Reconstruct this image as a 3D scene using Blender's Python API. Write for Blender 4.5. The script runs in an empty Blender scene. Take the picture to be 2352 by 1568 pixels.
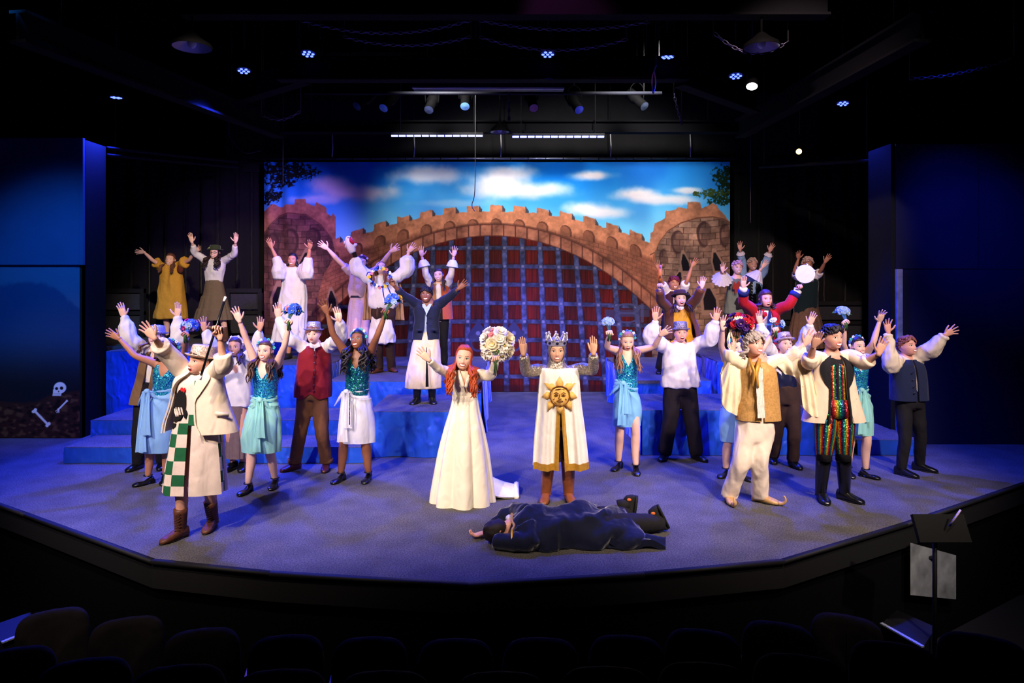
import bpy, math, random
import numpy as np
from mathutils import Vector, Matrix, Euler

C = bpy.context.scene.collection
SC = bpy.context.scene
# ------------------------------------------------------------------ camera
F, U0, V0, CZ = 1568.0, 1176.0, 645.0, 2.35      # focal length in pixels, principal column, horizon row, eye height
cam_data = bpy.data.cameras.new('camera'); cam_data.sensor_width = 36; cam_data.lens = 24
cam_data.shift_y = -(784 - V0) / 2352
cam_data.clip_end = 100
cam = bpy.data.objects.new('camera', cam_data); C.objects.link(cam)
cam.location = (0, 0, CZ); cam.rotation_euler = (math.pi / 2, 0, 0)
SC.camera = cam
# ------------------------------------------------------------------ world, exposure
w = bpy.data.worlds.new('world'); SC.world = w; w.use_nodes = True
w.node_tree.nodes['Background'].inputs[0].default_value = (0.05, 0.08, 0.3, 1)
w.node_tree.nodes['Background'].inputs[1].default_value = 0.004
SC.view_settings.view_transform = 'Standard'; SC.view_settings.look = 'None'
SC.view_settings.exposure = 0.0; SC.view_settings.gamma = 1; SC.view_settings.use_curve_mapping = False

# ------------------------------------------------------------------ stage lighting
def spot(name, loc, aim, power, color, size=50, blend=0.6, radius=0.12):
    d = bpy.data.lights.new(name, 'SPOT'); d.energy = power; d.color = color
    d.spot_size = math.radians(size); d.spot_blend = blend; d.shadow_soft_size = radius
    o = bpy.data.objects.new(name, d); C.objects.link(o); o.location = loc
    o.rotation_euler = (Vector(aim) - Vector(loc)).to_track_quat('-Z', 'Y').to_euler()
    return o
BLUE = (0.022, 0.045, 1.0); WARM = (1.0, 0.80, 0.66); PINK = (1.0, 0.20, 0.85); VIOLET = (0.42, 0.22, 1.0)
# front of house key lights (warm white) hung over the audience
for lx, ax, p in ((-5.6, -2.6, 3200), (-3.2, -0.2, 2400), (3.4, 0.8, 1900), (5.8, 2.8, 3000)):
    spot('key_spot', (lx, 0.6, 6.4), (ax, 8.6, 1.0), p, WARM, 41, 0.7, 0.10)
spot('key_spot', (-3.2, 2.4, 6.2), (-3.0, 7.0, 0.4), 1300, WARM, 48, 0.8, 0.10)
spot('key_spot', (3.6, 2.4, 6.2), (2.8, 7.4, 0.4), 1300, WARM, 48, 0.8, 0.10)
# warm specials on the upper platforms
spot('platform_spot', (-1.5, 3.4, 6.0), (-5.0, 12.4, 2.2), 3700, WARM, 24, 0.6, 0.08)
spot('platform_spot', (0.5, 3.0, 6.2), (-2.2, 11.4, 1.8), 1150, (1, .75, .75), 30, 0.6, 0.08)
spot('platform_spot', (2.2, 3.6, 6.3), (4.4, 12.0, 2.4), 2600, (1, .72, .66), 30, 0.7, 0.08)
spot('boneyard_fill', (-2.0, 3.0, 6.0), (-6.9, 10.2, 0.7), 900, WARM, 16, 0.9, 0.1)  # added spot, fixture unseen, to brighten the painted foot of the left flat
# blue wash from the LED heads over the stage
for x, y, z, ax, ay, p in ((-2.7, 9.0, 5.2, -2.7, 8.0, 640), (0.5, 9.0, 5.2, 0.2, 8.4, 560), (2.1, 9.0, 5.2, 2.4, 8.2, 540),
                           (-3.8, 9.6, 5.2, -4.6, 8.2, 1500), (3.2, 9.4, 5.2, 3.9, 8.6, 950), (-6.3, 10.9, 5.15, -5.6, 8.2, 1000),
                           (5.4, 10.9, 5.15, 5.2, 8.8, 400), (0.2, 11.5, 5.3, 0.3, 12.4, 1700), (-2.6, 11.2, 5.3, -2.8, 10.6, 500), (2.8, 11.2, 5.3, 2.6, 10.4, 420)):
    spot('blue_wash', (x, y, z - 0.12), (ax, ay, 0), p * 2.4, BLUE, 86, 0.7, 0.12)
# front blue fill that colours the platform skirts and the wings
spot('blue_front', (-4.0, 2.0, 6.0), (-3.5, 9.8, 0.3), 600, (0.03, 0.13, 1.0), 50, 0.8, 0.2)
spot('blue_front', (4.0, 2.0, 6.0), (3.5, 9.8, 0.3), 450, (0.03, 0.11, 1.0), 50, 0.8, 0.2)
spot('blue_side', (-4.6, 6.2, 5.4), (-6.9, 10.2, 2.2), 2000, (0.02, 0.26, .9), 38, 1.0, 0.15)
spot('blue_side', (4.2, 6.6, 5.4), (6.6, 9.8, 3.1), 800, (0.02, 0.06, 1.0), 30, 1.0, 0.15)
# backdrop wash from the batten strips, violet from the left
spot('drop_wash', (-1.4, 10.4, 5.9), (-0.4, 14.4, 3.4), 1000, (1, 0.93, 0.88), 74, 0.9, 0.3)
spot('drop_wash', (2.2, 10.4, 5.9), (1.8, 14.4, 3.4), 1250, (1, 0.93, 0.88), 84, 0.9, 0.3)
spot('drop_violet', (-1.0, 8.6, 4.7), (-5.0, 14.3, 3.0), 2400, VIOLET, 33, 0.8, 0.2)
spot('pink_side', (-6.0, 8.6, 5.3), (-2.6, 11.6, 2.3), 240, PINK, 34, 0.7, 0.1)
spot('pink_side', (-0.4, 6.0, 6.4), (3.2, 11.6, 2.2), 300, PINK, 28, 0.7, 0.1)
# ------------------------------------------------------------------ helpers
def P(u, v, Y): return np.array([(u - U0) / F * Y, Y, CZ - (v - V0) / F * Y])
def floorY(v, z=0.0): return (CZ - z) * F / (v - V0)
def fl(u, v, z=0.0): return P(u, v, floorY(v, z))
def A(*a): return np.array(a, float)
def nrm(v):
    v = np.asarray(v, float); return v / (np.linalg.norm(v) + 1e-12)
def lin(c):
    c = np.asarray(c, float) / 255.0
    return tuple(np.where(c <= 0.04045, c / 12.92, ((c + 0.055) / 1.055) ** 2.4)) + (1.0,)
def sm(x, a, b):
    t = np.clip((np.asarray(x, float) - a) / (b - a), 0, 1); return t * t * (3 - 2 * t)

def _h(i, j, k):
    n = (i * 374761393 + j * 668265263 + k * 2147483647 + 1013904223).astype(np.int64) & 0xffffffff
    n = ((n ^ (n >> 13)) * 1274126177) & 0xffffffff
    return ((n ^ (n >> 16)) & 0xffff) / 32767.5 - 1.0
def vnoise(p):
    p = np.asarray(p, float); i = np.floor(p).astype(np.int64); f = p - i; f = f * f * (3 - 2 * f)
    r = 0
    for a in (0, 1):
        for b in (0, 1):
            for c in (0, 1):
                wgt = (f[..., 0] if a else 1 - f[..., 0]) * (f[..., 1] if b else 1 - f[..., 1]) * (f[..., 2] if c else 1 - f[..., 2])
                r = r + wgt * _h(i[..., 0] + a, i[..., 1] + b, i[..., 2] + c)
    return r
def fbm(p, o=3):
    r = 0; s = 1.0; p = np.asarray(p, float)
    for _ in range(o): r = r + s * vnoise(p); p = p * 2.03 + 7.1; s *= 0.5
    return r

def catmull(pts, n):
    pts = np.asarray(pts, float); m = len(pts)
    if m == 2:
        t = np.linspace(0, 1, n)[:, None]; return pts[0] * (1 - t) + pts[1] * t
    q = np.vstack([2 * pts[0] - pts[1], pts, 2 * pts[-1] - pts[-2]])
    out = []
    for x in np.linspace(0, m - 1, n):
        k = min(int(x), m - 2); t = x - k
        a, b, c, d = q[k], q[k + 1], q[k + 2], q[k + 3]
        out.append(0.5 * (2 * b + (c - a) * t + (2 * a - 5 * b + 4 * c - d) * t * t + (3 * b - a - 3 * c + d) * t ** 3))
    return np.array(out)

class MB:
    """collects shapes and builds ONE mesh"""
    def __init__(s): s.v = []; s.q = []; s.t = []; s.n = 0; s.uq = []; s.ut = []
    def add(s, v, quads=None, tris=None, m=0, uq=None, ut=None):
        v = np.asarray(v, float).reshape(-1, 3)
        if quads is not None and len(quads):
            quads = np.asarray(quads, int).reshape(-1, 4)
            s.q.append((quads + s.n, m)); s.uq.append(uq if uq is not None else np.zeros((len(quads), 4, 2)))
        if tris is not None and len(tris):
            tris = np.asarray(tris, int).reshape(-1, 3)
            s.t.append((tris + s.n, m)); s.ut.append(ut if ut is not None else np.zeros((len(tris), 3, 2)))
        s.v.append(v); s.n += len(v)
        return s
    def grid(s, pts, wrap=True, cap0=False, cap1=False, m=0, flip=False):
        pts = np.asarray(pts, float); a, b = pts.shape[:2]
        i = np.arange(a - 1)[:, None]; jn = b if wrap else b - 1; j = np.arange(jn)[None, :]; j2 = (j + 1) % b
        quads = np.stack(np.broadcast_arrays(i * b + j, i * b + j2, (i + 1) * b + j2, (i + 1) * b + j), -1).reshape(-1, 4)
        u0 = j / jn + 0 * i; u1 = (j + 1) / jn + 0 * i; v0 = i / (a - 1) + 0 * j; v1 = (i + 1) / (a - 1) + 0 * j
        uv = np.stack([np.stack([u0, v0], -1), np.stack([u1, v0], -1), np.stack([u1, v1], -1), np.stack([u0, v1], -1)], 2).reshape(-1, 4, 2)
        V = pts.reshape(-1, 3); tris = []
        extra = []
        for on, row in ((cap0, 0), (cap1, a - 1)):
            if on:
                k = a * b + len(extra); extra.append(pts[row].mean(0))
                for jj in range(jn):
                    t = (row * b + jj, k, row * b + (jj + 1) % b)
                    tris.append(t if row == 0 else t[::-1])
        if extra: V = np.vstack([V, extra])
        if flip:
            quads = quads[:, ::-1]; uv = uv[:, ::-1]; tris = [t[::-1] for t in tris]
        return s.add(V, quads, tris, m, uv)
    def tube(s, path, rad, n=10, sub=0, m=0, cap=True, flat=1.0, ref=None):
        path = np.asarray(path, float); rad = np.broadcast_to(np.asarray(rad, float), (len(path),))
        if sub:
            pr = catmull(np.c_[path, rad], sub); path, rad = pr[:, :3], np.maximum(pr[:, 3], 1e-4)
        T = np.gradient(path, axis=0); T /= np.linalg.norm(T, axis=1)[:, None] + 1e-12
        ref = nrm(ref) if ref is not None else (A(0, 1, 0) if abs(T[0][1]) < 0.9 else A(1, 0, 0))
        rings = []; N = ref
        ang = np.linspace(0, 2 * np.pi, n, endpoint=False)
        for p, t, r in zip(path, T, rad):
            N = nrm(N - t * np.dot(N, t)); B = np.cross(t, N)
            rings.append(p + np.outer(np.cos(ang) * r * flat, N) + np.outer(np.sin(ang) * r, B))
        return s.grid(rings, True, cap, cap, m)
    def ball(s, c, r, n=10, m=0, R=None):
        r = np.broadcast_to(np.asarray(r, float), (3,)); th = np.linspace(0.0, np.pi, n // 2 + 2)[1:-1]; ph = np.linspace(0, 2 * np.pi, n, endpoint=False)
        g = np.stack([np.sin(th)[:, None] * np.cos(ph), np.sin(th)[:, None] * np.sin(ph), np.cos(th)[:, None] + 0 * ph], -1)
        top = np.array([[[0, 0, 1.0]]]); 
        V = np.vstack([g.reshape(-1, 3), [[0, 0, 1], [0, 0, -1]]]) * r
        if R is not None: V = V @ np.asarray(R).T
        a, b = len(th), n; tris = []
        i = np.arange(a - 1)[:, None]; j = np.arange(b)[None]; j2 = (j + 1) % b
        quads = np.stack(np.broadcast_arrays(i * b + j, (i + 1) * b + j, (i + 1) * b + j2, i * b + j2), -1).reshape(-1, 4)
        for k in range(b):
            tris.append((a * b, k, (k + 1) % b)); tris.append((a * b + 1, (a - 1) * b + (k + 1) % b, (a - 1) * b + k))
        return s.add(V + np.asarray(c), quads, tris, m)
    def box(s, c, d, m=0, R=None):
        d = np.asarray(d, float) / 2
        V = np.array([[x, y, z] for x in (-1, 1) for y in (-1, 1) for z in (-1, 1)], float) * d
        if R is not None: V = V @ np.asarray(R).T
        return s.add(V + np.asarray(c), [(0, 1, 3, 2), (4, 6, 7, 5), (0, 4, 5, 1), (2, 3, 7, 6), (0, 2, 6, 4), (1, 5, 7, 3)], None, m)
    def bar(s, a, b, w, h, m=0):
        a, b = np.asarray(a, float), np.asarray(b, float); t = nrm(b - a)
        x = nrm(np.cross(t, A(0, 0, 1))) if abs(t[2]) < 0.95 else A(1, 0, 0); z = np.cross(x, t)
        return s.box((a + b) / 2, (w, np.linalg.norm(b - a), h), m, np.stack([x, t, z], 1))
    def lathe(s, prof, n=24, m=0, M=None, c=(0, 0, 0), sx=1.0, sy=1.0, cap0=False, cap1=False):
        ang = np.linspace(0, 2 * np.pi, n, endpoint=False)
        g = np.array([[(r * math.cos(a) * sx, r * math.sin(a) * sy, z) for a in ang] for r, z in prof])
        if M is not None: g = g @ np.asarray(M).T
        return s.grid(g + np.asarray(c), True, cap0, cap1, m)
    def poly(s, outline, thick, to3d, m=0):
        """extruded outline (list of x,z) ; to3d(x,z,depth)->point"""
        n = len(outline); c = np.mean(outline, 0)
        V = [to3d(x, z, thick) for x, z in outline] + [to3d(x, z, 0) for x, z in outline] + [to3d(c[0], c[1], thick)]
        q = [(i, (i + 1) % n, n + (i + 1) % n, n + i) for i in range(n)]
        t = [(i, 2 * n, (i + 1) % n) for i in range(n)]
        return s.add(V, q, t, m)
    def arrays(s):
        return np.vstack(s.v), (np.vstack([q for q, _ in s.q]) if s.q else np.zeros((0, 4), int)), (np.vstack([t for t, _ in s.t]) if s.t else np.zeros((0, 3), int))
    def mesh(s, name, mats=(), smooth=True, org=(0, 0, 0)):
        V, Q, T = s.arrays(); V = V - np.asarray(org)
        me = bpy.data.meshes.new(name)
        me.vertices.add(len(V)); me.vertices.foreach_set('co', V.ravel())
        nl = Q.size + T.size; me.loops.add(nl)
        me.loops.foreach_set('vertex_index', np.concatenate([Q.ravel(), T.ravel()]).astype(np.int32))
        me.polygons.add(len(Q) + len(T))
        me.polygons.foreach_set('loop_start', np.concatenate([np.arange(len(Q)) * 4, Q.size + np.arange(len(T)) * 3]).astype(np.int32))
        mi = np.concatenate([np.full(len(q), m) for q, m in s.q] + [np.full(len(t), m) for t, m in s.t] + [np.zeros(0, int)])
        me.polygons.foreach_set('material_index', mi.astype(np.int32))
        me.polygons.foreach_set('use_smooth', np.full(len(Q) + len(T), smooth))
        uv = np.concatenate([x.reshape(-1, 2) for x in s.uq] + [x.reshape(-1, 2) for x in s.ut] + [np.zeros((0, 2))])
        lay = me.uv_layers.new(name='UVMap'); lay.data.foreach_set('uv', uv.ravel())
        me.update(calc_edges=True); me.validate()
        for mt in mats: me.materials.append(mt)
        return me
    def build(s, name, mats, parent=None, smooth=True, org=None, loc=None):
        if not isinstance(mats, (list, tuple)): mats = [mats]
        if org is None: org = np.array(parent['_o']) if parent is not None and '_o' in parent else A(0, 0, 0)
        o = bpy.data.objects.new(name, s.mesh(name, mats, smooth, org)); C.objects.link(o)
        if parent is not None: o.parent = parent; o['_o'] = list(org)
        else: o['_o'] = list(org); o.location = org
        return o

def remesh(mb, vox, it=6, fac=0.5, fold=0.0, freq=9.0, aniso=(1, 1, 0.45), seed=0.0):
    """union of the closed shapes in mb as one continuous surface; returns an MB"""
    me = mb.mesh('tmp'); ob = bpy.data.objects.new('tmp', me); C.objects.link(ob)
    r = ob.modifiers.new('r', 'REMESH'); r.mode = 'VOXEL'; r.voxel_size = vox; r.adaptivity = 0
    if it: s = ob.modifiers.new('s', 'SMOOTH'); s.factor = fac; s.iterations = it
    dg = bpy.context.evaluated_depsgraph_get(); dg.update()
    m2 = bpy.data.meshes.new_from_object(ob.evaluated_get(dg))
    n = len(m2.vertices); V = np.zeros(n * 3); m2.vertices.foreach_get('co', V); V = V.reshape(-1, 3)
    npoly = len(m2.polygons); L = np.zeros(len(m2.loops), np.int32); m2.loops.foreach_get('vertex_index', L)
    tot = np.zeros(npoly, np.int32); m2.polygons.foreach_get('loop_total', tot); st = np.zeros(npoly, np.int32); m2.polygons.foreach_get('loop_start', st)
    qi = st[tot == 4]; ti = st[tot == 3]
    Q = np.stack([L[qi + k] for k in range(4)], 1) if len(qi) else np.zeros((0, 4), int)
    T = np.stack([L[ti + k] for k in range(3)], 1) if len(ti) else np.zeros((0, 3), int)
    if fold:
        N = np.zeros(n * 3); m2.vertex_normals.foreach_get('vector', N); N = N.reshape(-1, 3)
        p = V * np.asarray(aniso) * freq + seed
        p = p + 0.5 * np.stack([vnoise(p * 0.6 + 3), vnoise(p * 0.6 + 11), vnoise(p * 0.6 + 23)], -1)
        d = (1 - 2 * np.abs(vnoise(p))) * 0.7 + 0.5 * vnoise(p * 2.1 + 5)
        V = V + N * (d * fold)[:, None]
    bpy.data.objects.remove(ob); bpy.data.meshes.remove(me); bpy.data.meshes.remove(m2)
    return MB().add(V, Q, T)

def thing(name, label, cat, loc, group=None):
    o = bpy.data.objects.new(name, None); C.objects.link(o); o.location = loc; o['_o'] = [float(x) for x in loc]
    o.empty_display_size = 0.1
    return tag(o, label, cat, group)
def tag(o, label, cat=None, group=None, kind=None):
    o['label'] = label
    if cat: o['category'] = cat
    if group: o['group'] = group
    if kind: o['kind'] = kind
    return o
def struct(o): o['kind'] = 'structure'; return o

# ------------------------------------------------------------------ materials
MATS = {}
def _new(name):
    m = bpy.data.materials.new(name); m.use_nodes = True; nt = m.node_tree
    return m, nt, nt.nodes['Principled BSDF'], nt.nodes.new('ShaderNodeTexCoord')
def mat(name, rgb, rough=0.8, metal=0.0, var=0.12, scale=25.0, bump=0.15, bscale=120.0, sheen=0.0, spec=0.3, alpha=1.0, weave=False, coat=0.0, stretch=(1, 1, 1), sss=0.0, wrk=None):
    if name in MATS: return MATS[name]
    m, nt, b, tc = _new(name); L = nt.links.new
    mp = nt.nodes.new('ShaderNodeMapping'); mp.inputs['Scale'].default_value = stretch; L(tc.outputs['Object'], mp.inputs[0])
    nz = nt.nodes.new('ShaderNodeTexNoise'); nz.inputs['Scale'].default_value = scale; nz.inputs['Detail'].default_value = 4; L(mp.outputs[0], nz.inputs[0])
    mx = nt.nodes.new('ShaderNodeMix'); mx.data_type = 'RGBA'
    c = np.array(lin(rgb))
    mx.inputs[6].default_value = tuple(np.clip(c[:3] * (1 - var * 1.6), 0, 1)) + (1,); mx.inputs[7].default_value = tuple(np.clip(c[:3] * (1 + var), 0, 1)) + (1,)
    L(nz.outputs['Fac'], mx.inputs[0]); L(mx.outputs[2], b.inputs['Base Color'])
    b.inputs['Roughness'].default_value = rough; b.inputs['Metallic'].default_value = metal
    b.inputs['Specular IOR Level'].default_value = spec
    if sheen: b.inputs['Sheen Weight'].default_value = sheen; b.inputs['Sheen Roughness'].default_value = 0.35
    if alpha < 1: b.inputs['Alpha'].default_value = alpha
    if coat: b.inputs['Coat Weight'].default_value = coat; b.inputs['Coat Roughness'].default_value = 0.15
    if sss: b.inputs['Subsurface Weight'].default_value = sss; b.inputs['Subsurface Radius'].default_value = (0.02, 0.008, 0.004); b.inputs['Subsurface Scale'].default_value = 0.5
    if bump:
        bp = nt.nodes.new('ShaderNodeBump'); bp.inputs['Strength'].default_value = min(1, bump * 1.6); bp.inputs['Distance'].default_value = 0.0022
        if weave:
            wv = nt.nodes.new('ShaderNodeTexWave'); wv.inputs['Scale'].default_value = bscale; wv.inputs['Distortion'].default_value = 1.5; L(mp.outputs[0], wv.inputs[0]); L(wv.outputs['Fac'], bp.inputs['Height'])
        else:
            n2 = nt.nodes.new('ShaderNodeTexNoise'); n2.inputs['Scale'].default_value = bscale; n2.inputs['Detail'].default_value = 3; L(mp.outputs[0], n2.inputs[0]); L(n2.outputs['Fac'], bp.inputs['Height'])
        if wrk is None: wrk = 0.42 if any(q in name for q in ('cotton', 'cloth', 'linen', 'satin', 'wool', 'velvet', 'chiffon', 'corduroy', 'suede', 'silk', 'lace', 'tweed', 'twill', 'shirt', 'brocade', 'sleeve', 'breeches', 'velour')) else 0
        if wrk:                                             # soft creases running mostly downwards
            mw = nt.nodes.new('ShaderNodeMapping'); mw.inputs['Scale'].default_value = (1, 1, .55); mw.inputs['Rotation'].default_value = (0, .3, 0); L(tc.outputs['Object'], mw.inputs[0])
            n3 = nt.nodes.new('ShaderNodeTexNoise'); n3.inputs['Scale'].default_value = 9; n3.inputs['Detail'].default_value = 1.2; n3.inputs['Distortion'].default_value = .5; L(mw.outputs[0], n3.inputs[0])
            b2 = nt.nodes.new('ShaderNodeBump'); b2.inputs['Strength'].default_value = wrk; b2.inputs['Distance'].default_value = .045; L(n3.outputs['Fac'], b2.inputs['Height']); L(b2.outputs[0], bp.inputs['Normal'])
        L(bp.outputs[0], b.inputs['Normal'])
    MATS[name] = m; return m
def sequin(name, cols, scale=110.0, rough=0.22, jitter=1.1, metal=0.95, alpha=1.0):
    if name in MATS: return MATS[name]
    m, nt, b, tc = _new(name); L = nt.links.new
    vo = nt.nodes.new('ShaderNodeTexVoronoi'); vo.inputs['Scale'].default_value = scale; L(tc.outputs['Object'], vo.inputs['Vector'])
    sp = nt.nodes.new('ShaderNodeSeparateColor'); L(vo.outputs['Color'], sp.inputs[0])
    rp = nt.nodes.new('ShaderNodeValToRGB'); rp.color_ramp.interpolation = 'LINEAR'
    while len(rp.color_ramp.elements) < len(cols): rp.color_ramp.elements.new(0.5)
    for i, c in enumerate(cols): rp.color_ramp.elements[i].position = i / max(1, len(cols) - 1); rp.color_ramp.elements[i].color = lin(c)
    L(sp.outputs[0], rp.inputs[0]); L(rp.outputs[0], b.inputs['Base Color'])
    b.inputs['Roughness'].default_value = rough; b.inputs['Metallic'].default_value = metal
    if alpha < 1: b.inputs['Alpha'].default_value = alpha
    su = nt.nodes.new('ShaderNodeVectorMath'); su.operation = 'SUBTRACT'; L(vo.outputs['Color'], su.inputs[0]); su.inputs[1].default_value = (0.5, 0.5, 0.5)
    sc = nt.nodes.new('ShaderNodeVectorMath'); sc.operation = 'SCALE'; L(su.outputs[0], sc.inputs[0]); sc.inputs['Scale'].default_value = jitter
    ge = nt.nodes.new('ShaderNodeNewGeometry'); ad = nt.nodes.new('ShaderNodeVectorMath'); ad.operation = 'ADD'; L(ge.outputs['Normal'], ad.inputs[0]); L(sc.outputs[0], ad.inputs[1])
    no = nt.nodes.new('ShaderNodeVectorMath'); no.operation = 'NORMALIZE'; L(ad.outputs[0], no.inputs[0]); L(no.outputs[0], b.inputs['Normal'])
    MATS[name] = m; return m
def stripes(name, cols, repeat=1.0, axis=0, rough=0.35, metal=0.6, jitter=0.7):
    """vertical colour stripes around a garment (u of its UV map), glittery"""
    if name in MATS: return MATS[name]
    m, nt, b, tc = _new(name); L = nt.links.new
    sx = nt.nodes.new('ShaderNodeSeparateXYZ'); L(tc.outputs['UV' if axis < 2 else 'Object'], sx.inputs[0])
    mu = nt.nodes.new('ShaderNodeMath'); mu.operation = 'MULTIPLY'; mu.inputs[1].default_value = repeat; L(sx.outputs[axis % 2 if axis < 2 else 0], mu.inputs[0])
    fr = nt.nodes.new('ShaderNodeMath'); fr.operation = 'FRACT'; L(mu.outputs[0], fr.inputs[0])
    rp = nt.nodes.new('ShaderNodeValToRGB')
    while len(rp.color_ramp.elements) < len(cols): rp.color_ramp.elements.new(0.5)
    for i, c in enumerate(cols): rp.color_ramp.elements[i].position = i / (len(cols) - 1); rp.color_ramp.elements[i].color = lin(c)
    L(fr.outputs[0], rp.inputs[0]); L(rp.outputs[0], b.inputs['Base Color']); b.inputs['Roughness'].default_value = rough; b.inputs['Metallic'].default_value = metal
    vo = nt.nodes.new('ShaderNodeTexVoronoi'); vo.inputs['Scale'].default_value = 110; L(tc.outputs['Object'], vo.inputs['Vector'])
    su = nt.nodes.new('ShaderNodeVectorMath'); su.operation = 'SUBTRACT'; L(vo.outputs['Color'], su.inputs[0]); su.inputs[1].default_value = (0.5, 0.5, 0.5)
    sc = nt.nodes.new('ShaderNodeVectorMath'); sc.operation = 'SCALE'; L(su.outputs[0], sc.inputs[0]); sc.inputs['Scale'].default_value = jitter
    ge = nt.nodes.new('ShaderNodeNewGeometry'); ad = nt.nodes.new('ShaderNodeVectorMath'); ad.operation = 'ADD'; L(ge.outputs['Normal'], ad.inputs[0]); L(sc.outputs[0], ad.inputs[1])
    no = nt.nodes.new('ShaderNodeVectorMath'); no.operation = 'NORMALIZE'; L(ad.outputs[0], no.inputs[0]); L(no.outputs[0], b.inputs['Normal'])
    MATS[name] = m; return m
def painted(name, attr='print', rough=0.85, bump=0.2):
    """cloth or board printed / painted with the colours stored in a mesh attribute"""
    m, nt, b, tc = _new(name); L = nt.links.new
    at = nt.nodes.new('ShaderNodeAttribute'); at.attribute_name = attr; L(at.outputs['Color'], b.inputs['Base Color'])
    b.inputs['Roughness'].default_value = rough; b.inputs['Specular IOR Level'].default_value = 0.15
    nz = nt.nodes.new('ShaderNodeTexNoise'); nz.inputs['Scale'].default_value = 60; L(tc.outputs['Object'], nz.inputs[0])
    bp = nt.nodes.new('ShaderNodeBump'); bp.inputs['Strength'].default_value = bump; bp.inputs['Distance'].default_value = 0.01; L(nz.outputs['Fac'], bp.inputs['Height']); L(bp.outputs[0], b.inputs['Normal'])
    return m
def emit(name, rgb, strength):
    if name in MATS: return MATS[name]
    m, nt, b, tc = _new(name); b.inputs['Base Color'].default_value = lin(rgb); b.inputs['Emission Color'].default_value = lin(rgb); b.inputs['Emission Strength'].default_value = strength
    MATS[name] = m; return m
BLACK = mat('black_paint', (13, 13, 15), 0.7, bump=0.1)
DARKMETAL = mat('dark_metal', (20, 20, 24), 0.45, 0.6, bump=0.05)
# ------------------------------------------------------------------ the room
CARPET = mat('stage_carpet', (88, 85, 81), 0.9, var=0.35, scale=3.0, bump=0.5, bscale=220, spec=0.2)
nt = CARPET.node_tree                                   # a few pale flecks trodden into the carpet
vo = nt.nodes.new('ShaderNodeTexVoronoi'); vo.inputs['Scale'].default_value = 9; tc = nt.nodes['Texture Coordinate']; nt.links.new(tc.outputs['Object'], vo.inputs['Vector'])
lt = nt.nodes.new('ShaderNodeMath'); lt.operation = 'LESS_THAN'; lt.inputs[1].default_value = 0.022; nt.links.new(vo.outputs['Distance'], lt.inputs[0])
mxf = nt.nodes.new('ShaderNodeMix'); mxf.data_type = 'RGBA'; bs = nt.nodes['Principled BSDF']; src = bs.inputs['Base Color'].links[0].from_socket
nt.links.new(src, mxf.inputs[6]); mxf.inputs[7].default_value = (.55, .55, .55, 1); nt.links.new(lt.outputs[0], mxf.inputs[0])
gn = nt.nodes.new('ShaderNodeTexNoise'); gn.inputs['Scale'].default_value = 75; gn.inputs['Detail'].default_value = 2; nt.links.new(tc.outputs['Object'], gn.inputs['Vector'])      # salt and pepper pile
mr = nt.nodes.new('ShaderNodeMapRange'); mr.inputs['From Min'].default_value = .3; mr.inputs['From Max'].default_value = .7; mr.inputs['To Min'].default_value = .45; mr.inputs['To Max'].default_value = 1.5; nt.links.new(gn.outputs['Fac'], mr.inputs['Value'])
gm = nt.nodes.new('ShaderNodeMix'); gm.data_type = 'RGBA'; gm.blend_type = 'MULTIPLY'; gm.inputs[0].default_value = 1; nt.links.new(mxf.outputs[2], gm.inputs[6]); nt.links.new(mr.outputs[0], gm.inputs[7]); nt.links.new(gm.outputs[2], bs.inputs['Base Color'])
BLACKST = mat('black_stand', (5, 5, 6), .6, bump=0, spec=.1)
BLACKWALL = mat('black_wall', (4, 4, 5), 0.95, bump=0.1, spec=.05)
SATIN = mat('blue_satin', (30, 84, 206), 0.36, var=0.3, scale=2.2, wrk=.8, bump=0.12, bscale=60, sheen=0.4, spec=0.5, stretch=(1, 1, .5))
FLATPAINT = mat('blue_flat_paint', (44, 66, 110), 0.85, var=.1, scale=3)

edge = [fl(-420, 1062), fl(-60, 1140), fl(60, 1183), fl(350, 1290), fl(620, 1318), fl(1075, 1345), fl(1480, 1320), fl(1800, 1290), fl(2080, 1205), fl(2352, 1112), fl(2700, 1050)]
out = [tuple(p[:2]) for p in edge] + [(11.5, 15.6), (-11.5, 15.6)]
mb = MB(); n = len(out)
V = [(x, y, 0) for x, y in out] + [(x, y, -.22) for x, y in out]
mesh = bpy.data.meshes.new('floor'); mesh.from_pydata(V, [], [list(range(n))] + [[i, n + i, n + (i + 1) % n, (i + 1) % n] for i in range(n)]); mesh.materials.append(CARPET); mesh.materials.append(BLACK)
for i, p in enumerate(mesh.polygons): p.material_index = 0 if i == 0 else 1
o = bpy.data.objects.new('floor', mesh); C.objects.link(o); struct(o); o['label'] = 'grey carpeted thrust stage floor lit blue'
for i in range(len(edge) - 1):                               # black rubber lip and black fascia along the stage edge
    a, b = edge[i], edge[i + 1]; mb = MB(); mb.bar(a + A(0, 0, .004), b + A(0, 0, .004), .05, .03); struct(mb.build('trim_%d' % (i + 1), BLACK))
    mb = MB(); d = A(b[1] - a[1], -(b[0] - a[0]), 0); d = nrm(d) * -.04
    mb.grid([[a + A(0, .06, -.02), b + A(0, .06, -.02)], [a + A(0, .06, -1.3), b + A(0, .06, -1.3)]], False); struct(mb.build('wall_front_%d' % (i + 1), BLACKWALL, smooth=False))
mb = MB(); mb.box((0, 3.5, -1.36), (24, 11, .1)); struct(mb.build('floor', mat('house_carpet', (20, 20, 30), .95, bump=.3), smooth=False))
mb = MB(); mb.box((0, 15.7, 3.2), (24, .15, 9)); struct(mb.build('wall_back', BLACKWALL, smooth=False))
for sg, nm in ((-1, 'left'), (1, 'right')):
    mb = MB(); mb.box((sg * 11.6, 7, 3), (.2, 18, 9)); struct(mb.build('wall_' + nm, BLACKWALL, smooth=False))
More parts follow.
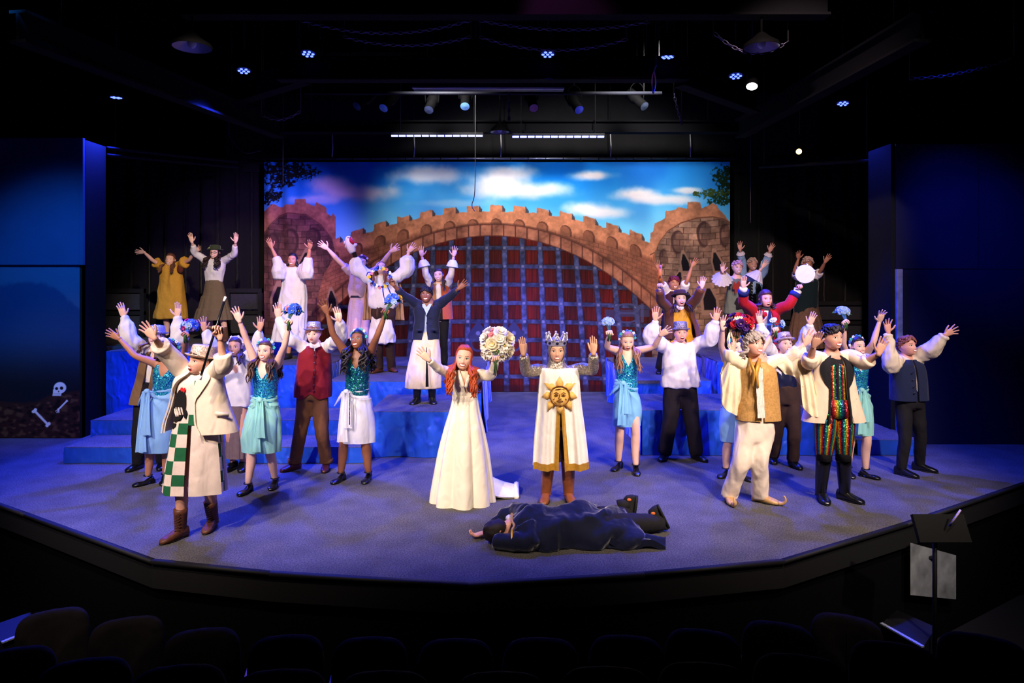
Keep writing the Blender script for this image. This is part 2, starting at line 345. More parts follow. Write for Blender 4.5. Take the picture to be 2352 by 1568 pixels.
mb = MB(); mb.box((0, 7, 7.6), (24, 18, .2)); struct(mb.build('ceiling', BLACKWALL, smooth=False))

# ------------------------------------------------------------------ the printed castle backdrop (a flat print: colours live in the cloth)
def paint_castle(nx, ny):
    x = np.linspace(605, 1676, nx)[None, :] + np.zeros((ny, 1)); y = np.linspace(375, 902, ny)[:, None] + np.zeros((1, nx))
    z0 = np.zeros_like(x); N = lambda f, s=0.0, o=3: fbm(np.stack([x * f, y * f, z0 + s], -1), o)
    Cc = lambda *c: np.array(c, float)
    xw = x + 2.0 * N(.08, 1); yw = y + 2.0 * N(.08, 2)
    # sky
    t = sm(y, 380, 560)[..., None]; img = Cc(20, 132, 224) * (1 - t) + Cc(124, 214, 248) * t
    img = img + (N(.010, 4) * 20)[..., None] * Cc(1, .9, .5)
    dk = sm(N(.006, 9), .0, .8)[..., None]; img = img * (1 - .35 * dk) + Cc(18, 74, 188) * .35 * dk
    def blend(m, c): 
        nonlocal img
        m = np.clip(m, 0, 1)[..., None]; img = img * (1 - m) + (c if isinstance(c, np.ndarray) and c.ndim == 3 else Cc(*c)) * m
    for cx, cy, rx, ry, dens in ((822, 445, 105, 24, 1), (760, 425, 55, 22, .9), (725, 462, 60, 12, .6), (985, 405, 92, 24, .85), (1165, 402, 75, 22, .9), (1190, 440, 120, 24, 1), (1150, 420, 70, 22, .9), (1358, 406, 52, 13, 1), (1345, 482, 52, 20, .95), (1385, 492, 60, 16, .9), (1462, 450, 60, 18, 1), (1530, 462, 80, 14, .9), (1580, 441, 34, 9, .9), (1040, 470, 90, 10, .3)):
        d = np.sqrt(((x - cx) / rx / 1.12) ** 2 + ((y - cy) / ry / 1.05) ** 2) + .20 * N(.030, cx * .01, 4)
        sh = np.clip((y - cy) / ry * .5 + .2, 0, 1)[..., None]
        col = Cc(250, 246, 244) * (1 - .30 * sh) + Cc(176, 170, 214) * .30 * sh
        blend(sm(1.2 - d, 0, .95) * dens, col)
    brick_n = N(.05, 12)
    def stone(base, k=1.0):
        c = np.ones(x.shape + (3,)) * Cc(*base); return np.clip(c * (1 + (.16 * brick_n + .08 * N(.2, 3))[..., None] * k), 0, 255)
    def lines(m, c, wgt=1.0): blend(m * wgt, c)
    # wall parapet
    ytop = 485 + ((x - 1135) / 317.0) ** 2 * 57
    ph = ((x - 1139.5) / 53.4); fr = ph - np.floor(ph)
    mer = (np.abs(fr - 0.5) > .24) & True
    side = (fr > .14) & (fr < .26)
    yc = ytop + 3 - 13.0 * sm(np.abs(fr - .5), .23, .25)
    wall = sm(yw - yc, -1.2, 1.2)
    blend(wall, stone((186, 118, 84)))
    tri = sm(yw - ytop + 12, -1, 1) * sm(ytop + 4 - y, -1, 1) * np.where((fr > .26) & (fr < .40), 1, 0) * sm((fr - .26) * 53 * .9 - (ytop + 3 - y) * -.0 - (12 - (y - ytop + 10)) * .0, -1, 1) * (y - (ytop - 12) > (fr - .26) * 75)
    blend(tri * .85, (70, 44, 40))
    # darker band with courses under the corbel arches
    yb = ytop + 38
    fade = sm(y - yb, -5, 5)
    blend(fade, stone((136, 82, 60)))
    cour = np.abs(((y - ytop) / 9.0) % 1 - .5) * 2; row = np.floor((y - ytop) / 9.0)
    vert = np.abs(((x / 22.0 + .5 * (row % 2)) % 1) - .5) * 2
    blend(np.maximum(sm(cour, .80, .95), sm(vert, .90, .97)) * fade * .55, (78, 44, 32))
    ax = (fr - .0); k = np.where(fr > .5, fr - 1, fr) * 53.4
    arch = (np.abs(k) < 13.5) & (y > ytop + 33 - np.sqrt(np.maximum(0, 13.5 ** 2 - k ** 2))) & (y < ytop + 44)
    a2 = (np.hypot(k + 2.5, (y - ytop - 34) * (y < ytop + 34)) < 11.5) & (y < ytop + 44)
    blend(np.where(arch, .8, 0), (82, 46, 34)); blend(np.where(arch & a2, .75, 0), stone((150, 92, 66)))
    # voussoir ring
    dx = x - 1130; yin = 545 + .00119 * dx ** 2 + 6e-10 * dx ** 4
    sl = np.sqrt(1 + (2 * .00119 * dx) ** 2); dist = (yin - y) / sl               # distance outside the opening
    ring = sm(dist, -1, 1) * sm(28 - dist, -1, 1)
    s_ = dx * (1 + .00000055 * dx ** 2 * 2.0) ; s_ = np.arcsinh(2 * .00119 * dx) / (2 * .00119) * .5 + dx * sl * .5
    q = (s_ / 27.0) % 1
    blend(ring, stone((128, 76, 58), 1.5)); blend(sm(24 - dist, -2, 2) * sm(dist - 2, -1, 1) * np.clip(.22 + .2 * brick_n, 0, 1), (196, 130, 98))
    blend(ring * np.maximum(sm(np.abs(q - .5), .42, .47), np.maximum(sm(2.5 - dist, 0, 2), sm(dist - 25, 0, 2))) * .85, (66, 34, 28))
    blend(sm(dist - 28, -1, 1) * sm(31 - dist, -1, 1) * .5, (70, 40, 30))
    # gate planks, straps, studs
    gate = sm(-dist, -1.5, 1.5)
    pl = ((x + .04 * (x - 1118) * (y - 545) / 345) / 13.0); plank = np.floor(pl)
    tone = np.sin(plank * 12.9898) * .5 + .5
    gcol = np.ones(x.shape + (3,)) * Cc(74, 15, 12) * (0.72 + .4 * tone + .28 * vnoise(np.stack([x * .8, y * .03, z0], -1)))[..., None]
    blend(gate, np.clip(gcol, 0, 255)); blend(gate * sm(np.abs(pl - plank - .5), .42, .49) * .7, (34, 6, 8))
    g = (x - 1118) / (40.3 * (1 + .13 * (y - 545) / 345)); gd = np.abs(g - np.round(g)) * 40
    h = (y - 572 - .00008 * dx ** 2) / 42.2; hd_ = np.abs(h - np.round(h)) * 42.2
    irn = np.ones(x.shape + (3,)) * Cc(52, 54, 84) * (1 + .35 * N(.12, 21))[..., None]
    shadow = gate * np.maximum(sm(9.5 - np.minimum(gd, 99), 0, 3.5), sm(9 - hd_, 0, 3.5)); blend(shadow * .30, (16, 8, 14))
    vb = sm(5.9 - gd, -.6, .6); hb = sm(4.6 - hd_, -.6, .6)
    blend(gate * hb, irn * .88); blend(gate * vb, irn)
    ed = np.maximum(sm(gd, 4.4, 5.6) * vb, 0); blend(gate * ed * .6, (20, 20, 36))
    st = np.hypot(gd, hd_); blend(gate * sm(4.2 - st, -.6, .6), (60, 60, 88)); blend(gate * sm(2.0 - np.hypot(gd - 1, hd_ - 1), -.6, .6), (96, 96, 124))
    for cx in (1098, 1180):                                   # pull rings
        rr = np.hypot(x - cx, y - 792); blend(sm(2.6 - np.abs(rr - 16), -.7, .7) * .9, (44, 46, 78))
        dd = np.maximum(np.abs(x - cx) / 24 + np.maximum(0, 770 - y) / 34, np.abs(y - 762) / 20); blend(sm(1 - dd, 0, .12) * (y < 783), (42, 42, 70)); blend(sm(5 - np.hypot(x - cx, y - 768), -1, 1), (84, 86, 120))
    for cx, fl_ in ((1440, -1),):                             # strap hinge
        m = (np.abs(y - 722) < 8) & (x > 1390) & (x < 1492); blend(np.where(m, .8, 0), (48, 48, 76))
        for k_ in (-1, 1):
            rr = np.hypot((x - 1440) / 26, (y - 722 - k_ * 10) / 11); blend(sm(.18 - np.abs(rr - 1), 0, .06), (58, 58, 88))
        blend(np.where((np.abs(x - 1475) < 4) & (np.abs(y - 722) < 22), .8, 0), (62, 62, 92))
    # towers
    def tower(pts, low, body, base, arches, wins, ctr, k):
        px, py = np.array(pts).T; top = np.interp(x, px, py); inside = (x >= px[0]) & (x <= px[-1])
        bx, by = np.array(body).T; bl = np.interp(y, by, bx) if True else 0
        bodym = ((x > bl) if k > 0 else (x < bl)) & (y > 480)
        lx0, ly0 = np.array(low).T; bodym = bodym & (y > np.interp(x, lx0, ly0) - 2)
        bcol = stone(base, 1.2)
        rr = np.hypot((x - ctr[0]) / 1.9, y - ctr[1]); cr = np.abs((rr / 14.0) % 1 - .5) * 2; row_ = np.floor(rr / 14.0)
        ve = np.abs((((x - ctr[0]) / 31.0 + .5 * (row_ % 2) + .13 * row_) % 1) - .5) * 2
        tone_ = np.sin(row_ * 7.3 + np.floor((x - ctr[0]) / 31.0 + .5 * (row_ % 2) + .13 * row_) * 3.1) * .12
        shade_e = np.clip(np.abs(x - ctr[0]) / 140.0, 0, 1)
        bcol = bcol * (1 + tone_)[..., None] * (1 - .35 * shade_e)[..., None]
        m = np.maximum(sm(cr, .84, .95), sm(ve, .91, .97))[..., None] * .62; bcol = bcol * (1 - m) + Cc(46, 30, 28) * m
        blend(np.where(bodym, 1, 0), bcol)
        lx, ly = np.array(low).T; lowy = np.interp(x, lx, ly)
        ov = sm(yw - top, -1, 1) * sm(lowy - y, -1, 1) * inside
        blend(ov, stone((178, 116, 84)))
        blend(ov * sm(np.abs(lowy - y - 2), 3, 0) * .7, (70, 42, 36))
        for cx, cy, rx, ry in arches:
            d = np.hypot((x - cx) / rx, np.where(y < cy, (y - cy) / ry, (y - cy) / (ry * 1.6))); blend(sm(1 - d, 0, .1) * .85, (60, 38, 36))
            d2 = np.hypot((x - cx - k * rx * .3) / rx, (y - cy - 6) / (ry * 1.1)); blend(sm(1 - d2, 0, .15) * sm(1 - d, 0, .1) * .55, bcol)
        for cx, cy, rx, ry, sl_ in wins:
            xx = x - cx - sl_ * (y - cy); d = np.maximum(np.abs(xx) / rx + np.maximum(0, cy - y) / ry * .75, np.abs(y - cy) / ry)
            blend(sm(1.45 - d, 0, .1), (150, 112, 92)); blend(sm(1.0 - d, 0, .1), (22, 18, 24))
    tower([(1493, 560), (1494, 538), (1500, 534), (1504, 517), (1527, 505), (1529, 488), (1552, 485), (1556, 478), (1577, 482), (1579, 467), (1608, 467), (1611, 480), (1626, 477), (1629, 468), (1646, 474), (1652, 486), (1660, 494), (1677, 513)],
          [(1493, 590), (1504, 585), (1515, 560), (1535, 535), (1564, 517), (1600, 506), (1636, 503), (1660, 508), (1677, 517)],
          [(1504, 560), (1504, 590), (1512, 640), (1509, 700), (1500, 780), (1492, 900)], (150, 112, 92),
          [(1556, 553, 16, 22), (1616, 535, 17, 24), (1664, 538, 13, 22), (1523, 592, 10, 18)],
          [(1573, 606, 9, 20, .18), (1646, 604, 10, 22, .25), (1557, 643, 9, 16, -.3), (1629, 690, 15, 26, .1), (1583, 690, 8, 18, .3)], (1590, 400), 1)
    tower([(605, 488), (627, 472), (648, 478), (654, 470), (675, 474), (677, 460), (701, 460), (703, 470), (722, 478), (726, 468), (749, 481), (750, 492), (760, 500), (764, 492), (776, 511), (777, 522), (788, 530), (786, 556), (770, 590)],
          [(605, 540), (640, 500), (662, 494), (703, 498), (738, 522), (762, 553), (769, 584), (772, 600)],
          [(769, 520), (769, 590), (742, 635), (728, 690), (722, 760), (735, 900)], (118, 76, 66),
          [(719, 546, 18, 22), (750, 590, 10, 18), (668, 552, 18, 26), (628, 560, 13, 24)],
          [(698, 608, 12, 26, -.2), (640, 690, 14, 30, 0), (762, 690, 9, 20, .1)], (690, 380), -1)
    # ruined dark arch base left of the gate and foot strip
    blend(sm(y, 884, 890) * .55, (40, 10, 14))
    blend(np.where((x < 900) & (y > 700) & (dist > 28), .25, 0), (40, 22, 30))
    # pine branches in the upper corners
    for cx, cy, rx, ry, c in ((650, 392, 62, 20, (14, 22, 18)), (690, 400, 40, 14, (20, 30, 20)), (640, 418, 34, 14, (12, 20, 16)), (622, 450, 24, 16, (12, 20, 16)), (612, 462, 16, 12, (12, 20, 16)),
                              (1660, 408, 22, 22, (20, 44, 22)), (1668, 440, 24, 24, (18, 40, 22)), (1640, 448, 44, 9, (58, 76, 24)), (1655, 462, 32, 12, (26, 52, 24)), (1672, 395, 12, 14, (16, 36, 20))):
        d = np.sqrt(((x - cx) / rx) ** 2 + ((y - cy) / ry) ** 2) + .5 * N(.16, cx * .1, 3); blend(sm(1.05 - d, 0, .25) * sm(N(.33, cy * .07, 2), -.75, -.15), c)
    return np.clip(img, 0, 255)
nx, ny = 910, 448; img = paint_castle(nx, ny) / 255.0
colr = np.where(img <= .04045, img / 12.92, ((img + .055) / 1.055) ** 2.4)
YB = 14.45
xs = np.linspace(605, 1676, nx); ys = np.linspace(375, 902, ny); X = (xs - U0) / F * YB; Z = CZ - (ys - V0) / F * YB; Z = Z - Z[-1] + 0.01
gx, gz = np.meshgrid(X, Z)
fold = .05 * np.sin((gx + 5.3) * 16 + 1.5 * gz * .3) * sm(-gx, 4.2, 5.2) * (.4 + .6 * sm(gz, 0, 4)) + .012 * fbm(np.stack([gx * 1.2, gx * 0, gz * .5], -1), 3) + .02 * np.sin(gx * 1.1)
pts = np.stack([gx, YB + fold, gz], -1)[::-1]
mb = MB().grid(pts, False); drop = mb.build('backdrop', painted('castle_print'), None, True, A(0, YB, 0))
tag(drop, 'printed cloth backdrop of a castle gate with two stone towers under a cloudy sky', 'backdrop')
at = drop.data.color_attributes.new('print', 'FLOAT_COLOR', 'POINT'); c4 = np.ones((ny, nx, 4)); c4[..., :3] = colr[::-1]; at.data.foreach_set('color', c4.ravel())
bt = MB().tube([(-5.45, YB - .03, Z[0] + .07), (4.8, YB - .03, Z[0] + .07)], .028, 8); pipe = bt.build('batten', mat('steel_pipe', (150, 150, 156), .3, .9, bump=.02)); tag(pipe, 'grey steel pipe batten along the top of the castle backdrop', 'pipe')
tm = MB()
for k in range(28):
    x = -5.2 + k * .37; MB().tube([(x, YB - .06, Z[0] - .01), (x - .01, YB - .07, Z[0] + .07), (x + .01, YB - .03, Z[0] + .105), (x + .02, YB + .01, Z[0] + .07)], .008, 5).build('tie', BLACK, pipe)
for u in (763, 951, 1150, 1402, 1585):
    x = (u - U0) / F * YB; MB().tube([(x, YB - .02, Z[0] + .08), (x + .015, YB, Z[0] + .3), (x, YB, Z[0] + .62)], .014, 6).build('hanger', mat('white_rope', (190, 190, 195), .6), pipe); MB().tube([(x, YB, Z[0] + .6), (x, YB, 7.52)], .01, 5).build('hanger_rod', BLACK, pipe)
# black border cloth above the drop
mb = MB(); xg = np.linspace(-6.2, 6.6, 90)
mb.grid([[(x, 14.75 + .03 * math.sin(x * 9), z) for x in xg] for z in (4.7, 5.2, 5.6, 6.4)], False)
tag(mb.build('border_curtain', mat('black_serge', (26, 26, 27), .95, sheen=.2)), 'black border curtain hanging above the castle backdrop', 'curtain')
# black leg curtains either side
def leg_curtain(x0, x1, y0, y1, z0, z1, label):
    n = int(abs(x1 - x0) * 40 + abs(y1 - y0) * 20); t = np.linspace(0, 1, n)
    rows = []
    for z, a in ((z0, .10), (z0 + 1.2, .085), (z1 - .4, .06), (z1, .05)):
        rows.append(np.stack([x0 + (x1 - x0) * t, y0 + (y1 - y0) * t + a * np.sin(t * n * .42 + .6 * np.sin(t * 23)), z + 0 * t], -1))
    tag(MB().grid(rows, False).build('leg_curtain', mat('black_velour', (9, 9, 10), .95, sheen=.15)), label, 'curtain')
leg_curtain(-8.5, -5.15, 14.2, 14.9, 0.02, 5.0, 'black velour leg curtain to the left of the castle backdrop')
leg_curtain(4.62, 7.9, 14.9, 14.2, 0.02, 5.0, 'black velour leg curtain to the right of the castle backdrop')

# ------------------------------------------------------------------ wing flats
# left flat: blue above, painted boneyard below
XL, YL = -6.44, 10.2
def paint_flat(nx, ny):
    u = np.linspace(-60, 174, nx)[None, :] + np.zeros((ny, 1)); v = np.linspace(608, 1006, ny)[:, None] + np.zeros((1, nx)); z0 = np.zeros_like(u)
    N = lambda f, s=0.0, o=3: fbm(np.stack([u * f, v * f, z0 + s], -1), o)
    base = np.ones(u.shape + (3,)) * np.array((34, 58, 98.0)); img = base
    def bl(m, c):
        nonlocal img
        m = np.clip(m, 0, 1)[..., None]; img = img * (1 - m) + np.array(c, float) * m
    bl(sm(648 + .0016 * (u - 60) ** 2 * np.where(u > 90, 3.2, 1) - v + 5 * N(.05), -7, 7) * .8, (74, 88, 120))  # paler curved top: the blue-lit portion put into the paint
    hill = 925 - 28 * sm(u, 60, 150) + 5 * N(.03, 5)
    bl(sm(v, 760, 900) * .9, (16, 16, 22))  # fade to near black painted in where the blue light dies away
    bl(sm(v - hill, -3, 3), (50, 26, 24))
    str_ = vnoise(np.stack([u * .10 + v * .06, v * .16 - u * .05, z0], -1)); bl(sm(v - hill, 4, 9) * sm(str_, .25, .7) * .6, (112, 80, 52)); bl(sm(v - hill, 0, 5) * sm(-str_, .35, .7) * .8, (16, 9, 10))
    W = (238, 232, 232); K = (18, 12, 14)
    d = np.hypot((u - 130.5) / 14, (v - 891) / 13); bl(sm(1.05 - d, 0, .12), W)                       # skull
    jw = np.maximum(np.abs(u - 124 - (v - 905) * -.1) / 9.5, np.abs(v - 902) / 8); bl(sm(1.05 - jw, 0, .12), W)
    for cx, cy, rx, ry in ((123, 893, 4.2, 4.0), (134, 892, 4.4, 4.6), (127.5, 899.5, 1.8, 2.4)): bl(sm(1 - np.hypot((u - cx) / rx, (v - cy) / ry), 0, .3), K)
    bl(sm(.8 - np.abs(v - 905.5), 0, .6) * (np.abs(u - 124) < 7), K)
    for k in range(5): bl(sm(.5 - np.abs(u - 119 - 2.4 * k), 0, .4) * (np.abs(v - 905.5) < 3), K)
    def bone(a, b, r, e):
        a = np.array(a, float); b = np.array(b, float); ab = b - a; t = np.clip(((u - a[0]) * ab[0] + (v - a[1]) * ab[1]) / (ab @ ab), 0, 1); dd = np.hypot(u - a[0] - t * ab[0], v - a[1] - t * ab[1]); bl(sm(r - dd, -.5, .6), W)
        n_ = np.array([-ab[1], ab[0]]) / np.linalg.norm(ab)
        for p in (a, b):
            for s_ in (-1, 1): bl(sm(e - np.hypot(u - p[0] - n_[0] * s_ * e * .75, v - p[1] - n_[1] * s_ * e * .75), -.5, .6), W)
    bone((74, 944), (104, 976), 2.6, 3.8); bone((127, 941), (146, 921), 1.8, 1.6)
    for k in range(4): bone((128, 939), (121 + 2.5 * k, 948 - (k == 0) * 3), .7, .6)
    for k in range(3): bone((129 + k * 1.5, 938), (143 + k, 923), .6, .5)
    return np.clip(img, 0, 255)
def wing(name, label, Xe, Y, xo, depth, ztop, zseam, sgn):
    w_ = thing(name, label, 'flat', (Xe, Y, 0)); return w_
wl = thing('scenery_flat', 'tall blue wing flat with a painted skull and bones at its foot', 'flat', (XL, YL, 0))
top = CZ - (318 - V0) / F * YL; seam = CZ - (608 - V0) / F * YL
nx2, ny2 = 190, 320; im = paint_flat(nx2, ny2) / 255.0; cl = np.where(im <= .04045, im / 12.92, ((im + .055) / 1.055) ** 2.4)
gx, gz = np.meshgrid(np.linspace((-60 - U0) / F * YL, XL - .02, nx2), np.linspace(seam, .01, ny2)); pan = MB().grid(np.stack([gx, 0 * gx + YL, gz], -1)[::-1], False).build('painted_panel', painted('boneyard_paint'), wl)
at = pan.data.color_attributes.new('print', 'FLOAT_COLOR', 'POINT'); c4 = np.ones((ny2, nx2, 4)); c4[..., :3] = cl[::-1]; at.data.foreach_set('color', c4.ravel())
MB().box((XL - 1.0, YL - .025, (top + seam) / 2), (2.12, .05, top - seam)).build('upper_panel', FLATPAINT, wl, False)
MB().box((XL - 1.0, YL + .06, (top) / 2), (2.0, .09, top)).build('flat_frame', BLACK, wl, False)
MB().box((XL - .03, YL + .32, top / 2), (.06, .6, top)).build('return_panel', mat('dark_blue_return', (10, 11, 17), .9, spec=.1), wl, False)
MB().box((XL - .02, YL - .04, (top + seam) / 2), (.05, .03, top - seam)).build('corner_strip', FLATPAINT, wl, False)
# right flats
XR, YR = 5.52, 9.85; topr = CZ - (330 - V0) / F * YR; seamr = CZ - (618 - V0) / F * YR; x2 = (2245 - U0) / F * YR
wr = thing('scenery_flat', 'tall dark blue wing flats along the right edge of the stage', 'flat', (XR, YR, 0))
NAVY = mat('navy_flat_paint', (22, 26, 60), .85, var=.1, scale=3)
MB().box(((XR + x2) / 2, YR, (topr + seamr) / 2), (x2 - XR - .012, .05, topr - seamr - .012)).build('upper_panel', NAVY, wr, False)
MB().box(((XR + .1 + 8) / 2, YR, seamr / 2), (8 - XR - .1, .05, seamr - .01)).build('lower_panel', NAVY, wr, False)
MB().box(((x2 + 8) / 2 + .01, YR, (topr + seamr) / 2), (8 - x2, .05, topr - seamr)).build('upper_panel', NAVY, wr, False)
MB().box((XR + .05, YR - .02, seamr / 2 + .0), (.085, .05, seamr)).build('edge_strip', mat('worn_white_edge', (150, 158, 178), .8, var=.5, scale=8), wr, False)
MB().box((XR + 1.2, YR + .08, topr / 2), (2.4, .08, topr)).build('flat_frame', BLACK, wr, False)
MB().box((XR - .03, YR + .30, topr / 2), (.06, .62, topr)).build('return_panel', mat('grey_return', (26, 28, 30), .9, var=.2, spec=.1), wr, False)

# ------------------------------------------------------------------ platforms (carpet top, blue satin skirts)
def skirt_cloth(a, b, z1, z0, amp=.018, seed=0, sag=0.0):
    a, b = A(*a), A(*b); ln = np.hypot(*(b - a)[:2]); n = max(6, int(ln * 26)); t = np.linspace(0, 1, n); nrm_ = nrm(A(b[1] - a[1], -(b[0] - a[0]), 0))
    rows = []
    for q in np.linspace(0, 1, 10):
        wv = 1.5 * amp * (.25 + q) * (np.sin(t * ln * 5.5 + seed + 2 * np.sin(t * ln * 1.7 + seed)) + .5 * vnoise(np.stack([t * ln * 3, 0 * t + q * 2, 0 * t + seed], -1)))
        z = z1 + (z0 - z1) * q
        rows.append(np.stack([a[0] + (b - a)[0] * t, a[1] + (b - a)[1] * t, z + 0 * t], -1) + np.outer(wv + .01, nrm_))
    return MB().grid(np.array(rows), False, flip=True)
def platform(label, x0, x1, y0, y1, z1, z0=0.0, sides='flr', amp=.018, poly=None):
    """top deck and satin skirts; poly overrides the plan (counter-clockwise seen from above, front edge first)"""
    pl = poly or [(x0, y0), (x1, y0), (x1, y1), (x0, y1)]; t = thing('platform', label, 'platform', (sum(p[0] for p in pl) / len(pl), sum(p[1] for p in pl) / len(pl), z0))
    n = len(pl); V = [(x, y, z1) for x, y in pl] + [(x, y, z1 - .05) for x, y in pl]; me = bpy.data.meshes.new('deck')
    o_ = A(*t['_o']); me.from_pydata([tuple(A(*v) - o_) for v in V], [], [list(range(n))] + [[i, n + i, n + (i + 1) % n, (i + 1) % n] for i in range(n)] + [list(range(2 * n - 1, n - 1, -1))]); me.materials.append(CARPET)
    d = bpy.data.objects.new('deck', me); C.objects.link(d); d.parent = t; d['_o'] = list(o_)
    fr = MB(); c = A(sum(p[0] for p in pl) / n, sum(p[1] for p in pl) / n)
    V = [tuple(c + (A(*p) - c) * .94) for p in pl]
    fr.grid([[(x, y, z0 + .001) for x, y in V], [(x, y, z1 - .05) for x, y in V]], True); fr.build('frame', BLACK, t, False)
    for i in range(n):
        a, b = pl[i], pl[(i + 1) % n]
        if not poly and 'frbl'[i] not in sides: continue
        if poly and sides and i not in sides: continue
        skirt_cloth(a, b, z1 - .004, z0 + .006, amp, seed=i * 3.1 + x0 if x0 else i).build('skirt', SATIN, t)
    return t
LX = lambda u, Y: (u - U0) / F * Y
S1, S2, S3 = 8.80, 9.52, 10.45
platform('lowest blue skirted step at the left of the stage', LX(148, S1), LX(842, S1), S1, S2 - .03, .21, 0, 'flr', .008)
platform('second blue skirted step up the left stairs', LX(210, S2), -1.96, S2, S3, .41, 0, 'flr', .008)
platform('tall blue skirted platform at the back left under the two waving girls', LX(224, S3 + .1), LX(655, 10.98), 0, 0, 1.25, 0, (0, 1), .03,
         poly=[(-6.36, S3 + .25), (-4.32, S3 + .25), (-4.32, 14.0), (-8.2, 14.0), (-8.2, 11.7), (-6.36, 11.3)])
platform('blue skirted platform beneath the girl in the white robe', -4.24, -2.96, 10.98, 14.0, 1.0, 0, 'fr', .03)
platform('low front blue skirted platform left of centre under the person in the navy blazer', -1.90, LX(1064, 9.1), 9.10, 10.47, .61, 0, 'flr', .02)
platform('middle blue skirted platform behind the person in the navy blazer', -2.84, LX(1106, 10.6), 10.56, 14.0, .80, 0, 'fr', .035)
platform('front blue skirted platform right of centre behind the man in the white shirt', LX(1475, 9.2), LX(1960, 9.2), 9.20, 10.53, .61, 0, 'flr', .012)
platform('lowest blue skirted step at the right end of the stage', LX(1960, 9.2) + .05, LX(2112, 9.2), 9.20, 10.3, .21, 0, 'fr', .012)
platform('middle blue skirted platform behind the person in the brown jacket', LX(1458, 10.65), LX(1632, 10.65), 10.64, 13.9, .80, 0, 'fl', .035)
platform('tall blue skirted platform at the back right under the three in curly wigs', LX(1640, 10.7) + .03, LX(2016, 10.7), 10.64, 13.9, 1.1, 0, 'flr', .03)
# black kneewalls with grey panels behind the platforms
def kneewall(x0, x1, y, z0, z1, label):
    t = thing('kneewall', label, 'railing', ((x0 + x1) / 2, y, z0)); g = mat('grey_panel', (46, 46, 50), .9, var=.3)
    MB().box(((x0 + x1) / 2, y, z1 - .04), (x1 - x0, .10, .08)).build('rail', BLACK, t, False)
    MB().box(((x0 + x1) / 2, y, (z0 + z1) / 2), (x1 - x0, .08, .07)).build('rail', BLACK, t, False)
    for x in (x0 + .04, x1 - .04): MB().box((x, y, (z0 + z1) / 2), (.08, .09, z1 - z0)).build('post', BLACK, t, False)
    for q in (0, 1): MB().box(((x0 + x1) / 2, y + .02, z0 + (z1 - z0) * (.27 + .5 * q)), (x1 - x0 - .16, .02, (z1 - z0) * .4)).build('panel', g, t, False)
kneewall(LX(232, 13.3), LX(333, 13.3), 13.3, 1.25, 2.2, 'grey panelled black railing at the back of the left platform')
kneewall(LX(520, 13.5), LX(545, 13.5) + .5, 13.5, 1.25, 2.2, 'black railing beside the girl in the white robe')
kneewall(LX(1690, 13.5), LX(1990, 13.5), 13.5, 1.1, 1.95, 'black railing along the back of the right platform')

# ------------------------------------------------------------------ grid over the stage
BEAM = mat('painted_beam', (9, 9, 13), .85, bump=.1, spec=.08)
SOOT = mat('soot_black', (4, 4, 5), .8, bump=0, spec=.05)
def hang(t, *pts):
    for p_ in pts:
        mb = MB(); mb.tube([A(*p_), A(p_[0], p_[1], 7.52)], .010, 5); mb.build('hanger_rod', BLACK, t)
def beam(label, a, b, w=.18, h=.28):
    t = thing('beam', label, 'beam', tuple((A(*a) + A(*b)) / 2)); a, b = A(*a), A(*b)
    for z, hh in ((h / 2, .03), (-h / 2, .03)): MB().bar(a + A(0, 0, z), b + A(0, 0, z), w, hh).build('flange', BEAM, t, False)
    MB().bar(a, b, .03, h).build('web', BEAM, t, False); hang(t, a + (b - a) * .1 + A(0, 0, h / 2), a + (b - a) * .9 + A(0, 0, h / 2))
    struct(t)
def ceil_pt(u, v, Y): return P(u, v, Y)
beam('long black steel beam across the stage under the central blue lamps', ceil_pt(640, 160, 9.2), ceil_pt(1580, 160, 9.2))
beam('black steel beam running from the left wall to the centre', ceil_pt(40, 60, 6.5), ceil_pt(640, 296, 11.6))
beam('black steel beam running from the right wall to the centre', ceil_pt(2120, 60, 6.9), ceil_pt(1700, 296, 11.6))
beam('angled black catwalk beam left of the central bay', ceil_pt(515, 225, 10.6), ceil_pt(700, 165, 9.3))
beam('angled black catwalk beam right of the central bay', ceil_pt(1560, 172, 9.3), ceil_pt(1735, 238, 10.6))
beam('black beam across the top of the picture', ceil_pt(420, 8, 7.6), ceil_pt(1900, 8, 7.6))
beam('black beam just above the blue light bars', ceil_pt(600, 292, 13.2), ceil_pt(1740, 292, 13.2), .2, .2)
WOODB = mat('bare_timber', (52, 38, 22), .8, var=.3, stretch=(.2, 3, 3))
for u0_, u1_ in ((752, 800), (806, 1000), (1180, 1230)):
    a, b = ceil_pt(u0_, 132, 9.9), ceil_pt(u1_, 132, 9.9); struct(MB().bar(a, b, .06, .13).build('trim_board', WOODB, None, False, (a + b) / 2))
def led_par(u, v, Y, label, rows=((-1, 3), (0, 1), (1, 3)), tilt=38, yaw=0):
    c = ceil_pt(u, v, Y); t = thing('par_light', label, 'stage light', tuple(c), 'blue LED stage lights'); R = np.array(Matrix.Rotation(math.radians(yaw), 3, 'Z') @ Matrix.Rotation(math.radians(-tilt), 3, 'X'))
    mb = MB(); mb.lathe([(.02, .14), (.08, .13), (.10, .03), (.108, .0), (.096, .005), (.0, .006)], 20, 0, R, c); mb.build('housing', BLACK, t)
    y = MB(); y.tube([c + R @ A(-.15, 0, .06), c + A(-.16, 0, .18), c + A(0, 0, .30), c + A(.16, 0, .18), c + R @ A(.15, 0, .06)], .012, 6, 16); y.build('yoke', SOOT, t); hang(t, c + A(0, 0, .29))
    em = emit('led_lens', (66, 84, 255), 7)
    for x, yy in [(0, 0)] + [(.062 * math.cos(k * math.pi / 3),   .062 * math.sin(k * math.pi / 3)) for k in range(6)]:
        MB().ball(c + R @ A(x, yy, -.004), (.021, .021, .010), 8, 0, R).build('lens', em, t)
    return t
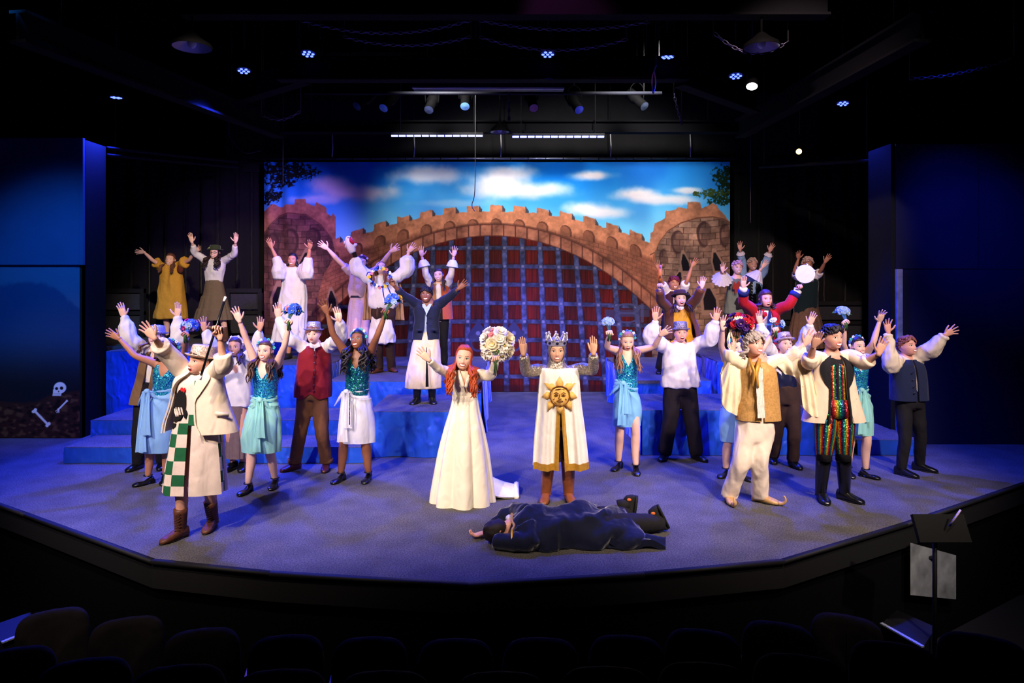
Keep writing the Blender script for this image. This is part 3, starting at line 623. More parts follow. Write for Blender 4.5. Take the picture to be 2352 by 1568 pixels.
for i, (u, v, Y, yw, lb) in enumerate(((708, 124, 9.0, 0, 'blue LED lamp at the left end of the central beam'), (1258, 125, 9.0, 0, 'blue LED lamp hung above the castle gate'), (1533, 131, 9.0, 0, 'blue LED lamp at the right end of the central beam, seen edge on'),
        (560, 163, 9.7, 20, 'blue LED lamp on the angled catwalk left of the central beam'), (1690, 175, 9.5, -20, 'blue LED lamp beside the white spotlight on the right'), (267, 224, 10.9, 30, 'blue LED lamp furthest left near the tall flat'), (1936, 238, 10.9, -30, 'blue LED lamp furthest right'))):
    led_par(u, v, Y, lb, tilt=-4 if i in (2, 5) else 12, yaw=yw)
def led_bar(u0, u1, v, Y, label):
    a, b = ceil_pt(u0, v, Y), ceil_pt(u1, v, Y); t = thing('led_bar', label, 'stage light', tuple((a + b) / 2))
    MB().bar(a + A(0, .04, .035), b + A(0, .04, .035), .08, .07).build('housing', BLACK, t, False)
    hang(t, a + (b - a) * .1 + A(0, .04, .06), a + (b - a) * .9 + A(0, .04, .06))
    for k in range(12): MB().bar(a + (b - a) * (k + .06) / 12, a + (b - a) * (k + .9) / 12, .03, .028).build('lens', emit('bar_lens', (120, 130, 255), 9), t, False)
led_bar(898, 1110, 312, 13.0, 'blue LED light bar over the left half of the castle backdrop'); led_bar(1176, 1389, 314, 13.0, 'blue LED light bar over the right half of the castle backdrop')
for u, v, Y in ((1000, 306, 13.05), (1280, 308, 13.05)):
    pass
a, b = ceil_pt(947, 202, 9.6), ceil_pt(1296, 203, 9.6); t = thing('metal_trough', 'long metal trough with its lit edge painted white, hung below the central beam', 'batten', tuple((a + b) / 2))
MB().bar(a + A(0, .1, .07), b + A(0, .1, .07), .22, .12).build('trough', mat('blue_black_metal', (24, 26, 50), .5, .3), t, False); MB().bar(a, b, .02, .022).build('lip', mat('lit_edge_white', (235, 225, 230), .5, bump=0), t, False); hang(t, a + A(.2, .1, .12), b + A(-.2, .1, .12))  # lip is painted white to stand for light along the metal edge
def scoop(u, v, Y, r, label, deep=.22):
    c = ceil_pt(u, v, Y); t = thing('scoop_light', label, 'stage light', tuple(c)); m = mat('grey_enamel', (120, 116, 126), .35, .4, bump=.02)
    mb = MB(); mb.lathe([(r, 0), (r * 1.02, .012), (r * .92, .05), (r * .55, deep), (r * .22, deep + .06), (.03, deep + .07)], 28, 1, None, c); mb.lathe([(r * .95, .004), (r * .5, deep * .8), (.02, deep * .85)][::-1], 28, 0, None, c); mb.build('shade', [m, SOOT], t)
    MB().ball(c + A(0, 0, .06), (.05, .05, .07), 10).build('bulb', mat('dead_bulb', (190, 190, 200), .2, bump=0), t)
    MB().tube([c + A(0, 0, deep + .06), c + A(0, 0, deep + .5)], .015, 6).build('stem', SOOT, t); hang(t, c + A(0, 0, deep + .45))
scoop(441, 110, 7.6, .215, 'round grey scoop lamp hanging at upper left', .10); scoop(1749, 110, 7.6, .20, 'round grey scoop lamp hanging at upper right', .10); scoop(1148, 304, 12.9, .19, 'round scoop lamp between the two blue light bars', .12)
def profile_lamp(u, v, Y, label, lens, ln=.45, aim=(0, -1, -.9), r=.085, on=0):
    c = ceil_pt(u, v, Y); t = thing('spotlight', label, 'stage light', tuple(c), 'spotlights on the rear pipe' if not on else None); d = nrm(A(*aim))
    mb = MB(); mb.tube([c, c - d * ln * .5, c - d * ln * .55, c - d * ln], [r, r * .9, r * 1.25, r * 1.1], 14); mb.build('barrel', SOOT, t)
    z = d; x = nrm(np.cross(A(0, 0, 1), z)); yv = np.cross(z, x)
    MB().lathe([(r * .92, .004), (.004, .012)], 18, 0, np.stack([x, yv, z], 1), c).build('lens', lens, t)
    MB().tube([c - d * ln * .5 + A(-r * 1.3, 0, 0), c - d * ln * .5 + A(-r * 1.3, 0, .2), c - d * ln * .5 + A(0, 0, .3), c - d * ln * .5 + A(r * 1.3, 0, .2), c - d * ln * .5 + A(r * 1.3, 0, 0)], .01, 6, 14).build('yoke', SOOT, t); hang(t, c - d * ln * .5 + A(0, 0, .29))
GL = mat('lens_glass', (70, 90, 120), .08, .6, bump=0)
for k, (u, c_, lb) in enumerate(((820, (60, 80, 110), 'first spotlight from the left on the rear pipe'), (881, (120, 180, 220), 'second rear spotlight with a pale blue lens'), (985, (60, 70, 100), 'third rear spotlight, dark lens'), (1068, (110, 160, 220), 'fourth rear spotlight with a pale blue lens, left of the hanging chain'), (1226, (190, 120, 120), 'rear spotlight with a pink lens right of the hanging chain'), (1330, (50, 60, 170), 'rear spotlight with a deep blue lens'), (1480, (60, 70, 90), 'last rear spotlight at the right'))):
    profile_lamp(u, 244 + 4 * (k % 3), 11.6, lb, mat('gel_%d' % k, c_, .15, .2, bump=0), aim=(.25 * (k - 3), -1, -1.1))
profile_lamp(1727, 198, 8.8, 'bright white spotlight at the upper right', emit('white_lens', (255, 244, 225), 14), .35, (-.3, -.6, -1.3), .075, 1)
profile_lamp(1835, 348, 12.4, 'small amber lamp glowing above the right leg curtain', emit('amber_lens', (255, 170, 110), 6), .25, (-.5, -.9, -.2), .055, 1)
def chain(pts, label, r=.03, n=None):
    pth = catmull(np.array(pts), 60); L_ = np.linalg.norm(np.diff(pth, axis=0), axis=1).sum(); n = n or int(L_ / (r * 1.9)); mb = MB(); pp = catmull(pth, n + 1)
    for i in range(n):
        c = (pp[i] + pp[i + 1]) / 2; t = nrm(pp[i + 1] - pp[i]); q = nrm(np.cross(t, A(0, 0, 1) if abs(t[2]) < .8 else A(0, 1, 0))); q = q if i % 2 else np.cross(t, q)
        an = np.linspace(0, 2 * np.pi, 9); mb.tube([c + t * r * 1.3 * math.cos(a) + q * r * .6 * math.sin(a) for a in an], r * .2, 4, cap=False)
    o = mb.build('chain', mat('chain_steel', (104, 96, 120), .35, .8, bump=0)); o['kind'] = 'thing'; tag(o, label, 'chain'); hang(o, pp[0], pp[-1])
def swag(u0, v0, u1, v1, sag, Y, label): chain([ceil_pt(u0 + (u1 - u0) * t, v0 + (v1 - v0) * t + 4 * sag * t * (1 - t), Y) for t in np.linspace(0, 1, 9)], label)
swag(690, 46, 1082, 46, 30, 8.0, 'chain swagged across the top left of centre'); swag(1100, 46, 1490, 50, 20, 8.0, 'chain swagged across the top right of centre')
swag(790, 84, 1082, 84, 20, 8.3, 'lower chain swag left of the centre cable'); swag(1102, 84, 1440, 90, 28, 8.3, 'lower chain swag right of the centre cable')
swag(1640, 75, 1810, 95, 36, 7.8, 'chain looped under the right scoop lamp'); swag(2090, 180, 2330, 130, 12, 8.0, 'chain looped at far right of the grid'); swag(600, 262, 690, 255, 16, 10.4, 'short chain loop above the left leg curtain')
chain([ceil_pt(1169, 205, 10.4), ceil_pt(1169, 240, 10.4), ceil_pt(1169, 276, 10.4)], 'short chain hanging down at the centre of the grid'); chain([ceil_pt(1548, 215, 10.6), ceil_pt(1556, 250, 10.6), ceil_pt(1566, 285, 10.6)], 'short chain hanging down right of centre')
def wire(name, pts, r, m, label, cat): o = tag(MB().tube(np.array(pts), r, 6, 24).build(name, m), label, cat); hang(o, pts[0])
wire('microphone_cable', [ceil_pt(1093, 90, 11.5), ceil_pt(1092, 250, 11.5), ceil_pt(1091, 430, 11.5), ceil_pt(1084, 470, 11.5), ceil_pt(1090, 485, 11.5)], .008, mat('grey_cable', (60, 60, 62), .6), 'thin microphone cable hanging down the centre of the castle backdrop', 'cable')
wire('safety_cable', [ceil_pt(1507, 150, 9.0), ceil_pt(1498, 180, 9.0), ceil_pt(1500, 215, 9.0), ceil_pt(1506, 190, 9.0), ceil_pt(1503, 165, 9.0)], .008, mat('pale_cord', (170, 150, 190), .6), 'pale safety cord loop hanging from the right end of the central beam', 'cord')
wire('cable', [ceil_pt(525, 312, 11.5), ceil_pt(560, 350, 11.5), ceil_pt(600, 346, 11.5)], .006, mat('grey_cable', (60, 60, 62), .6), 'drooping cable loop above the left curtain', 'cable')
wire('cable', [ceil_pt(650, 300, 12.5), ceil_pt(650, 350, 12.5), ceil_pt(650, 425, 12.5)], .006, mat('grey_cable', (60, 60, 62), .6), 'thin cable hanging in front of the left tower', 'cable')
wire('cable', [ceil_pt(1724, 300, 12.5), ceil_pt(1724, 400, 12.5), ceil_pt(1724, 512, 12.5)], .006, mat('grey_cable', (60, 60, 62), .6), 'thin cable hanging right of the castle backdrop', 'cable')
for (u0_, v0_, u1_, v1_, Y0_, Y1_, lb) in ((246, 340, 545, 372, 10.9, 13.6, 'upper curtain pipe above the left leg curtain'), (246, 356, 545, 384, 10.9, 13.6, 'lower curtain pipe above the left leg curtain'), (1745, 384, 2008, 368, 13.6, 10.9, 'curtain pipe above the right leg curtain'), (700, 214, 1520, 214, 11.2, 11.2, 'long pipe carrying the rear spotlights'), (640, 186, 1560, 184, 10.6, 10.6, 'long pipe behind the trough with the lit edge')):
    o = tag(MB().tube([ceil_pt(u0_, v0_, Y0_), ceil_pt(u1_, v1_, Y1_)], .03, 8).build('pipe', mat('blue_grey_pipe', (16, 18, 28), .7, spec=.2)), lb, 'pipe'); hang(o, ceil_pt(u0_, v0_, Y0_) * .95 + ceil_pt(u1_, v1_, Y1_) * .05, ceil_pt(u0_, v0_, Y0_) * .05 + ceil_pt(u1_, v1_, Y1_) * .95)

# ------------------------------------------------------------------ the house: seats, steps, stand
SEAT = mat('seat_cloth', (28, 25, 26), .95, spec=.05); SEATW = mat('seat_arm_wood', (120, 76, 56), .5)
def seat_proto():
    t = thing('theatre_seat', '-', 'seat', (0, 0, 0)); mb = MB(); n = 24
    ol = [(math.copysign(abs(math.cos(a)) ** .42, math.cos(a)) * .243, .36 + math.copysign(abs(math.sin(a)) ** .36, math.sin(a)) * .36) for a in np.linspace(0, 2 * np.pi, 36, endpoint=False)]
    g = [[(x * q, yy + .05 * (x / .26) ** 2 * -1, .0 + (z - .36) * q + .36) for x, z in ol] for q, yy in ((.01, .03), (.86, .03), (.98, .045), (1, .07), (.98, .095), (.86, .11), (.01, .11))]
    mb.grid(g, True); mb.build('backrest', SEAT, t)
    MB().box((0, .30, -.02), (.44, .46, .10)).build('seat', SEAT, t)
    for sg in (-1, 1):
        MB().box((sg * .245, .24, .26), (.032, .34, .03)).build('armrest', SEATW, t, False)
        MB().box((sg * .245, .22, -.10), (.024, .28, .70)).build('stanchion', BLACK, t, False)
    return t
seat0 = seat_proto(); used = False
def put_seat(u, v, Y, yaw, label, grp):
    global used
    if not used: r = seat0; used = True
    else:
        r = seat0.copy(); C.objects.link(r)
        for ch in list(seat0.children): c = ch.copy(); C.objects.link(c); c.parent = r
    p = P(u, v, Y); r.location = (p[0], p[1], p[2] - .72); r.rotation_euler = (0, 0, math.radians(yaw)); r['label'] = label; r['group'] = grp
names = ['leftmost', 'second from the left', 'third from the left', 'fourth from the left', 'fifth from the left', 'sixth from the left', 'seventh from the left', 'eighth from the left', 'ninth from the left', 'tenth from the left', 'rightmost']
for k, (u, v, Y, yw) in enumerate(((120, 1408, 5.1, 24), (290, 1428, 4.75, 18), (462, 1455, 4.5, 12), (655, 1471, 4.36, 6), (848, 1476, 4.28, 2), (1046, 1480, 4.25, 0), (1242, 1478, 4.25, -2), (1440, 1472, 4.30, -6), (1615, 1458, 4.4, -12), (1790, 1440, 4.6, -18), (1945, 1422, 4.85, -24))):
    put_seat(u, v, Y, yw, 'dark theatre seat in the row nearest the stage, ' + names[k], 'front row of theatre seats')
for k, (u, v, Y, yw) in enumerate(((20, 1502, 4.0, 20), (190, 1528, 3.7, 13), (405, 1545, 3.45, 8), (640, 1556, 3.35, 4), (880, 1560, 3.3, 1), (1150, 1562, 3.3, 0), (1395, 1550, 3.3, -2), (1620, 1540, 3.4, -6), (1840, 1520, 3.55, -12), (2060, 1490, 3.8, -18), (2260, 1470, 4.0, -24))):
    put_seat(u, v, Y, yw, 'dark theatre seat in the bottom row of the picture, ' + names[k], 'second row of theatre seats')
def house_step(pts, z, label):
    t = thing('step', label, 'step', tuple(A(*pts[0]) * 0 + (np.mean(pts, 0)))); V = [A(*p) for p in pts]; lo = [p - A(0, 0, .16) for p in V]
    MB().grid([lo, V], True, True, True).build('tread', mat('step_vinyl', (15, 16, 24), .6), t, False)
    a, b = V[0], V[1]; MB().bar(a + A(0, 0, .004), b + A(0, 0, .004), .03, .012).build('nosing', mat('nosing_strip', (150, 160, 190), .5), t, False)
house_step([fl(178, 1345, -.75), fl(265, 1382, -.75), fl(345, 1352, -.75), fl(262, 1318, -.75)], 0, 'blue edged aisle step below the left corner of the stage')
house_step([fl(1868, 1388, -.75), fl(1968, 1345, -.75), fl(1905, 1328, -.75), fl(1822, 1370, -.75)], 0, 'ribbed blue edged aisle step below the right corner of the stage')
house_step([fl(2024, 1432, -.6), fl(2120, 1486, -.6), fl(2150, 1440, -.6), fl(2060, 1400, -.6)], 0, 'blue edged aisle step beside the music stand')
house_step([fl(4, 1476, -.6), fl(88, 1442, -.6), fl(70, 1405, -.6), fl(-30, 1440, -.6)], 0, 'blue edged aisle step in the lower left corner')
p0, p1 = P(2091, 1373, 6.4), P(2196, 1250, 6.55)
c = (p0 + p1) / 2; t = thing('access_panel', 'worn white board set in the dark stage front at lower right', 'board', tuple(c)); MB().grid([[P(2091, 1366, 6.54), P(2196, 1376, 6.98)], [P(2091, 1246, 6.54), P(2196, 1275, 6.98)]], False).add([P(2091, 1366, 6.57), P(2196, 1376, 7.01), P(2196, 1275, 7.01), P(2091, 1246, 6.57)], [(0, 1, 2, 3)]).build('board', mat('worn_white_board', (120, 126, 128), .8, var=.6, scale=6), t, False)
MB().box(P(2140, 1279, 6.72), (.07, .03, .02)).build('latch', BLACK, t, False)
q = P(2147, 1230, 5.6); t = thing('music_stand', 'black music stand standing before the white board at lower right', 'stand', (q[0], q[1], -1.3))
MB().tube([A(q[0], q[1], -1.3), A(q[0], q[1], q[2])], .018, 8).build('pole', BLACKST, t)
for k in range(3): an = k * 2.09 + .5; MB().tube([A(q[0], q[1], -1.15), A(q[0] + .25 * math.cos(an), q[1] + .25 * math.sin(an), -1.295)], .012, 6).build('leg', BLACKST, t)
MB().box(q + A(.05, 0, .06), (.42, .04, .22), 0, np.array(Matrix.Rotation(-.5, 3, 'X'))).build('desk', BLACKST, t, False); MB().tube([q + A(.08, -.06, .1), q + A(.16, -.08, .24)], .008, 6).build('pencil', mat('pale_cord', (170, 150, 190), .6), t)
# ------------------------------------------------------------------ people: builders
def skinmat(tone):
    rgb = {'fair': (232, 186, 162), 'light': (222, 170, 142), 'warm': (206, 152, 126), 'tan': (180, 122, 90), 'brown': (134, 84, 58), 'ruddy': (222, 160, 136)}[tone]
    return mat('skin_' + tone, rgb, 0.5, var=0.06, scale=14, bump=0.03, spec=0.35)
EYEW = mat('eye_white', (235, 232, 228), 0.3, var=0, bump=0)
IRIS = mat('eye_iris', (48, 34, 26), 0.2, var=0, bump=0)
LASH = mat('eye_lash', (26, 18, 16), 0.6, var=0, bump=0)
TEETH = mat('teeth', (240, 236, 228), 0.3, var=0, bump=0)
MOUTHIN = mat('mouth_inside', (70, 14, 16), 0.6, var=0, bump=0)
LIPS = {'red': mat('lips_red', (190, 40, 42), 0.4, var=0, bump=0), 'pink': mat('lips_pink', (196, 96, 92), 0.45, var=0, bump=0), 'bare': mat('lips_bare', (176, 100, 84), 0.5, var=0, bump=0)}

def head_shape(az, th, cheek=1.0):
    """unit head (chin to crown = 1): az from the front, th from the crown; x right, y back, z up"""
    z = 0.5 * np.cos(th); s = np.sin(th)
    jaw = 1 - 0.10 * sm(-z, 0.05, 0.35)
    front = np.cos(az)
    wx = 0.345 * (1 + 0.05 * sm(-front, 0, 1)) * jaw * (1 + 0.05 * cheek * np.exp(-((z + 0.12) / 0.13) ** 2))
    s2 = s ** 0.82
    x = wx * s2 * np.sin(az) + 0 * z
    y = -np.where(front > 0, 0.41, 0.45) * s2 * front
    y = y - 0.11 * sm(-z, 0.05, 0.46) - 0.02
    f = sm(front, 0.15, 0.6)
    ax = np.abs(x)
    y = y + f * 0.040 * np.exp(-((ax - 0.145) / 0.075) ** 2 - ((z + 0.005) / 0.055) ** 2)          # eye sockets
    y = y - f * 0.014 * np.exp(-((ax - 0.14) / 0.10) ** 2 - ((z - 0.085) / 0.04) ** 2)             # brows
    amp = np.interp(z, [-0.215, -0.19, -0.155, -0.10, 0.0, 0.06], [0, 0.075, 0.115, 0.07, 0.025, 0.0])
    wid = np.interp(z, [-0.22, -0.17, -0.10, 0.0], [0.075, 0.075, 0.048, 0.04])
    y = y - f * amp * np.exp(-(x / wid) ** 2)                                                       # nose
    y = y - f * 0.022 * np.exp(-(x / 0.12) ** 2 - ((z + 0.285) / 0.05) ** 2)                        # mouth
    y = y + f * 0.016 * np.exp(-(x / 0.12) ** 2 - ((z + 0.365) / 0.03) ** 2)
    y = y - f * 0.030 * np.exp(-(x / 0.11) ** 2 - ((z + 0.435) / 0.05) ** 2)                        # chin
    y = y - f * 0.014 * np.exp(-((ax - 0.19) / 0.08) ** 2 - ((z + 0.13) / 0.08) ** 2)               # cheeks
    return np.stack(np.broadcast_arrays(x, y, z), -1)
def face_pt(x, z, out=0.0):
    th = np.arccos(np.clip(np.asarray(z, float) / 0.5, -0.999, 0.999)); x = np.asarray(x, float)
    wx = 0.345 * (np.sin(th) ** 0.82) * (1 - 0.10 * sm(-np.asarray(z), 0.05, 0.35))
    az = np.arcsin(np.clip(x / wx, -0.98, 0.98))
    p = head_shape(az, th)
    return np.stack([x + 0 * p[..., 0], p[..., 1] - out, np.asarray(z, float) + 0 * p[..., 0]], -1)

class Person:
    """pose read from the photograph: image rows / columns are turned into joints at the person's own depth.
    'a' is the limb on the left of the picture, 'b' the one on the right."""
    def __init__(s, label, z0, fa, fb, head, sa, sb, A_, B_, skin='fair', hd=0.228, hyaw=0, hpit=0, hrol=0, byaw=0, build=1.0,
                 ha='open', hb='open', hip=None, ka=None, kb=None, Y=None, chest=0.13, spa=1.0, spb=1.0, twa=0, twb=0, toe=(-18, 18), cheek=1.0, da=-1, db=-1, hdy=0.0, legs=True, slim=.76, leg=.76):
        s.z0 = z0; s.skin = skinmat(skin); s.hd = hd; s.build = build
        Ya = floorY(fa[1], z0); Yb = floorY(fb[1], z0)
        s.Y = Y if Y else (Ya + Yb) / 2
        s.k = F / s.Y
        s.fa = P(fa[0], V0 + (CZ - z0) * F / np.clip(Ya, s.Y - .25, s.Y + .25), np.clip(Ya, s.Y - .25, s.Y + .25)); s.fb = P(fb[0], V0 + (CZ - z0) * F / np.clip(Yb, s.Y - .25, s.Y + .25), np.clip(Yb, s.Y - .25, s.Y + .25))
        s.root = thing('person', label, 'person', ((s.fa[0] + s.fb[0]) / 2, s.Y, z0))
        y = math.radians(byaw); s.lat = A(math.cos(y), math.sin(y), 0); s.fwd = A(math.sin(y), -math.cos(y), 0)
        half = (sb[0] - sa[0]) / 2 / s.k
        dys = half * math.tan(y) if abs(byaw) < 50 else 0
        s.sa = P(*sa, s.Y - dys); s.sb = P(*sb, s.Y + dys)
        s.S = (s.sa + s.sb) / 2; s.half = half
        feet = (s.fa + s.fb) / 2
        hz = z0 + (s.S[2] - z0) * 0.635
        s.H = A(s.S[0] * 0.55 + feet[0] * 0.45, s.Y, hz) if hip is None else P(*hip, s.Y)
        s.h = max(1.3, (P(0, head[1], s.Y)[2] + hd / 2 - z0))
        s.hc = P(*head, s.Y) + s.fwd * (0.03 + hdy)
        s.R = Matrix.Rotation(math.radians(hyaw), 3, 'Z') @ Matrix.Rotation(math.radians(-hpit), 3, 'X') @ Matrix.Rotation(math.radians(hrol), 3, 'Y')
        s.R = np.array(s.R)
        s.ka = P(*ka, s.Y - .06) if ka else (s.H + s.fa) / 2 * A(1, 1, 1) + s.fwd * 0.04 - s.lat * 0.045
        s.kb = P(*kb, s.Y - .06) if kb else (s.H + s.fb) / 2 + s.fwd * 0.04 + s.lat * 0.045
        U, L = 0.17 * s.h, 0.15 * s.h
        def reach(p, uv, ln, sg):
            q = P(*uv, p[1]); d = math.hypot(q[0] - p[0], q[2] - p[2])
            return P(*uv, p[1] + sg * min(0.16, math.sqrt(max(0, ln * ln - d * d))))
        s.ea = reach(s.sa, A_[0], U, da); s.wa = reach(s.ea, A_[1], L, da); s.ta = reach(s.wa, A_[2], 0.085 * s.h, -1 if da else 0)
        s.eb = reach(s.sb, B_[0], U, db); s.wb = reach(s.eb, B_[1], L, db); s.tb = reach(s.wb, B_[2], 0.085 * s.h, -1 if db else 0)
        s.slim = slim; s.leg = leg; s.hands = (ha, hb, spa, spb, twa, twb); s.chest = chest; s.toe = toe; s.cheek = cheek
        s.body(legs)
    # --- torso surface (t: 0 hip joints, 1 shoulder joints)
    def c(s, t):
        if t >= 0: return s.H + (s.S - s.H) * t
        return s.H + A(0, 0, 1) * np.linalg.norm(s.S - s.H) * t
    def wxy(s, t):
        b = s.build; q = s.half / 0.17
        wx = np.interp(t, [-.25, 0, .2, .4, .6, .75, .88, 1, 1.08, 1.16], [.15, .172, .155, .135, .145, .155, .155, .13, .075, .055])
        wy = np.interp(t, [-.25, 0, .2, .4, .6, .75, .88, 1, 1.08, 1.16], [.10, .115, .105, .098, .11, s.chest, .11, .085, .062, .055])
        return wx * b * (0.55 + 0.45 * q), wy * b
    def tp(s, t, a, off=0.0):
        """point on the torso at height t and azimuth a (radians from the front, towards +lat)"""
        wx, wy = s.wxy(t); n = 2.35
        ca, sa_ = math.cos(a), math.sin(a)
        r = (abs(ca) ** n + abs(sa_) ** n) ** (-1 / n)
        return s.c(t) + s.lat * (wx + off) * sa_ * r + s.fwd * (wy + off) * ca * r
    def body(s, legs):
        mb = MB(); ang = np.linspace(0, 2 * np.pi, 20, endpoint=False)
        sl = lambda t: np.interp(t, [-.2, .1, .35, .9, 1.05], [s.leg, s.leg, s.slim, s.slim, 1.0])
        mb.grid([[s.c(t) + (s.tp(t, a) - s.c(t)) * sl(t) for a in ang] for t in (-.2, -.1, 0, .12, .25, .4, .55, .7, .8, .9, 1.0, 1.08, 1.14)], True, True, True)
        nb = s.c(1.0); hb_ = s.hc + s.R @ A(0, 0.10, -0.30) * s.hd
        mb.tube([nb, nb * .45 + hb_ * .55, hb_, s.hc + s.R @ A(0, .02, -.1) * s.hd], [.062, .054, .052, .05], 12, 8)
        g = s.h / 1.68
        for sh, el, wr in ((s.sa, s.ea, s.wa), (s.sb, s.eb, s.wb)):
            inn = sh + (s.S - sh) * 0.35 - A(0, 0, .03); q = .5 + .5 * s.slim
            mb.tube([inn, sh, (sh + el) / 2, el, (el * .6 + wr * .4), wr], np.array([.06 * q, .056 * q, .046 * q, .037, .036, .024]) * g * s.build, 12, 18)
        if legs:
            for sg, kn, ft in ((-1, s.ka, s.fa), (1, s.kb, s.fb)):
                hp = s.H + s.lat * sg * .085 * s.build * (.4 + .6 * s.leg) - A(0, 0, .04); an = ft + A(0, 0.02, .085)
                mb.tube([hp, hp * .5 + kn * .5, kn, kn * .62 + an * .38 + A(0, .02, 0), an], np.array([.095 * s.leg, .078 * (s.leg * .7 + .3), .054, .055, .034]) * g * s.build, 12, 18)
        out = remesh(mb, 0.0142, 4)
        # head
        az1 = np.linspace(-1, 1, 41)[:-1]; az = np.sign(az1) * np.abs(az1) ** 1.35 * np.pi
        th = np.linspace(0, np.pi, 38)[1:-1]; th = th + 0
        g2 = head_shape(az[None, :], th[::-1, None], s.cheek) * s.hd
        out.grid(g2 @ s.R.T + s.hc, True, True, True)
        for sg in (-1, 1):
            out.ball(s.hc + s.R @ (A(sg * .345, .02, -.03) * s.hd), A(.03, .075, .105) * s.hd, 8, 0, s.R @ np.array(Matrix.Rotation(sg * -.35, 3, 'Z')))
        s.hand_points = []
        for wr, tp_, el, side, kind, spread, tw in ((s.wa, s.ta, s.ea, -1, s.hands[0], s.hands[2], s.hands[4]), (s.wb, s.tb, s.eb, 1, s.hands[1], s.hands[3], s.hands[5])):
            s.hand_points.append(s.hand(out, wr, tp_, side, kind, spread, tw))
        out.build('body', s.skin, s.root)
        s.face()
    def hand(s, mb, wr, tip, side, kind, spread, twist):
        Lh = 0.108 * s.h; d = nrm(tip - wr)
        n = nrm(A(0, -1, 0) - d * np.dot(A(0, -1, 0), d))
        sd = np.cross(d, n) * (1 if side < 0 else -1)           # towards the thumb
        sd = sd * (1 if (sd @ (A(d[2], 0, -d[0]) if side < 0 else A(-d[2], 0, d[0]))) >= 0 else -1)
        if twist:
            q = math.radians(twist) * (1 if side < 0 else -1); n, sd = n * math.cos(q) + sd * math.sin(q), sd * math.cos(q) - n * math.sin(q)
        rings = []; ang = np.linspace(0, 2 * np.pi, 12, endpoint=False)
        for t, w_, h_ in ((-.12, .125, .11), (.0, .125, .105), (.14, .19, .10), (.32, .225, .085), (.47, .225, .07), (.53, .20, .05)):
            c = wr + d * Lh * t
            rings.append([c + sd * math.copysign(abs(math.cos(a)) ** .8, math.cos(a)) * w_ * Lh + n * math.copysign(abs(math.sin(a)) ** .8, math.sin(a)) * h_ * Lh for a in ang])
        mb.grid(rings, True, True, True)
        curl = {'open': (8, 10, 8), 'flat': (5, 6, 5), 'fist': (75, 85, 55), 'relax': (22, 28, 20), 'hold': (55, 60, 40)}[kind]
        sp = {'open': 10, 'flat': 2, 'fist': 2, 'relax': 6, 'hold': 3}[kind] * spread
        for i, (o, ln) in enumerate(((.165, .42), (.055, .475), (-.055, .44), (-.16, .35))):
            p = wr + d * Lh * (.49 - .03 * abs(i - 1.3)) + sd * o * Lh; fan = math.radians(sp * (1.5 - i) )
            dr = nrm(d * math.cos(fan) + sd * math.sin(fan)); pts = [p - dr * .06 * Lh, p]; ca = 0
            for k, fr in enumerate((.45, .31, .24)):
                ca += math.radians(curl[k] * (1 + .12 * (i - 1)))
                p = p + (dr * math.cos(ca) + n * math.sin(ca)) * ln * Lh * fr; pts.append(p)
            mb.tube(pts, np.array([.05, .052, .048, .043, .030]) * Lh, 7, 9)
        op = {'open': 55, 'flat': 24, 'fist': 30, 'relax': 40, 'hold': 36}[kind]; q = math.radians(op)
        p = wr + d * Lh * .10 + sd * .14 * Lh; dr = nrm(sd * math.sin(q) + d * math.cos(q) + n * (.25 if kind in ('open', 'flat', 'relax') else .8))
        p2 = p + dr * .24 * Lh; dr2 = nrm(dr * .8 + d * .45) if kind not in ('fist', 'hold') else nrm(-sd * .7 + d * .4 + n * .3); p3 = p2 + dr2 * .17 * Lh
        mb.tube([p - dr * .1 * Lh, p, p2, p3, p3 + dr2 * .09 * Lh], np.array([.06, .072, .056, .05, .03]) * Lh, 7, 9)
        return dict(c=wr + d * Lh * .52 + n * Lh * .16, d=d, n=n, s=sd, L=Lh)
    def hp(s, p): return np.asarray(p) * s.hd @ s.R.T + s.hc
    def face(s, mouth=None, lip=None): pass
    def make_face(s, mouth='smile', lip='pink', hair=(60, 40, 28), eyes=True, brow=True, lid=None):
        hm = mat('brow_%d_%d_%d' % hair, hair, 0.8, var=0, bump=0)
        lm = mat('lid_%d_%d_%d' % lid, lid, 0.5, var=0, bump=0) if lid else LASH
        for sg in (-1, 1):
            cx = sg * .148; cz = .0
            mb = MB(); a = np.linspace(0, 2 * np.pi, 14, endpoint=False); rows = []
            for r in (1.0, .55, .1):
                x = cx + .062 * r * np.cos(a); z = cz + .025 * r * np.sin(a) * (1 - .15 * np.cos(a) * sg)
                rows.append(face_pt(x, z, .006 + .016 * (1 - r)))
            mb.grid(s.hp(np.array(rows).reshape(-1, 3)).reshape(3, 14, 3), True, False, True, 0)
            a2 = np.linspace(0, 2 * np.pi, 10, endpoint=False); rows = []
            for r in (1.0, .5): rows.append(face_pt(cx + .0 + .027 * r * np.cos(a2), cz + .004 + .0255 * r * np.sin(a2), .026))
            mb.grid(s.hp(np.array(rows).reshape(-1, 3)).reshape(2, 10, 3), True, False, True, 1)
            xs = np.linspace(-1, 1, 9); up = cz + .024 * np.sqrt(np.maximum(0, 1 - xs ** 2)) 
            rows = [face_pt(cx + .070 * xs, up + .002, .016), face_pt(cx + .078 * xs + sg * .008, up + (.030 if lid else .016) * (1 - .5 * xs ** 2), .012)]
            mb.grid(s.hp(np.array(rows).reshape(-1, 3)).reshape(2, 9, 3), False, m=2)
            mb.build('eye', [EYEW, IRIS, lm], s.root)
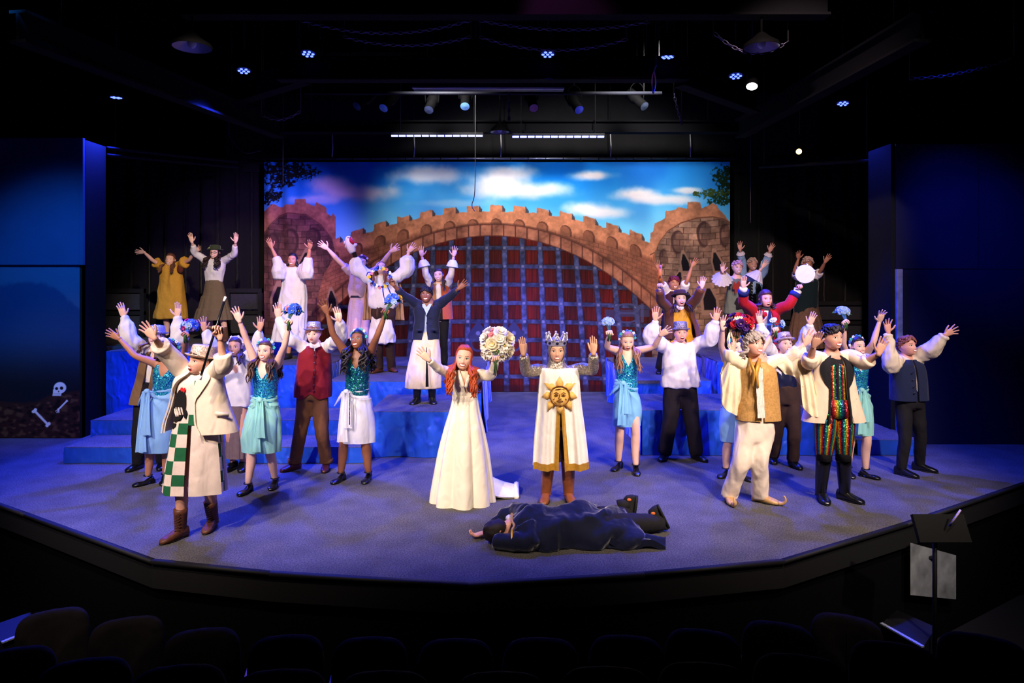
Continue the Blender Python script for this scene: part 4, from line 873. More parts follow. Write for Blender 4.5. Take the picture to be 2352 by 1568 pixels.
            if brow:
                mb = MB(); xs = np.linspace(-1, 1, 8); arch = .098 + .018 * (1 - xs ** 2) + .006 * xs * sg
                rows = [face_pt(cx + .088 * xs, arch - .008 * (1 - .4 * np.abs(xs)), .006), face_pt(cx + .088 * xs, arch, .014), face_pt(cx + .088 * xs, arch + .008 * (1 - .6 * np.abs(xs)), .006)]
                mb.grid(s.hp(np.array(rows).reshape(-1, 3)).reshape(3, 8, 3), False); mb.build('eyebrow', hm, s.root)
        mb = MB(); n = 16; a = np.linspace(0, 2 * np.pi, n, endpoint=False)
        W, Ht, lift, zc = {'smile': (.125, .040, .030, -.280), 'open': (.088, .072, .006, -.295), 'wide': (.115, .066, .020, -.288), 'closed': (.085, .014, .004, -.275), 'grimace': (.10, .034, -.012, -.28)}[mouth]
        def ring(r, o, rx=None):
            x = (rx or W) * r * np.cos(a); z = zc + Ht * r * np.sin(a) + lift * (x / W) ** 2
            return face_pt(x, z, o)
        def put(rows, m):
            rows = np.array(rows); mb.grid(s.hp(rows.reshape(-1, 3)).reshape(rows.shape), True, False, True, m)
        o1 = face_pt(W * 1.16 * np.cos(a), zc + (Ht + .020) * np.sin(a) + lift * (W * 1.16 * np.cos(a) / W) ** 2, .002)
        rows = np.array([o1, ring(1.04, .016), ring(.92, .008)]); mb.grid(s.hp(rows.reshape(-1, 3)).reshape(rows.shape), True, m=0)
        put([ring(.94, .007), ring(.4, .006)], 1)
        if mouth != 'closed':
            xs = np.linspace(-.86, .86, 9); lo = .05 if mouth in ('open', 'wide') else -.75
            zt = zc + Ht * np.sqrt(1 - xs ** 2) * .9 + lift * xs ** 2; zb = zc + Ht * lo * np.sqrt(1 - xs ** 2) + lift * xs ** 2 + (.3 * Ht if mouth in ('open', 'wide') else 0)
            rows = np.array([face_pt(W * xs, np.minimum(zb, zt - .002), .013), face_pt(W * xs, zt, .013)])
            mb.grid(s.hp(rows.reshape(-1, 3)).reshape(rows.shape), False, m=2)
        mb.build('mouth', [LIPS[lip], MOUTHIN, TEETH], s.root)
        return s
    # --- hair
    def cap(s, mb, line=(.30, .10, -.25, -.36), off=1.07, noise=.02, nf=9.0, m=0):
        az = np.linspace(-np.pi, np.pi, 41)[:-1]; aa = np.abs(az)
        zl = np.interp(aa, [0, .9, 1.5, 2.2, np.pi], [line[0], line[0] * .8 + line[1] * .2, line[1], line[2], line[3]])
        thm = np.arccos(np.clip(zl / .5, -.98, .98)); rows = []
        for r in np.linspace(1, .04, 12):
            p = head_shape(az, thm * r, 0)
            k = off if r < .97 else 1.0
            q = p * (k + 0.0) + 0
            q = q + nrm_rows(p) * (noise * vnoise(p * nf + s.h * 31)[:, None])
            rows.append(q)
        mb.grid(s.hp(np.array(rows).reshape(-1, 3)).reshape(12, 40, 3), True, False, True, m)
    def strands(s, mb, length, n=30, front=True, wave=.02, wf=3.0, spread=.09, rad=.017, az0=62, az1=180, zr=.20, seed=1, out=.05, m=0):
        rnd = random.Random(seed); n = int(n * 2.4) // 2 * 2; rad = rad * .62
        for i in range(n):
            az = math.radians(az0 + (az1 - az0) * ((i // 2) + .5) / (n / 2)) * (1 if i % 2 else -1); az += rnd.uniform(-.08, .08)
            zz = zr + rnd.uniform(-.08, .1); th = math.acos(max(-.98, min(.98, zz / .5)))
            p0 = s.hp(head_shape(np.array([az]), np.array([th]), 0)[0] * 1.015)
            p1 = s.hp(head_shape(np.array([az]), np.array([math.acos(-.5)]), 0)[0] * 1.18 + A(0, .03, 0))
            fr = math.cos(az); hdir = s.R @ A(math.sin(az), -fr, 0)
            isf = front and abs(math.degrees(az)) < 95
            ln = length * rnd.uniform(.82, 1.05)
            pts = [p0, p1]; ph = rnd.uniform(0, 6.28)
            sp = spread * rnd.uniform(.35, 1.0); base = p1 + A(hdir[0] * sp * (.45 if isf else .8), hdir[1] * sp * .5, 0) + (s.fwd * (out + rnd.uniform(0, .03)) if isf else -s.fwd * .02)
            for k in (0.2, .4, .6, .8, 1.0):
                o = A(math.sin(ph + k * wf * 2), .6 * math.cos(ph + k * wf * 2), 0) * wave + A(rnd.gauss(0, .006), 0, 0)
                pts.append(base + o + A(0, 0, -ln * k) + (s.fwd * (.09 * k) if isf else 0) + A(hdir[0], 0, 0) * .02 * k)
            mb.tube(pts, [rad * .7, rad, rad * 1.1, rad * 1.1, rad, rad * .8, rad * .3], 5, 15, flat=.8)
    def hair(s, rgb, style='long', **k):
        hm = mat('hair_%d_%d_%d' % rgb, rgb, 0.5, var=.45, scale=60, bump=.5, bscale=150, stretch=(1, 1, .12), spec=.4)
        mb = MB(); name = 'hair'
        if style == 'long':
            s.cap(mb, k.pop('line', (.31, .10, -.3, -.42)), k.pop('off', 1.08)); s.strands(mb, **k)
        elif style == 'short':
            ln_ = k.get('line', (.24, .04, -.12, -.30)); of = k.get('off', 1.10); s.cap(mb, ln_, of, k.get('noise', .045), 8); rnd = random.Random(9)
            for i in range(150):                            # tufts combed over the cap
                az = rnd.uniform(-np.pi, np.pi); lo = np.interp(abs(az), [0, 1.5, np.pi], [ln_[0], ln_[1], ln_[3]]); z0_ = rnd.uniform(lo + .06, .46); pts = []
                for q in (0, .5, 1): zq = z0_ - .10 * q; aq = az + .28 * q * (1 if s.h > 1.7 else -1); pts.append(s.hp(head_shape(np.array([aq]), np.array([math.acos(max(-.98, min(.98, zq / .5)))]), 0)[0] * (of + .01 + .035 * math.sin(q * 2.2))))
                mb.tube(pts, [.009, .012, .004], 5, 6, flat=.7)
        elif style == 'tied':
            s.cap(mb, (.33, .05, -.12, -.3), 1.04, .008); mb.ball(s.hp(A(0, .52, -.05)), .13 * s.hd, 10)
        elif style == 'curls':
            rnd = random.Random(k.get('seed', 3)); s.cap(mb, k.get('line', (.30, .02, -.2, -.33)), 1.06)
            for i in range(k.get('n', 110)):
                az = rnd.uniform(-np.pi, np.pi); lo = np.interp(abs(az), [0, 1, 1.6, np.pi], [.26, .14, k.get('lo', -.2), k.get('lo', -.2) - .1])
                zz = rnd.uniform(lo, .49); p = head_shape(np.array([az]), np.array([math.acos(zz / .5)]), 0)[0]
                mb.ball(s.hp(p * k.get('off', 1.14) + A(rnd.gauss(0, .012), rnd.gauss(0, .012), 0)), rnd.uniform(.055, .085) * s.hd * k.get('sz', 1), 6)
            if k.get('length'): s.strands(mb, k['length'], k.get('ns', 26), True, .025, 4, k.get('spread', .05), .020, 84, 180, -.02, 5, .02)
        o = mb.build(name, hm, s.root); return o
    # --- clothes
    def row(s, u, v, hw, dy=0.0): return P(u, v, s.Y + dy), hw / s.k
    def loft(s, mb, rows, depth=.62, folds=(0, 0), n=28, a=(-180, 180), power=2.4, sub=0, cap=True, m=0, off=0.0, wob=0.0, thick=0.0, yaw=None, foldpow=1.5, phase=0.0):
        """rows (u, v, half width px[, depth ratio[, dy]]) from the hem up"""
        full = abs(a[1] - a[0]) >= 359 if not callable(a) else False
        R = []
        for r in rows:
            c, hw = s.row(r[0], r[1], r[2], r[4] if len(r) > 4 else 0); R.append(np.r_[c, hw, hw * (r[3] if len(r) > 3 and r[3] else depth)])
        R = np.array(R)
        if sub: R = catmull(R, sub)
        m_ = len(R); rings = []; nf, amp = folds
        for i, q in enumerate(R):
            t = i / (m_ - 1)
            if callable(a): a0, a1 = a(t)
            else: a0, a1 = a
            an = np.radians(np.linspace(a0, a1, n, endpoint=not full) if not full else np.linspace(-180, 180, n, endpoint=False))
            ca, sn = np.cos(an), np.sin(an); rr = (np.abs(ca) ** power + np.abs(sn) ** power) ** (-1 / power)
            f = 1.0
            if nf: f = 1 + amp * (1 - t) ** foldpow * (2 * np.abs(np.sin(an * nf * .5 * (1 if nf % 2 == 0 or not full else 1) + .85 * vnoise(np.stack([np.cos(an) * 2, np.sin(an) * 2, 0 * an + t * .6 + phase], -1)) + phase)) ** .75 - 1.3)
            if wob: f = f + wob * vnoise(np.stack([np.cos(an) * 2.2, np.sin(an) * 2.2, 0 * an + t * 5 + phase * 3], -1))
            rings.append(q[:3] + np.outer((q[3] + off) * sn * rr * f, s.lat) + np.outer((q[4] + off) * ca * rr * f, s.fwd))
        rings = np.array(rings)
        if thick:
            cen = R[:, None, :3]; inner = cen + (rings - cen) * (1 - thick / np.maximum(.02, np.linalg.norm(rings - cen, axis=2, keepdims=True)))
            # closed shell: outer, top edge, inner, bottom edge
            V = np.concatenate([rings, inner[::-1], rings[:1]], 0)
            mb.grid(V, full, m=m)
            if not full:
                for col in (0, -1): mb.grid(np.stack([rings[:, col], inner[:, col]], 1), False, m=m)
        else: mb.grid(rings, full, cap and full, cap and full, m)
        return rings
    def sleeve(s, mb, side, prof, end=1.0, n=14, start=.45, m=0, cap=True, sub=18, wob=0.0):
        sh, el, wr = (s.sa, s.ea, s.wa) if side < 0 else (s.sb, s.eb, s.wb)
        inn = sh + (s.S - sh) * start - A(0, 0, .045)
        path = catmull([inn, sh + (el - sh) * .12 - A(0, 0, .01), el * .5 + sh * .5, el, el * .5 + wr * .5, wr], 40)
        d = np.r_[0, np.cumsum(np.linalg.norm(np.diff(path, axis=0), axis=1))]; d /= d[-1]
        t = np.linspace(0, end, sub); pts = np.stack([np.interp(t, d, path[:, i]) for i in range(3)], 1)
        pr = np.array(prof, float); rad = np.interp(t / end, pr[:, 0], pr[:, 1])
        mb.tube(pts, rad, n, 0, m, cap); return pts, rad
    def garment(s, name, rows, mt, sleeves=(), depth=.64, vox=.014, fold=.006, freq=11, it=5, seed=0.0, power=2.5, folds=(0, 0), extra=None, n=32):
        mb = MB(); s.loft(mb, rows, depth, folds, power=power, sub=max(14, len(rows) * 3), n=n)
        for sd, prof, end in sleeves: s.sleeve(mb, sd, prof, end)
        if extra: extra(mb)
        return remesh(mb, vox, it, fold=fold * 1.7, freq=freq, seed=seed + s.h * 3).build(name, mt, s.root)
    def skirt(s, rows, mt, name='skirt', folds=(9, .07), depth=.72, n=84, sub=26, thick=.006, a=(-180, 180), wob=.01, phase=0.0, power=2.1, foldpow=1.0):
        mb = MB(); s.loft(mb, rows, depth, folds, n, a, power, sub, thick=thick, wob=wob, phase=phase, foldpow=foldpow)
        return mb.build(name, mt, s.root)
    def trousers(s, mt, hem=.07, thigh=.105, knee=.082, cuff=.072, top=.06, name='trousers', fold=.007, flare=1.0, build=None):
        b = (build or s.build); mb = MB(); ang = np.linspace(0, 2 * np.pi, 20, endpoint=False)
        mb.grid([[s.tp(t, a, .016) for a in ang] for t in (-.16, -.05, .06, .2, .3)], True, True, True)
        for sg, kn, ft in ((-1, s.ka, s.fa), (1, s.kb, s.fb)):
            hp = s.H + s.lat * sg * .085 * b; an = ft + A(0, 0.015, hem)
            mb.tube([hp, hp * .5 + kn * .5, kn, kn * .5 + an * .5, an], np.array([thigh, thigh * .93, knee, knee * .95, cuff]) * b, 14, 18)
        return remesh(mb, .018, 4, fold=fold, freq=10, seed=s.h * 7).build(name, mt, s.root)
    def shoe(s, mt, side, kind='shoe', top=.10, sole=None, ln=.25, w=.047, toe=None):
        if kind == 'mary': ln = .232
        ft = s.fa if side < 0 else s.fb; yaw = math.radians(s.toe[0 if side < 0 else 1] if toe is None else toe)
        f = s.fwd * math.cos(yaw) + s.lat * math.sin(yaw); r = np.cross(f, A(0, 0, 1)) * -1; up = A(0, 0, 1); mb = MB()
        heel = .035 if kind in ('mary', 'boot') else .022
        ang = np.linspace(0, 2 * np.pi, 14, endpoint=False); rings = []
        if kind == 'mary': st = [(-.30, .55, .02, .075), (-.26, .75, .03, .085), (-.1, .72, .024, .072), (.1, .8, .008, .04), (.3, 1.0, .004, .045), (.5, .98, .004, .042), (.64, .7, .006, .032), (.70, .3, .01, .02)]
        else: st = [(-.32, .55, .0, .075), (-.28, .8, .0, .105), (-.1, .85, .0, .115), (.1, .88, .0, .095), (.3, 1.05, .0, .07), (.5, 1.05, .0, .055), (.64, .78, .004, .042), (.70, .3, .012, .028)]
        for x, wd, lo, hi in st:
            c = ft + f * x * ln * 1.0; ring = []
            for a in ang:
                ca, sn = math.cos(a), math.sin(a)
                ring.append(c + r * math.copysign(abs(ca) ** .75, ca) * wd * w + up * (lo + (hi - lo) * (.5 + .5 * math.copysign(abs(sn) ** .7, sn))))
            rings.append(ring)
        mb.grid(rings, True, True, True)
        if kind == 'mary':
            mb.box(ft - f * .27 * ln + up * .022, (.04, .045, .044), 0, np.stack([r, f, up], 1))
            an = ft + up * .10 + A(0, .02, 0)
            mb.tube([an + r * .045 * math.cos(q) + f * .045 * math.sin(q) for q in np.linspace(0, 2 * np.pi, 13)], .006, 6)
        if kind == 'boot':
            kn = s.ka if side < 0 else s.kb; an = ft + A(0, .02, .08)
            tpz = ft[2] + top; q = (tpz - an[2]) / max(.05, kn[2] - an[2]); tp_ = an + (kn - an) * q
            mb.tube([an - up * .03, an, an * .6 + tp_ * .4, tp_], np.array([.06, .056, .066, .078] if top > .32 else [.055, .05, .056, .062]), 14, 10)
        if kind == 'curl':
            p = ft + f * .66 * ln + up * .02; mb.tube([p, p + f * .05 + up * .01, p + f * .075 + up * .045, p + f * .06 + up * .085, p + f * .045 + up * .075], [.026, .017, .012, .008, .004], 8, 14)
        o = mb.build('boot' if kind == 'boot' else 'shoe', mt, s.root)
        sm_ = MB(); rings = []
        for z in (0.001, .012):
            rings.append([ft + f * ln * .2 + f * ln * .52 * math.cos(a) + r * w * (1.08 if math.cos(a) > -.3 else .9) * math.sin(a) + up * z for a in np.linspace(0, 2 * np.pi, 20, endpoint=False)])
        if kind != 'mary':
            sm_.grid(rings, True, True, True); sm_.build('sole', sole or BLACK, o)
        return o
    def shoes(s, mt, **k): return [s.shoe(mt, -1, **k), s.shoe(mt, 1, **k)]
    def hat(s, mt, h=.46, r=.40, brim=.60, name='hat', band=None, zb=.20, tilt=-6, crown=(1.0, .96, .88, .6), brimcurl=.04, droop=0.0, crease=False):
        M = s.R @ np.array(Matrix.Rotation(math.radians(tilt), 3, 'X')); c = s.hp(A(0, .03, zb)); q = s.hd; mb = MB()
        prof = [(.05, h * .98), (r * crown[3], h), (r * crown[2], h * .93), (r * crown[1], h * .6), (r * crown[0], .05), (r * 1.02, 0.0), (r * 1.2, -.012 + droop * .3), (brim * .95, brimcurl + droop), (brim, brimcurl + .015 + droop), (brim * .97, brimcurl - .02 + droop), (r * 1.1, -.035), (r * .95, -.02)]
        mb.lathe([(a * q, b * q) for a, b in prof[::-1]], 28, 0, M, c, 1.0, 1.14, False, True)
        o = mb.build(name, mt, s.root)
        if band:
            b = MB(); b.lathe([(r * 1.03 * q, 0.0), (r * 1.035 * q, .10 * q)], 28, 0, M, c, 1.0, 1.14); b.build('hat_band', band, o)
        return o
    def headband(s, mt, z=.30, tilt=-30, flowers=None, n=9, r=.40):
        mb = MB(); M = s.R @ np.array(Matrix.Rotation(math.radians(tilt), 3, 'X')); c = s.hp(A(0, .03, z - .12)); q = s.hd
        ang = np.linspace(-2.0, 2.0, 26); pts = [c + M @ A(r * math.sin(a) * q * .98, -r * .55 * math.cos(a) * q + .0, r * .72 * math.cos(a) * q) for a in ang]
        mb.tube(pts, .011, 6); o = mb.build('headband', mt[0], s.root)
        rnd = random.Random(int(s.h * 1000)); f = MB()
        for k in range(n):
            p = pts[int((k + .5) / n * 25)]; 
            for j in range(5):
                a = j * 1.2566; f.ball(p + (p - c) * .06 + s.R @ A(.012 * math.cos(a), -.008, .012 * math.sin(a)), (.009, .006, .009), 6, k % len(mt[1:]))
        f.build('headband_flowers', list(mt[1:]), s.root); return o
    def buttons(s, parent, pts, r, mt):
        for p in pts: MB().ball(p, (r, r * .6, r), 8).build('button', mt, parent)
def nrm_rows(p): return p / (np.linalg.norm(p, axis=1, keepdims=True) + 1e-9)
PUFF = [(0, .07), (.15, .085), (.4, .090), (.65, .098), (.82, .088), (.92, .05), (.96, .036), (1, .044)]
LONG = [(0, .072), (.2, .072), (.45, .062), (.6, .058), (.85, .05), (1, .045)]
LOOSE = [(0, .075), (.2, .080), (.5, .076), (.8, .07), (.93, .058), (1, .040)]
TIGHT = [(0, .066), (.3, .058), (.55, .047), (1, .034)]
SHORT = [(0, .07), (.5, .075), (1, .072)]
# ------------------------------------------------------------------ the cast
WHITE = mat('white_cotton', (226, 220, 214), .85, var=.06, bump=.3, bscale=60)
IVORY = mat('ivory_cloth', (224, 206, 178), .85, var=.06, bump=.3, bscale=70)
CREAM = mat('cream_cotton', (232, 214, 176), .85, var=.06, bump=.3, bscale=50)
IVSATIN = mat('ivory_satin', (236, 226, 206), .42, var=.05, scale=6, bump=.15, bscale=30, sheen=.3, spec=.5)
TEALSEQ = sequin('teal_sequins', ((10, 56, 140), (16, 110, 190), (60, 190, 220), (70, 210, 200), (10, 60, 140)), 120, .28, .95, .5)
TEALDK = sequin('dark_teal_sequins', ((6, 30, 80), (10, 60, 120), (16, 120, 124), (24, 140, 104), (8, 36, 90)), 120, .28, .95, .5)
SILVER = sequin('silver_glitter', ((150, 140, 150), (200, 190, 190), (120, 112, 126), (230, 222, 216)), 210, .35, .9, .55)
SILVERD = sequin('dark_silver_glitter', ((120, 110, 108), (150, 140, 136), (90, 82, 84), (222, 214, 206)), 210, .35, .9, .6)
CHAMP = sequin('champagne_glitter', ((214, 186, 160), (190, 160, 136), (240, 220, 196), (160, 130, 112)), 200, .38, .8, .4)
BLACKCL = mat('black_cloth', (20, 18, 22), .85, var=.2, bump=.2)
BLACKLT = mat('black_leather', (14, 14, 16), .28, var=.2, bump=.2, bscale=40, spec=.6)
BROWNLT = mat('brown_leather', (134, 74, 40), .35, var=.25, bump=.25, bscale=40, spec=.5)
DKBROWN = mat('dark_brown_cloth', (58, 38, 30), .85, var=.2, bump=.3)
CORDBR = mat('brown_corduroy', (104, 66, 40), .9, var=.15, bump=.4, bscale=60, weave=True)
NAVYCL = mat('navy_wool', (26, 34, 66), .9, var=.12, bump=.3, sheen=.2)
GOLD = mat('gold_lame', (206, 154, 62), .45, .35, var=.2, bump=.3, bscale=40)
GOLDTRIM = mat('gold_trim', (214, 160, 60), .4, .5, var=.25, bump=.4, bscale=90)
def sheer(name, rgb, alpha): return mat(name, rgb, .7, var=.12, scale=8, bump=.35, bscale=35, alpha=alpha, sheen=.3, stretch=(2, 2, .4))
MINT = sheer('mint_chiffon', (150, 214, 202), .93); PALEBL = sheer('pale_blue_chiffon', (138, 186, 232), .92); WHSHEER = sheer('white_chiffon', (226, 226, 236), .62); SKYBL = sheer('sky_blue_chiffon', (128, 190, 232), .95)
FLW = [mat('flower_white', (240, 238, 240), .7, var=.05), mat('flower_blue', (70, 110, 220), .7), mat('flower_teal', (70, 190, 190), .7)]
PPL = {}

def mermaid(key, label, fa, fb, head, sa, sb, Aa, Bb, wrow, hem, seq, skmat, hair, hairkw=None, knot=None, face='smile', skin='fair', lid=(60, 120, 150), z0=0, folds=(7, .06), **k):
    """sequinned bodice, knotted chiffon skirt, strapped heels. wrow = (u, v, half width) at the waist; hem rows (u, v, hw)"""
    p = Person(label, z0, fa, fb, head, sa, sb, Aa, Bb, skin=skin, chest=.128, slim=1.0, leg=.80, **k); PPL[key] = p; p.root['group'] = 'sequinned dancers in wrap skirts'
    p.make_face(face, 'red', hair, lid=lid)
    kw = dict(length=.26, n=30, wave=.022, rad=.016); kw.update(hairkw or {}); p.hair(hair, 'long', **kw)
    # bodice: neckline dips to a V in front, straps over the shoulders
    mb = MB(); n = 44; rows = []
    az = np.linspace(-np.pi, np.pi, n, endpoint=False); aa = np.abs(az)
    top = np.interp(aa, [0, .25, .62, .95, 1.25, 1.75, 2.3, 2.7, np.pi], [.70, .80, 1.0, .97, .74, .72, .96, .82, .78])
    for q in np.linspace(0, 1, 16):
        rows.append([p.tp(.10 + (tt - .10) * q, a, np.interp(q, [0, .25, .5], [-.012, .004, .011])) for a, tt in zip(az, top)])
    rows = np.array(rows); inner = np.array([[p.tp(.10 + (tt - .10) * .985, a, -.004) for a, tt in zip(az, top)]])
    mb.grid(np.concatenate([rows, inner]), True); mb.build('bodice', seq, p.root)
    # skirt: tight at the waist, gathered to the knot
    rws = [(hem[0], hem[1], hem[2], .62)] + [tuple(r) for r in hem[3:]] + [(wrow[0], wrow[1] + 26, wrow[2] + 5, .72), (wrow[0], wrow[1], wrow[2] + 1.5, .74)]
    sk = p.skirt(rws, skmat, 'wrap_skirt', folds, n=150, sub=44, thick=.004, wob=.018, phase=p.h * 9)
    ku = knot if knot is not None else wrow[0]; kp = P(ku, wrow[1] + 6, p.Y) + p.fwd * (wrow[2] / p.k * .74 + .03)
    me = sk.data; co = np.zeros(len(me.vertices) * 3); me.vertices.foreach_get('co', co); co = co.reshape(-1, 3); lk = kp - A(*p.root['_o'])          # creases fanning out from the knot
    du, dv = co[:, 0] - lk[0], lk[2] - co[:, 2]; rk = np.hypot(du, dv) + .02; thk = np.arctan2(du, dv); ctr = A(p.S[0], p.Y, 0) - A(*p.root['_o']); nd = nrm_rows((co - ctr) * A(1, 1, 0))
    wv_ = (1 - 2 * np.abs(np.sin(thk * 6.5 + 2.2 * vnoise(np.stack([thk * 2, rk * 3, 0 * rk], -1))))) * .020 * np.exp(-rk / .34) * sm(rk, .03, .10) * sm(-co[:, 1] + ctr[1], -.06, .06); me.vertices.foreach_set('co', (co + nd * wv_[:, None]).ravel())
    mb = MB(); mb.ball(kp, (.035, .028, .03), 10)
    for sg in (-1, 1):                                      # gathered folds fanning from the knot, and the two hanging tails
        for j in range(3):
            e = kp + A(sg * (.09 + .04 * j), .09 + .02 * j, -.05 - .07 * j); mb.tube([kp, (kp + e) / 2 + A(0, -.025, .01), e], [.014, .016, .006], 7, 8)
    zt = P(0, hem[1] - 8, p.Y)[2]
    for sg, fr in ((-1, 1.0), (1, .72)):
        ln = (kp[2] - zt) * fr; ts = np.linspace(0, 1, 12); cs = np.linspace(-1, 1, 9)
        g = [[kp + A(sg * .025 + c * (.018 + .045 * t), -.012 - .06 * math.sin(t * 1.5) - .012 * math.cos(c * 6 + sg), -ln * t) for c in cs] for t in ts]; mb.grid(g, False)
    mb.build('knot', skmat, sk)
    p.headband([mat('headband_teal', (40, 90, 110), .5)] + FLW, n=9)
    p.shoes(BLACKLT, kind='mary'); return p

# --- upper left platform -------------------------------------------------------
p = PPL['yellow'] = Person('girl in a loose mustard yellow dress with arms flung out, back left platform', 1.25, (383, 782), (407, 782), (394, 597), (371, 611), (414, 608), [(350, 597), (331, 579), (308, 578)], [(434, 597), (449, 577), (462, 567)], skin='light', hd=.235, hpit=4)
p.make_face('smile', 'bare', (96, 60, 40)); p.hair((104, 62, 44), 'long', length=.17, n=26, wave=.012, spread=.06)
MUST = mat('mustard_linen', (196, 142, 46), .9, var=.10, bump=.35, bscale=60)
p.garment('dress', [(393, 731, 38, .6), (393, 715, 36.5), (394, 690, 32), (394, 660, 27), (394, 635, 24), (393, 618, 23), (393, 609, 21), (393, 604, 11, .8)], MUST, [(-1, [(0, .075), (.6, .085), (1, .10)], .42), (1, [(0, .075), (.6, .085), (1, .10)], .40)], fold=.012, freq=7)
MB().ball(P(414, 617, p.Y - .09), (.06, .05, .085), 10).build('shoulder_patch', mat('russet_cloth', (92, 40, 30), .9), p.root); p.shoes(BLACKLT)
p = PPL['greenhat'] = Person('woman in a green felt hat, glasses, white blouse and brown tiered skirt', 1.25, (481, 783), (517, 784), (495.5, 580), (472, 597), (515, 597), [(447, 580), (441, 556), (434, 526)], [(538, 583), (541, 556), (544, 526)], skin='fair', spa=.4, spb=.4)
p.make_face('smile', 'red', (40, 26, 20)); p.hair((44, 26, 22), 'long', length=.22, n=34, wave=.035, wf=5, spread=.08, rad=.021)
FELT = mat('green_felt', (52, 62, 34), .95, var=.15, sheen=.3); p.hat(FELT, h=.40, r=.40, brim=.58, crown=(1, 1.0, .90, .6), name='felt_hat', tilt=-4)
mb = MB(); [mb.ball(p.hp(A(-.46 + .04 * i, -.05 - .03 * i, .30 + .05 * (i % 2))), .022, 7) for i in range(4)]; mb.build('hat_flowers', mat('pale_green_flower', (150, 170, 110), .8), p.root)
mb = MB()
for sg in (-1, 1): mb.tube([p.hp(face_pt(sg * .15 + .10 * math.cos(a), -.01 + .062 * math.sin(a), .05)) for a in np.linspace(0, 2 * np.pi, 17)], .0035, 5)
mb.tube([p.hp(face_pt(-.05, .0, .05)), p.hp(face_pt(.05, .0, .05))], .0035, 5)
for sg in (-1, 1): mb.tube([p.hp(face_pt(sg * .25, .0, .05)), p.hp(A(sg * .36, .02, .0))], .003, 5)
mb.build('glasses', mat('dark_frames', (40, 24, 20), .3), p.root)
p.garment('blouse', [(492, 648, 19), (492, 635, 20), (493, 618, 23), (493.5, 606, 23), (494, 599, 20), (495, 595, 10, .9)], WHITE, [(-1, LONG, .88), (1, LONG, .88)], fold=.006)
TWEED = mat('brown_tweed', (118, 100, 78), .95, var=.25, scale=90, bump=.4)
s_ = p.skirt([(489.5, 734, 42.5), (490, 712, 37), (491, 706, 34), (491, 682, 28), (492, 677, 25), (492, 655, 21), (492, 643, 18.5)], TWEED, 'tiered_skirt', (15, .06), wob=.01)
MB().lathe([(.135, 0), (.137, .035)], 28, 0, None, P(492, 646.5, p.Y), 1.0, .72).build('waistband', mat('brown_band', (84, 66, 52), .9), s_)
p.shoes(mat('brown_boot_leather', (94, 62, 44), .5, var=.2), kind='boot', top=.26)
# --- middle platforms, left ----------------------------------------------------
p = PPL['robe'] = Person('woman in a long white robe with wide hanging sleeves, in front of the left tower', 1.0, (662, 824), (690, 824), (674, 597), (655, 617), (690, 617), [(641, 606), (624, 569), (616, 548)], [(706, 606), (711.5, 571), (713, 553)], skin='tan', spa=.5, spb=.4, Y=11.9)
p.make_face('smile', 'red', (26, 18, 16)); p.hair((28, 18, 16), 'long', length=.16, n=24, wave=.01, front=False, spread=.05)
ROBE = mat('white_robe_cloth', (206, 200, 200), .85, var=.05, bump=.25, bscale=50)
def bells(mb):
    for sh, el, sg in ((p.sa, p.ea, -1), (p.sb, p.eb, 1)):
        w_ = el * .55 + (p.wa if sg < 0 else p.wb) * .45; dn = A(0, 0, -1)
        for q, dp, r in ((.0, .06, .10), (.35, .16, .12), (.7, .24, .125), (1.0, .26, .11)):
            c = sh + (el - sh) * q + A(sg * .015, -.02, 0); mb.tube([c + A(0, 0, .05), c + dn * dp * .5, c + dn * dp], [r * .55, r * .95, r * .7], 12)
        mb.tube([el + A(0, 0, -.08), el * .6 + w_ * .4 + A(0, 0, -.02), w_ + A(0, 0, -.01)], [.10, .085, .062], 12)
p.garment('robe', [(664, 784, 39, .6), (666, 760, 37), (670, 720, 33), (673, 690, 31), (674, 660, 28), (673, 640, 26), (673, 626, 23), (673, 616, 18), (674, 613, 9, .9)], ROBE, [], fold=.008, freq=9, folds=(9, .09), extra=bells, n=64)
p.shoes(BLACKCL)
p = PPL['pinkdress'] = Person('woman in a pale pink belted dress, half hidden behind the white tunic', .8, (812, 868), (834, 866), (833, 603), (806, 624), (862, 622), [(776, 597), (752, 571), (735, 559)], [(884, 596), (898, 577), (917, 566)], skin='fair', Y=12.0)
p.make_face('closed', 'bare', (60, 40, 36)); p.hair((58, 38, 40), 'long', length=.15, n=22, wave=.01); p.headband([mat('purple_band', (110, 50, 130), .6), FLW[0]], n=3)
PINKL = mat('pale_pink_lace', (206, 176, 172), .85, var=.15, scale=40, bump=.4)
p.garment('dress_top', [(821, 684, 19), (823, 668, 23), (830, 645, 27), (833, 630, 27), (833, 621, 22), (833, 617, 10, .9)], PINKL, [(-1, SHORT, .40), (1, SHORT, .40)])
s_ = p.skirt([(822, 776, 29), (822, 740, 25), (821, 700, 20), (821, 682, 17)], PINKL, 'dress_skirt', (13, .07)); MB().lathe([(.150, 0), (.152, .035)], 28, 0, None, P(821, 683, p.Y), 1, .72).build('belt', mat('dark_belt', (40, 34, 50), .6), p.root); p.shoes(BLACKLT)
p = PPL['tunic'] = Person('person in a puff sleeved white tunic, head tilted back behind the flower hoop', .8, (870, 855), (899, 851), (877, 617), (851, 637), (911, 635), [(823, 619), (813, 578), (806, 560)], [(934, 622), (938, 578), (957, 558)], skin='fair', hpit=38, ha='fist', Y=11.45, toe=(-35, 40), da=0, db=0)
p.make_face('closed', 'bare', (120, 80, 50)); p.hair((126, 78, 48), 'long', length=.26, n=26, wave=.01, az0=50, az1=170)
TUN = mat('white_tunic_cloth', (232, 228, 222), .85, var=.05, bump=.3, bscale=45)
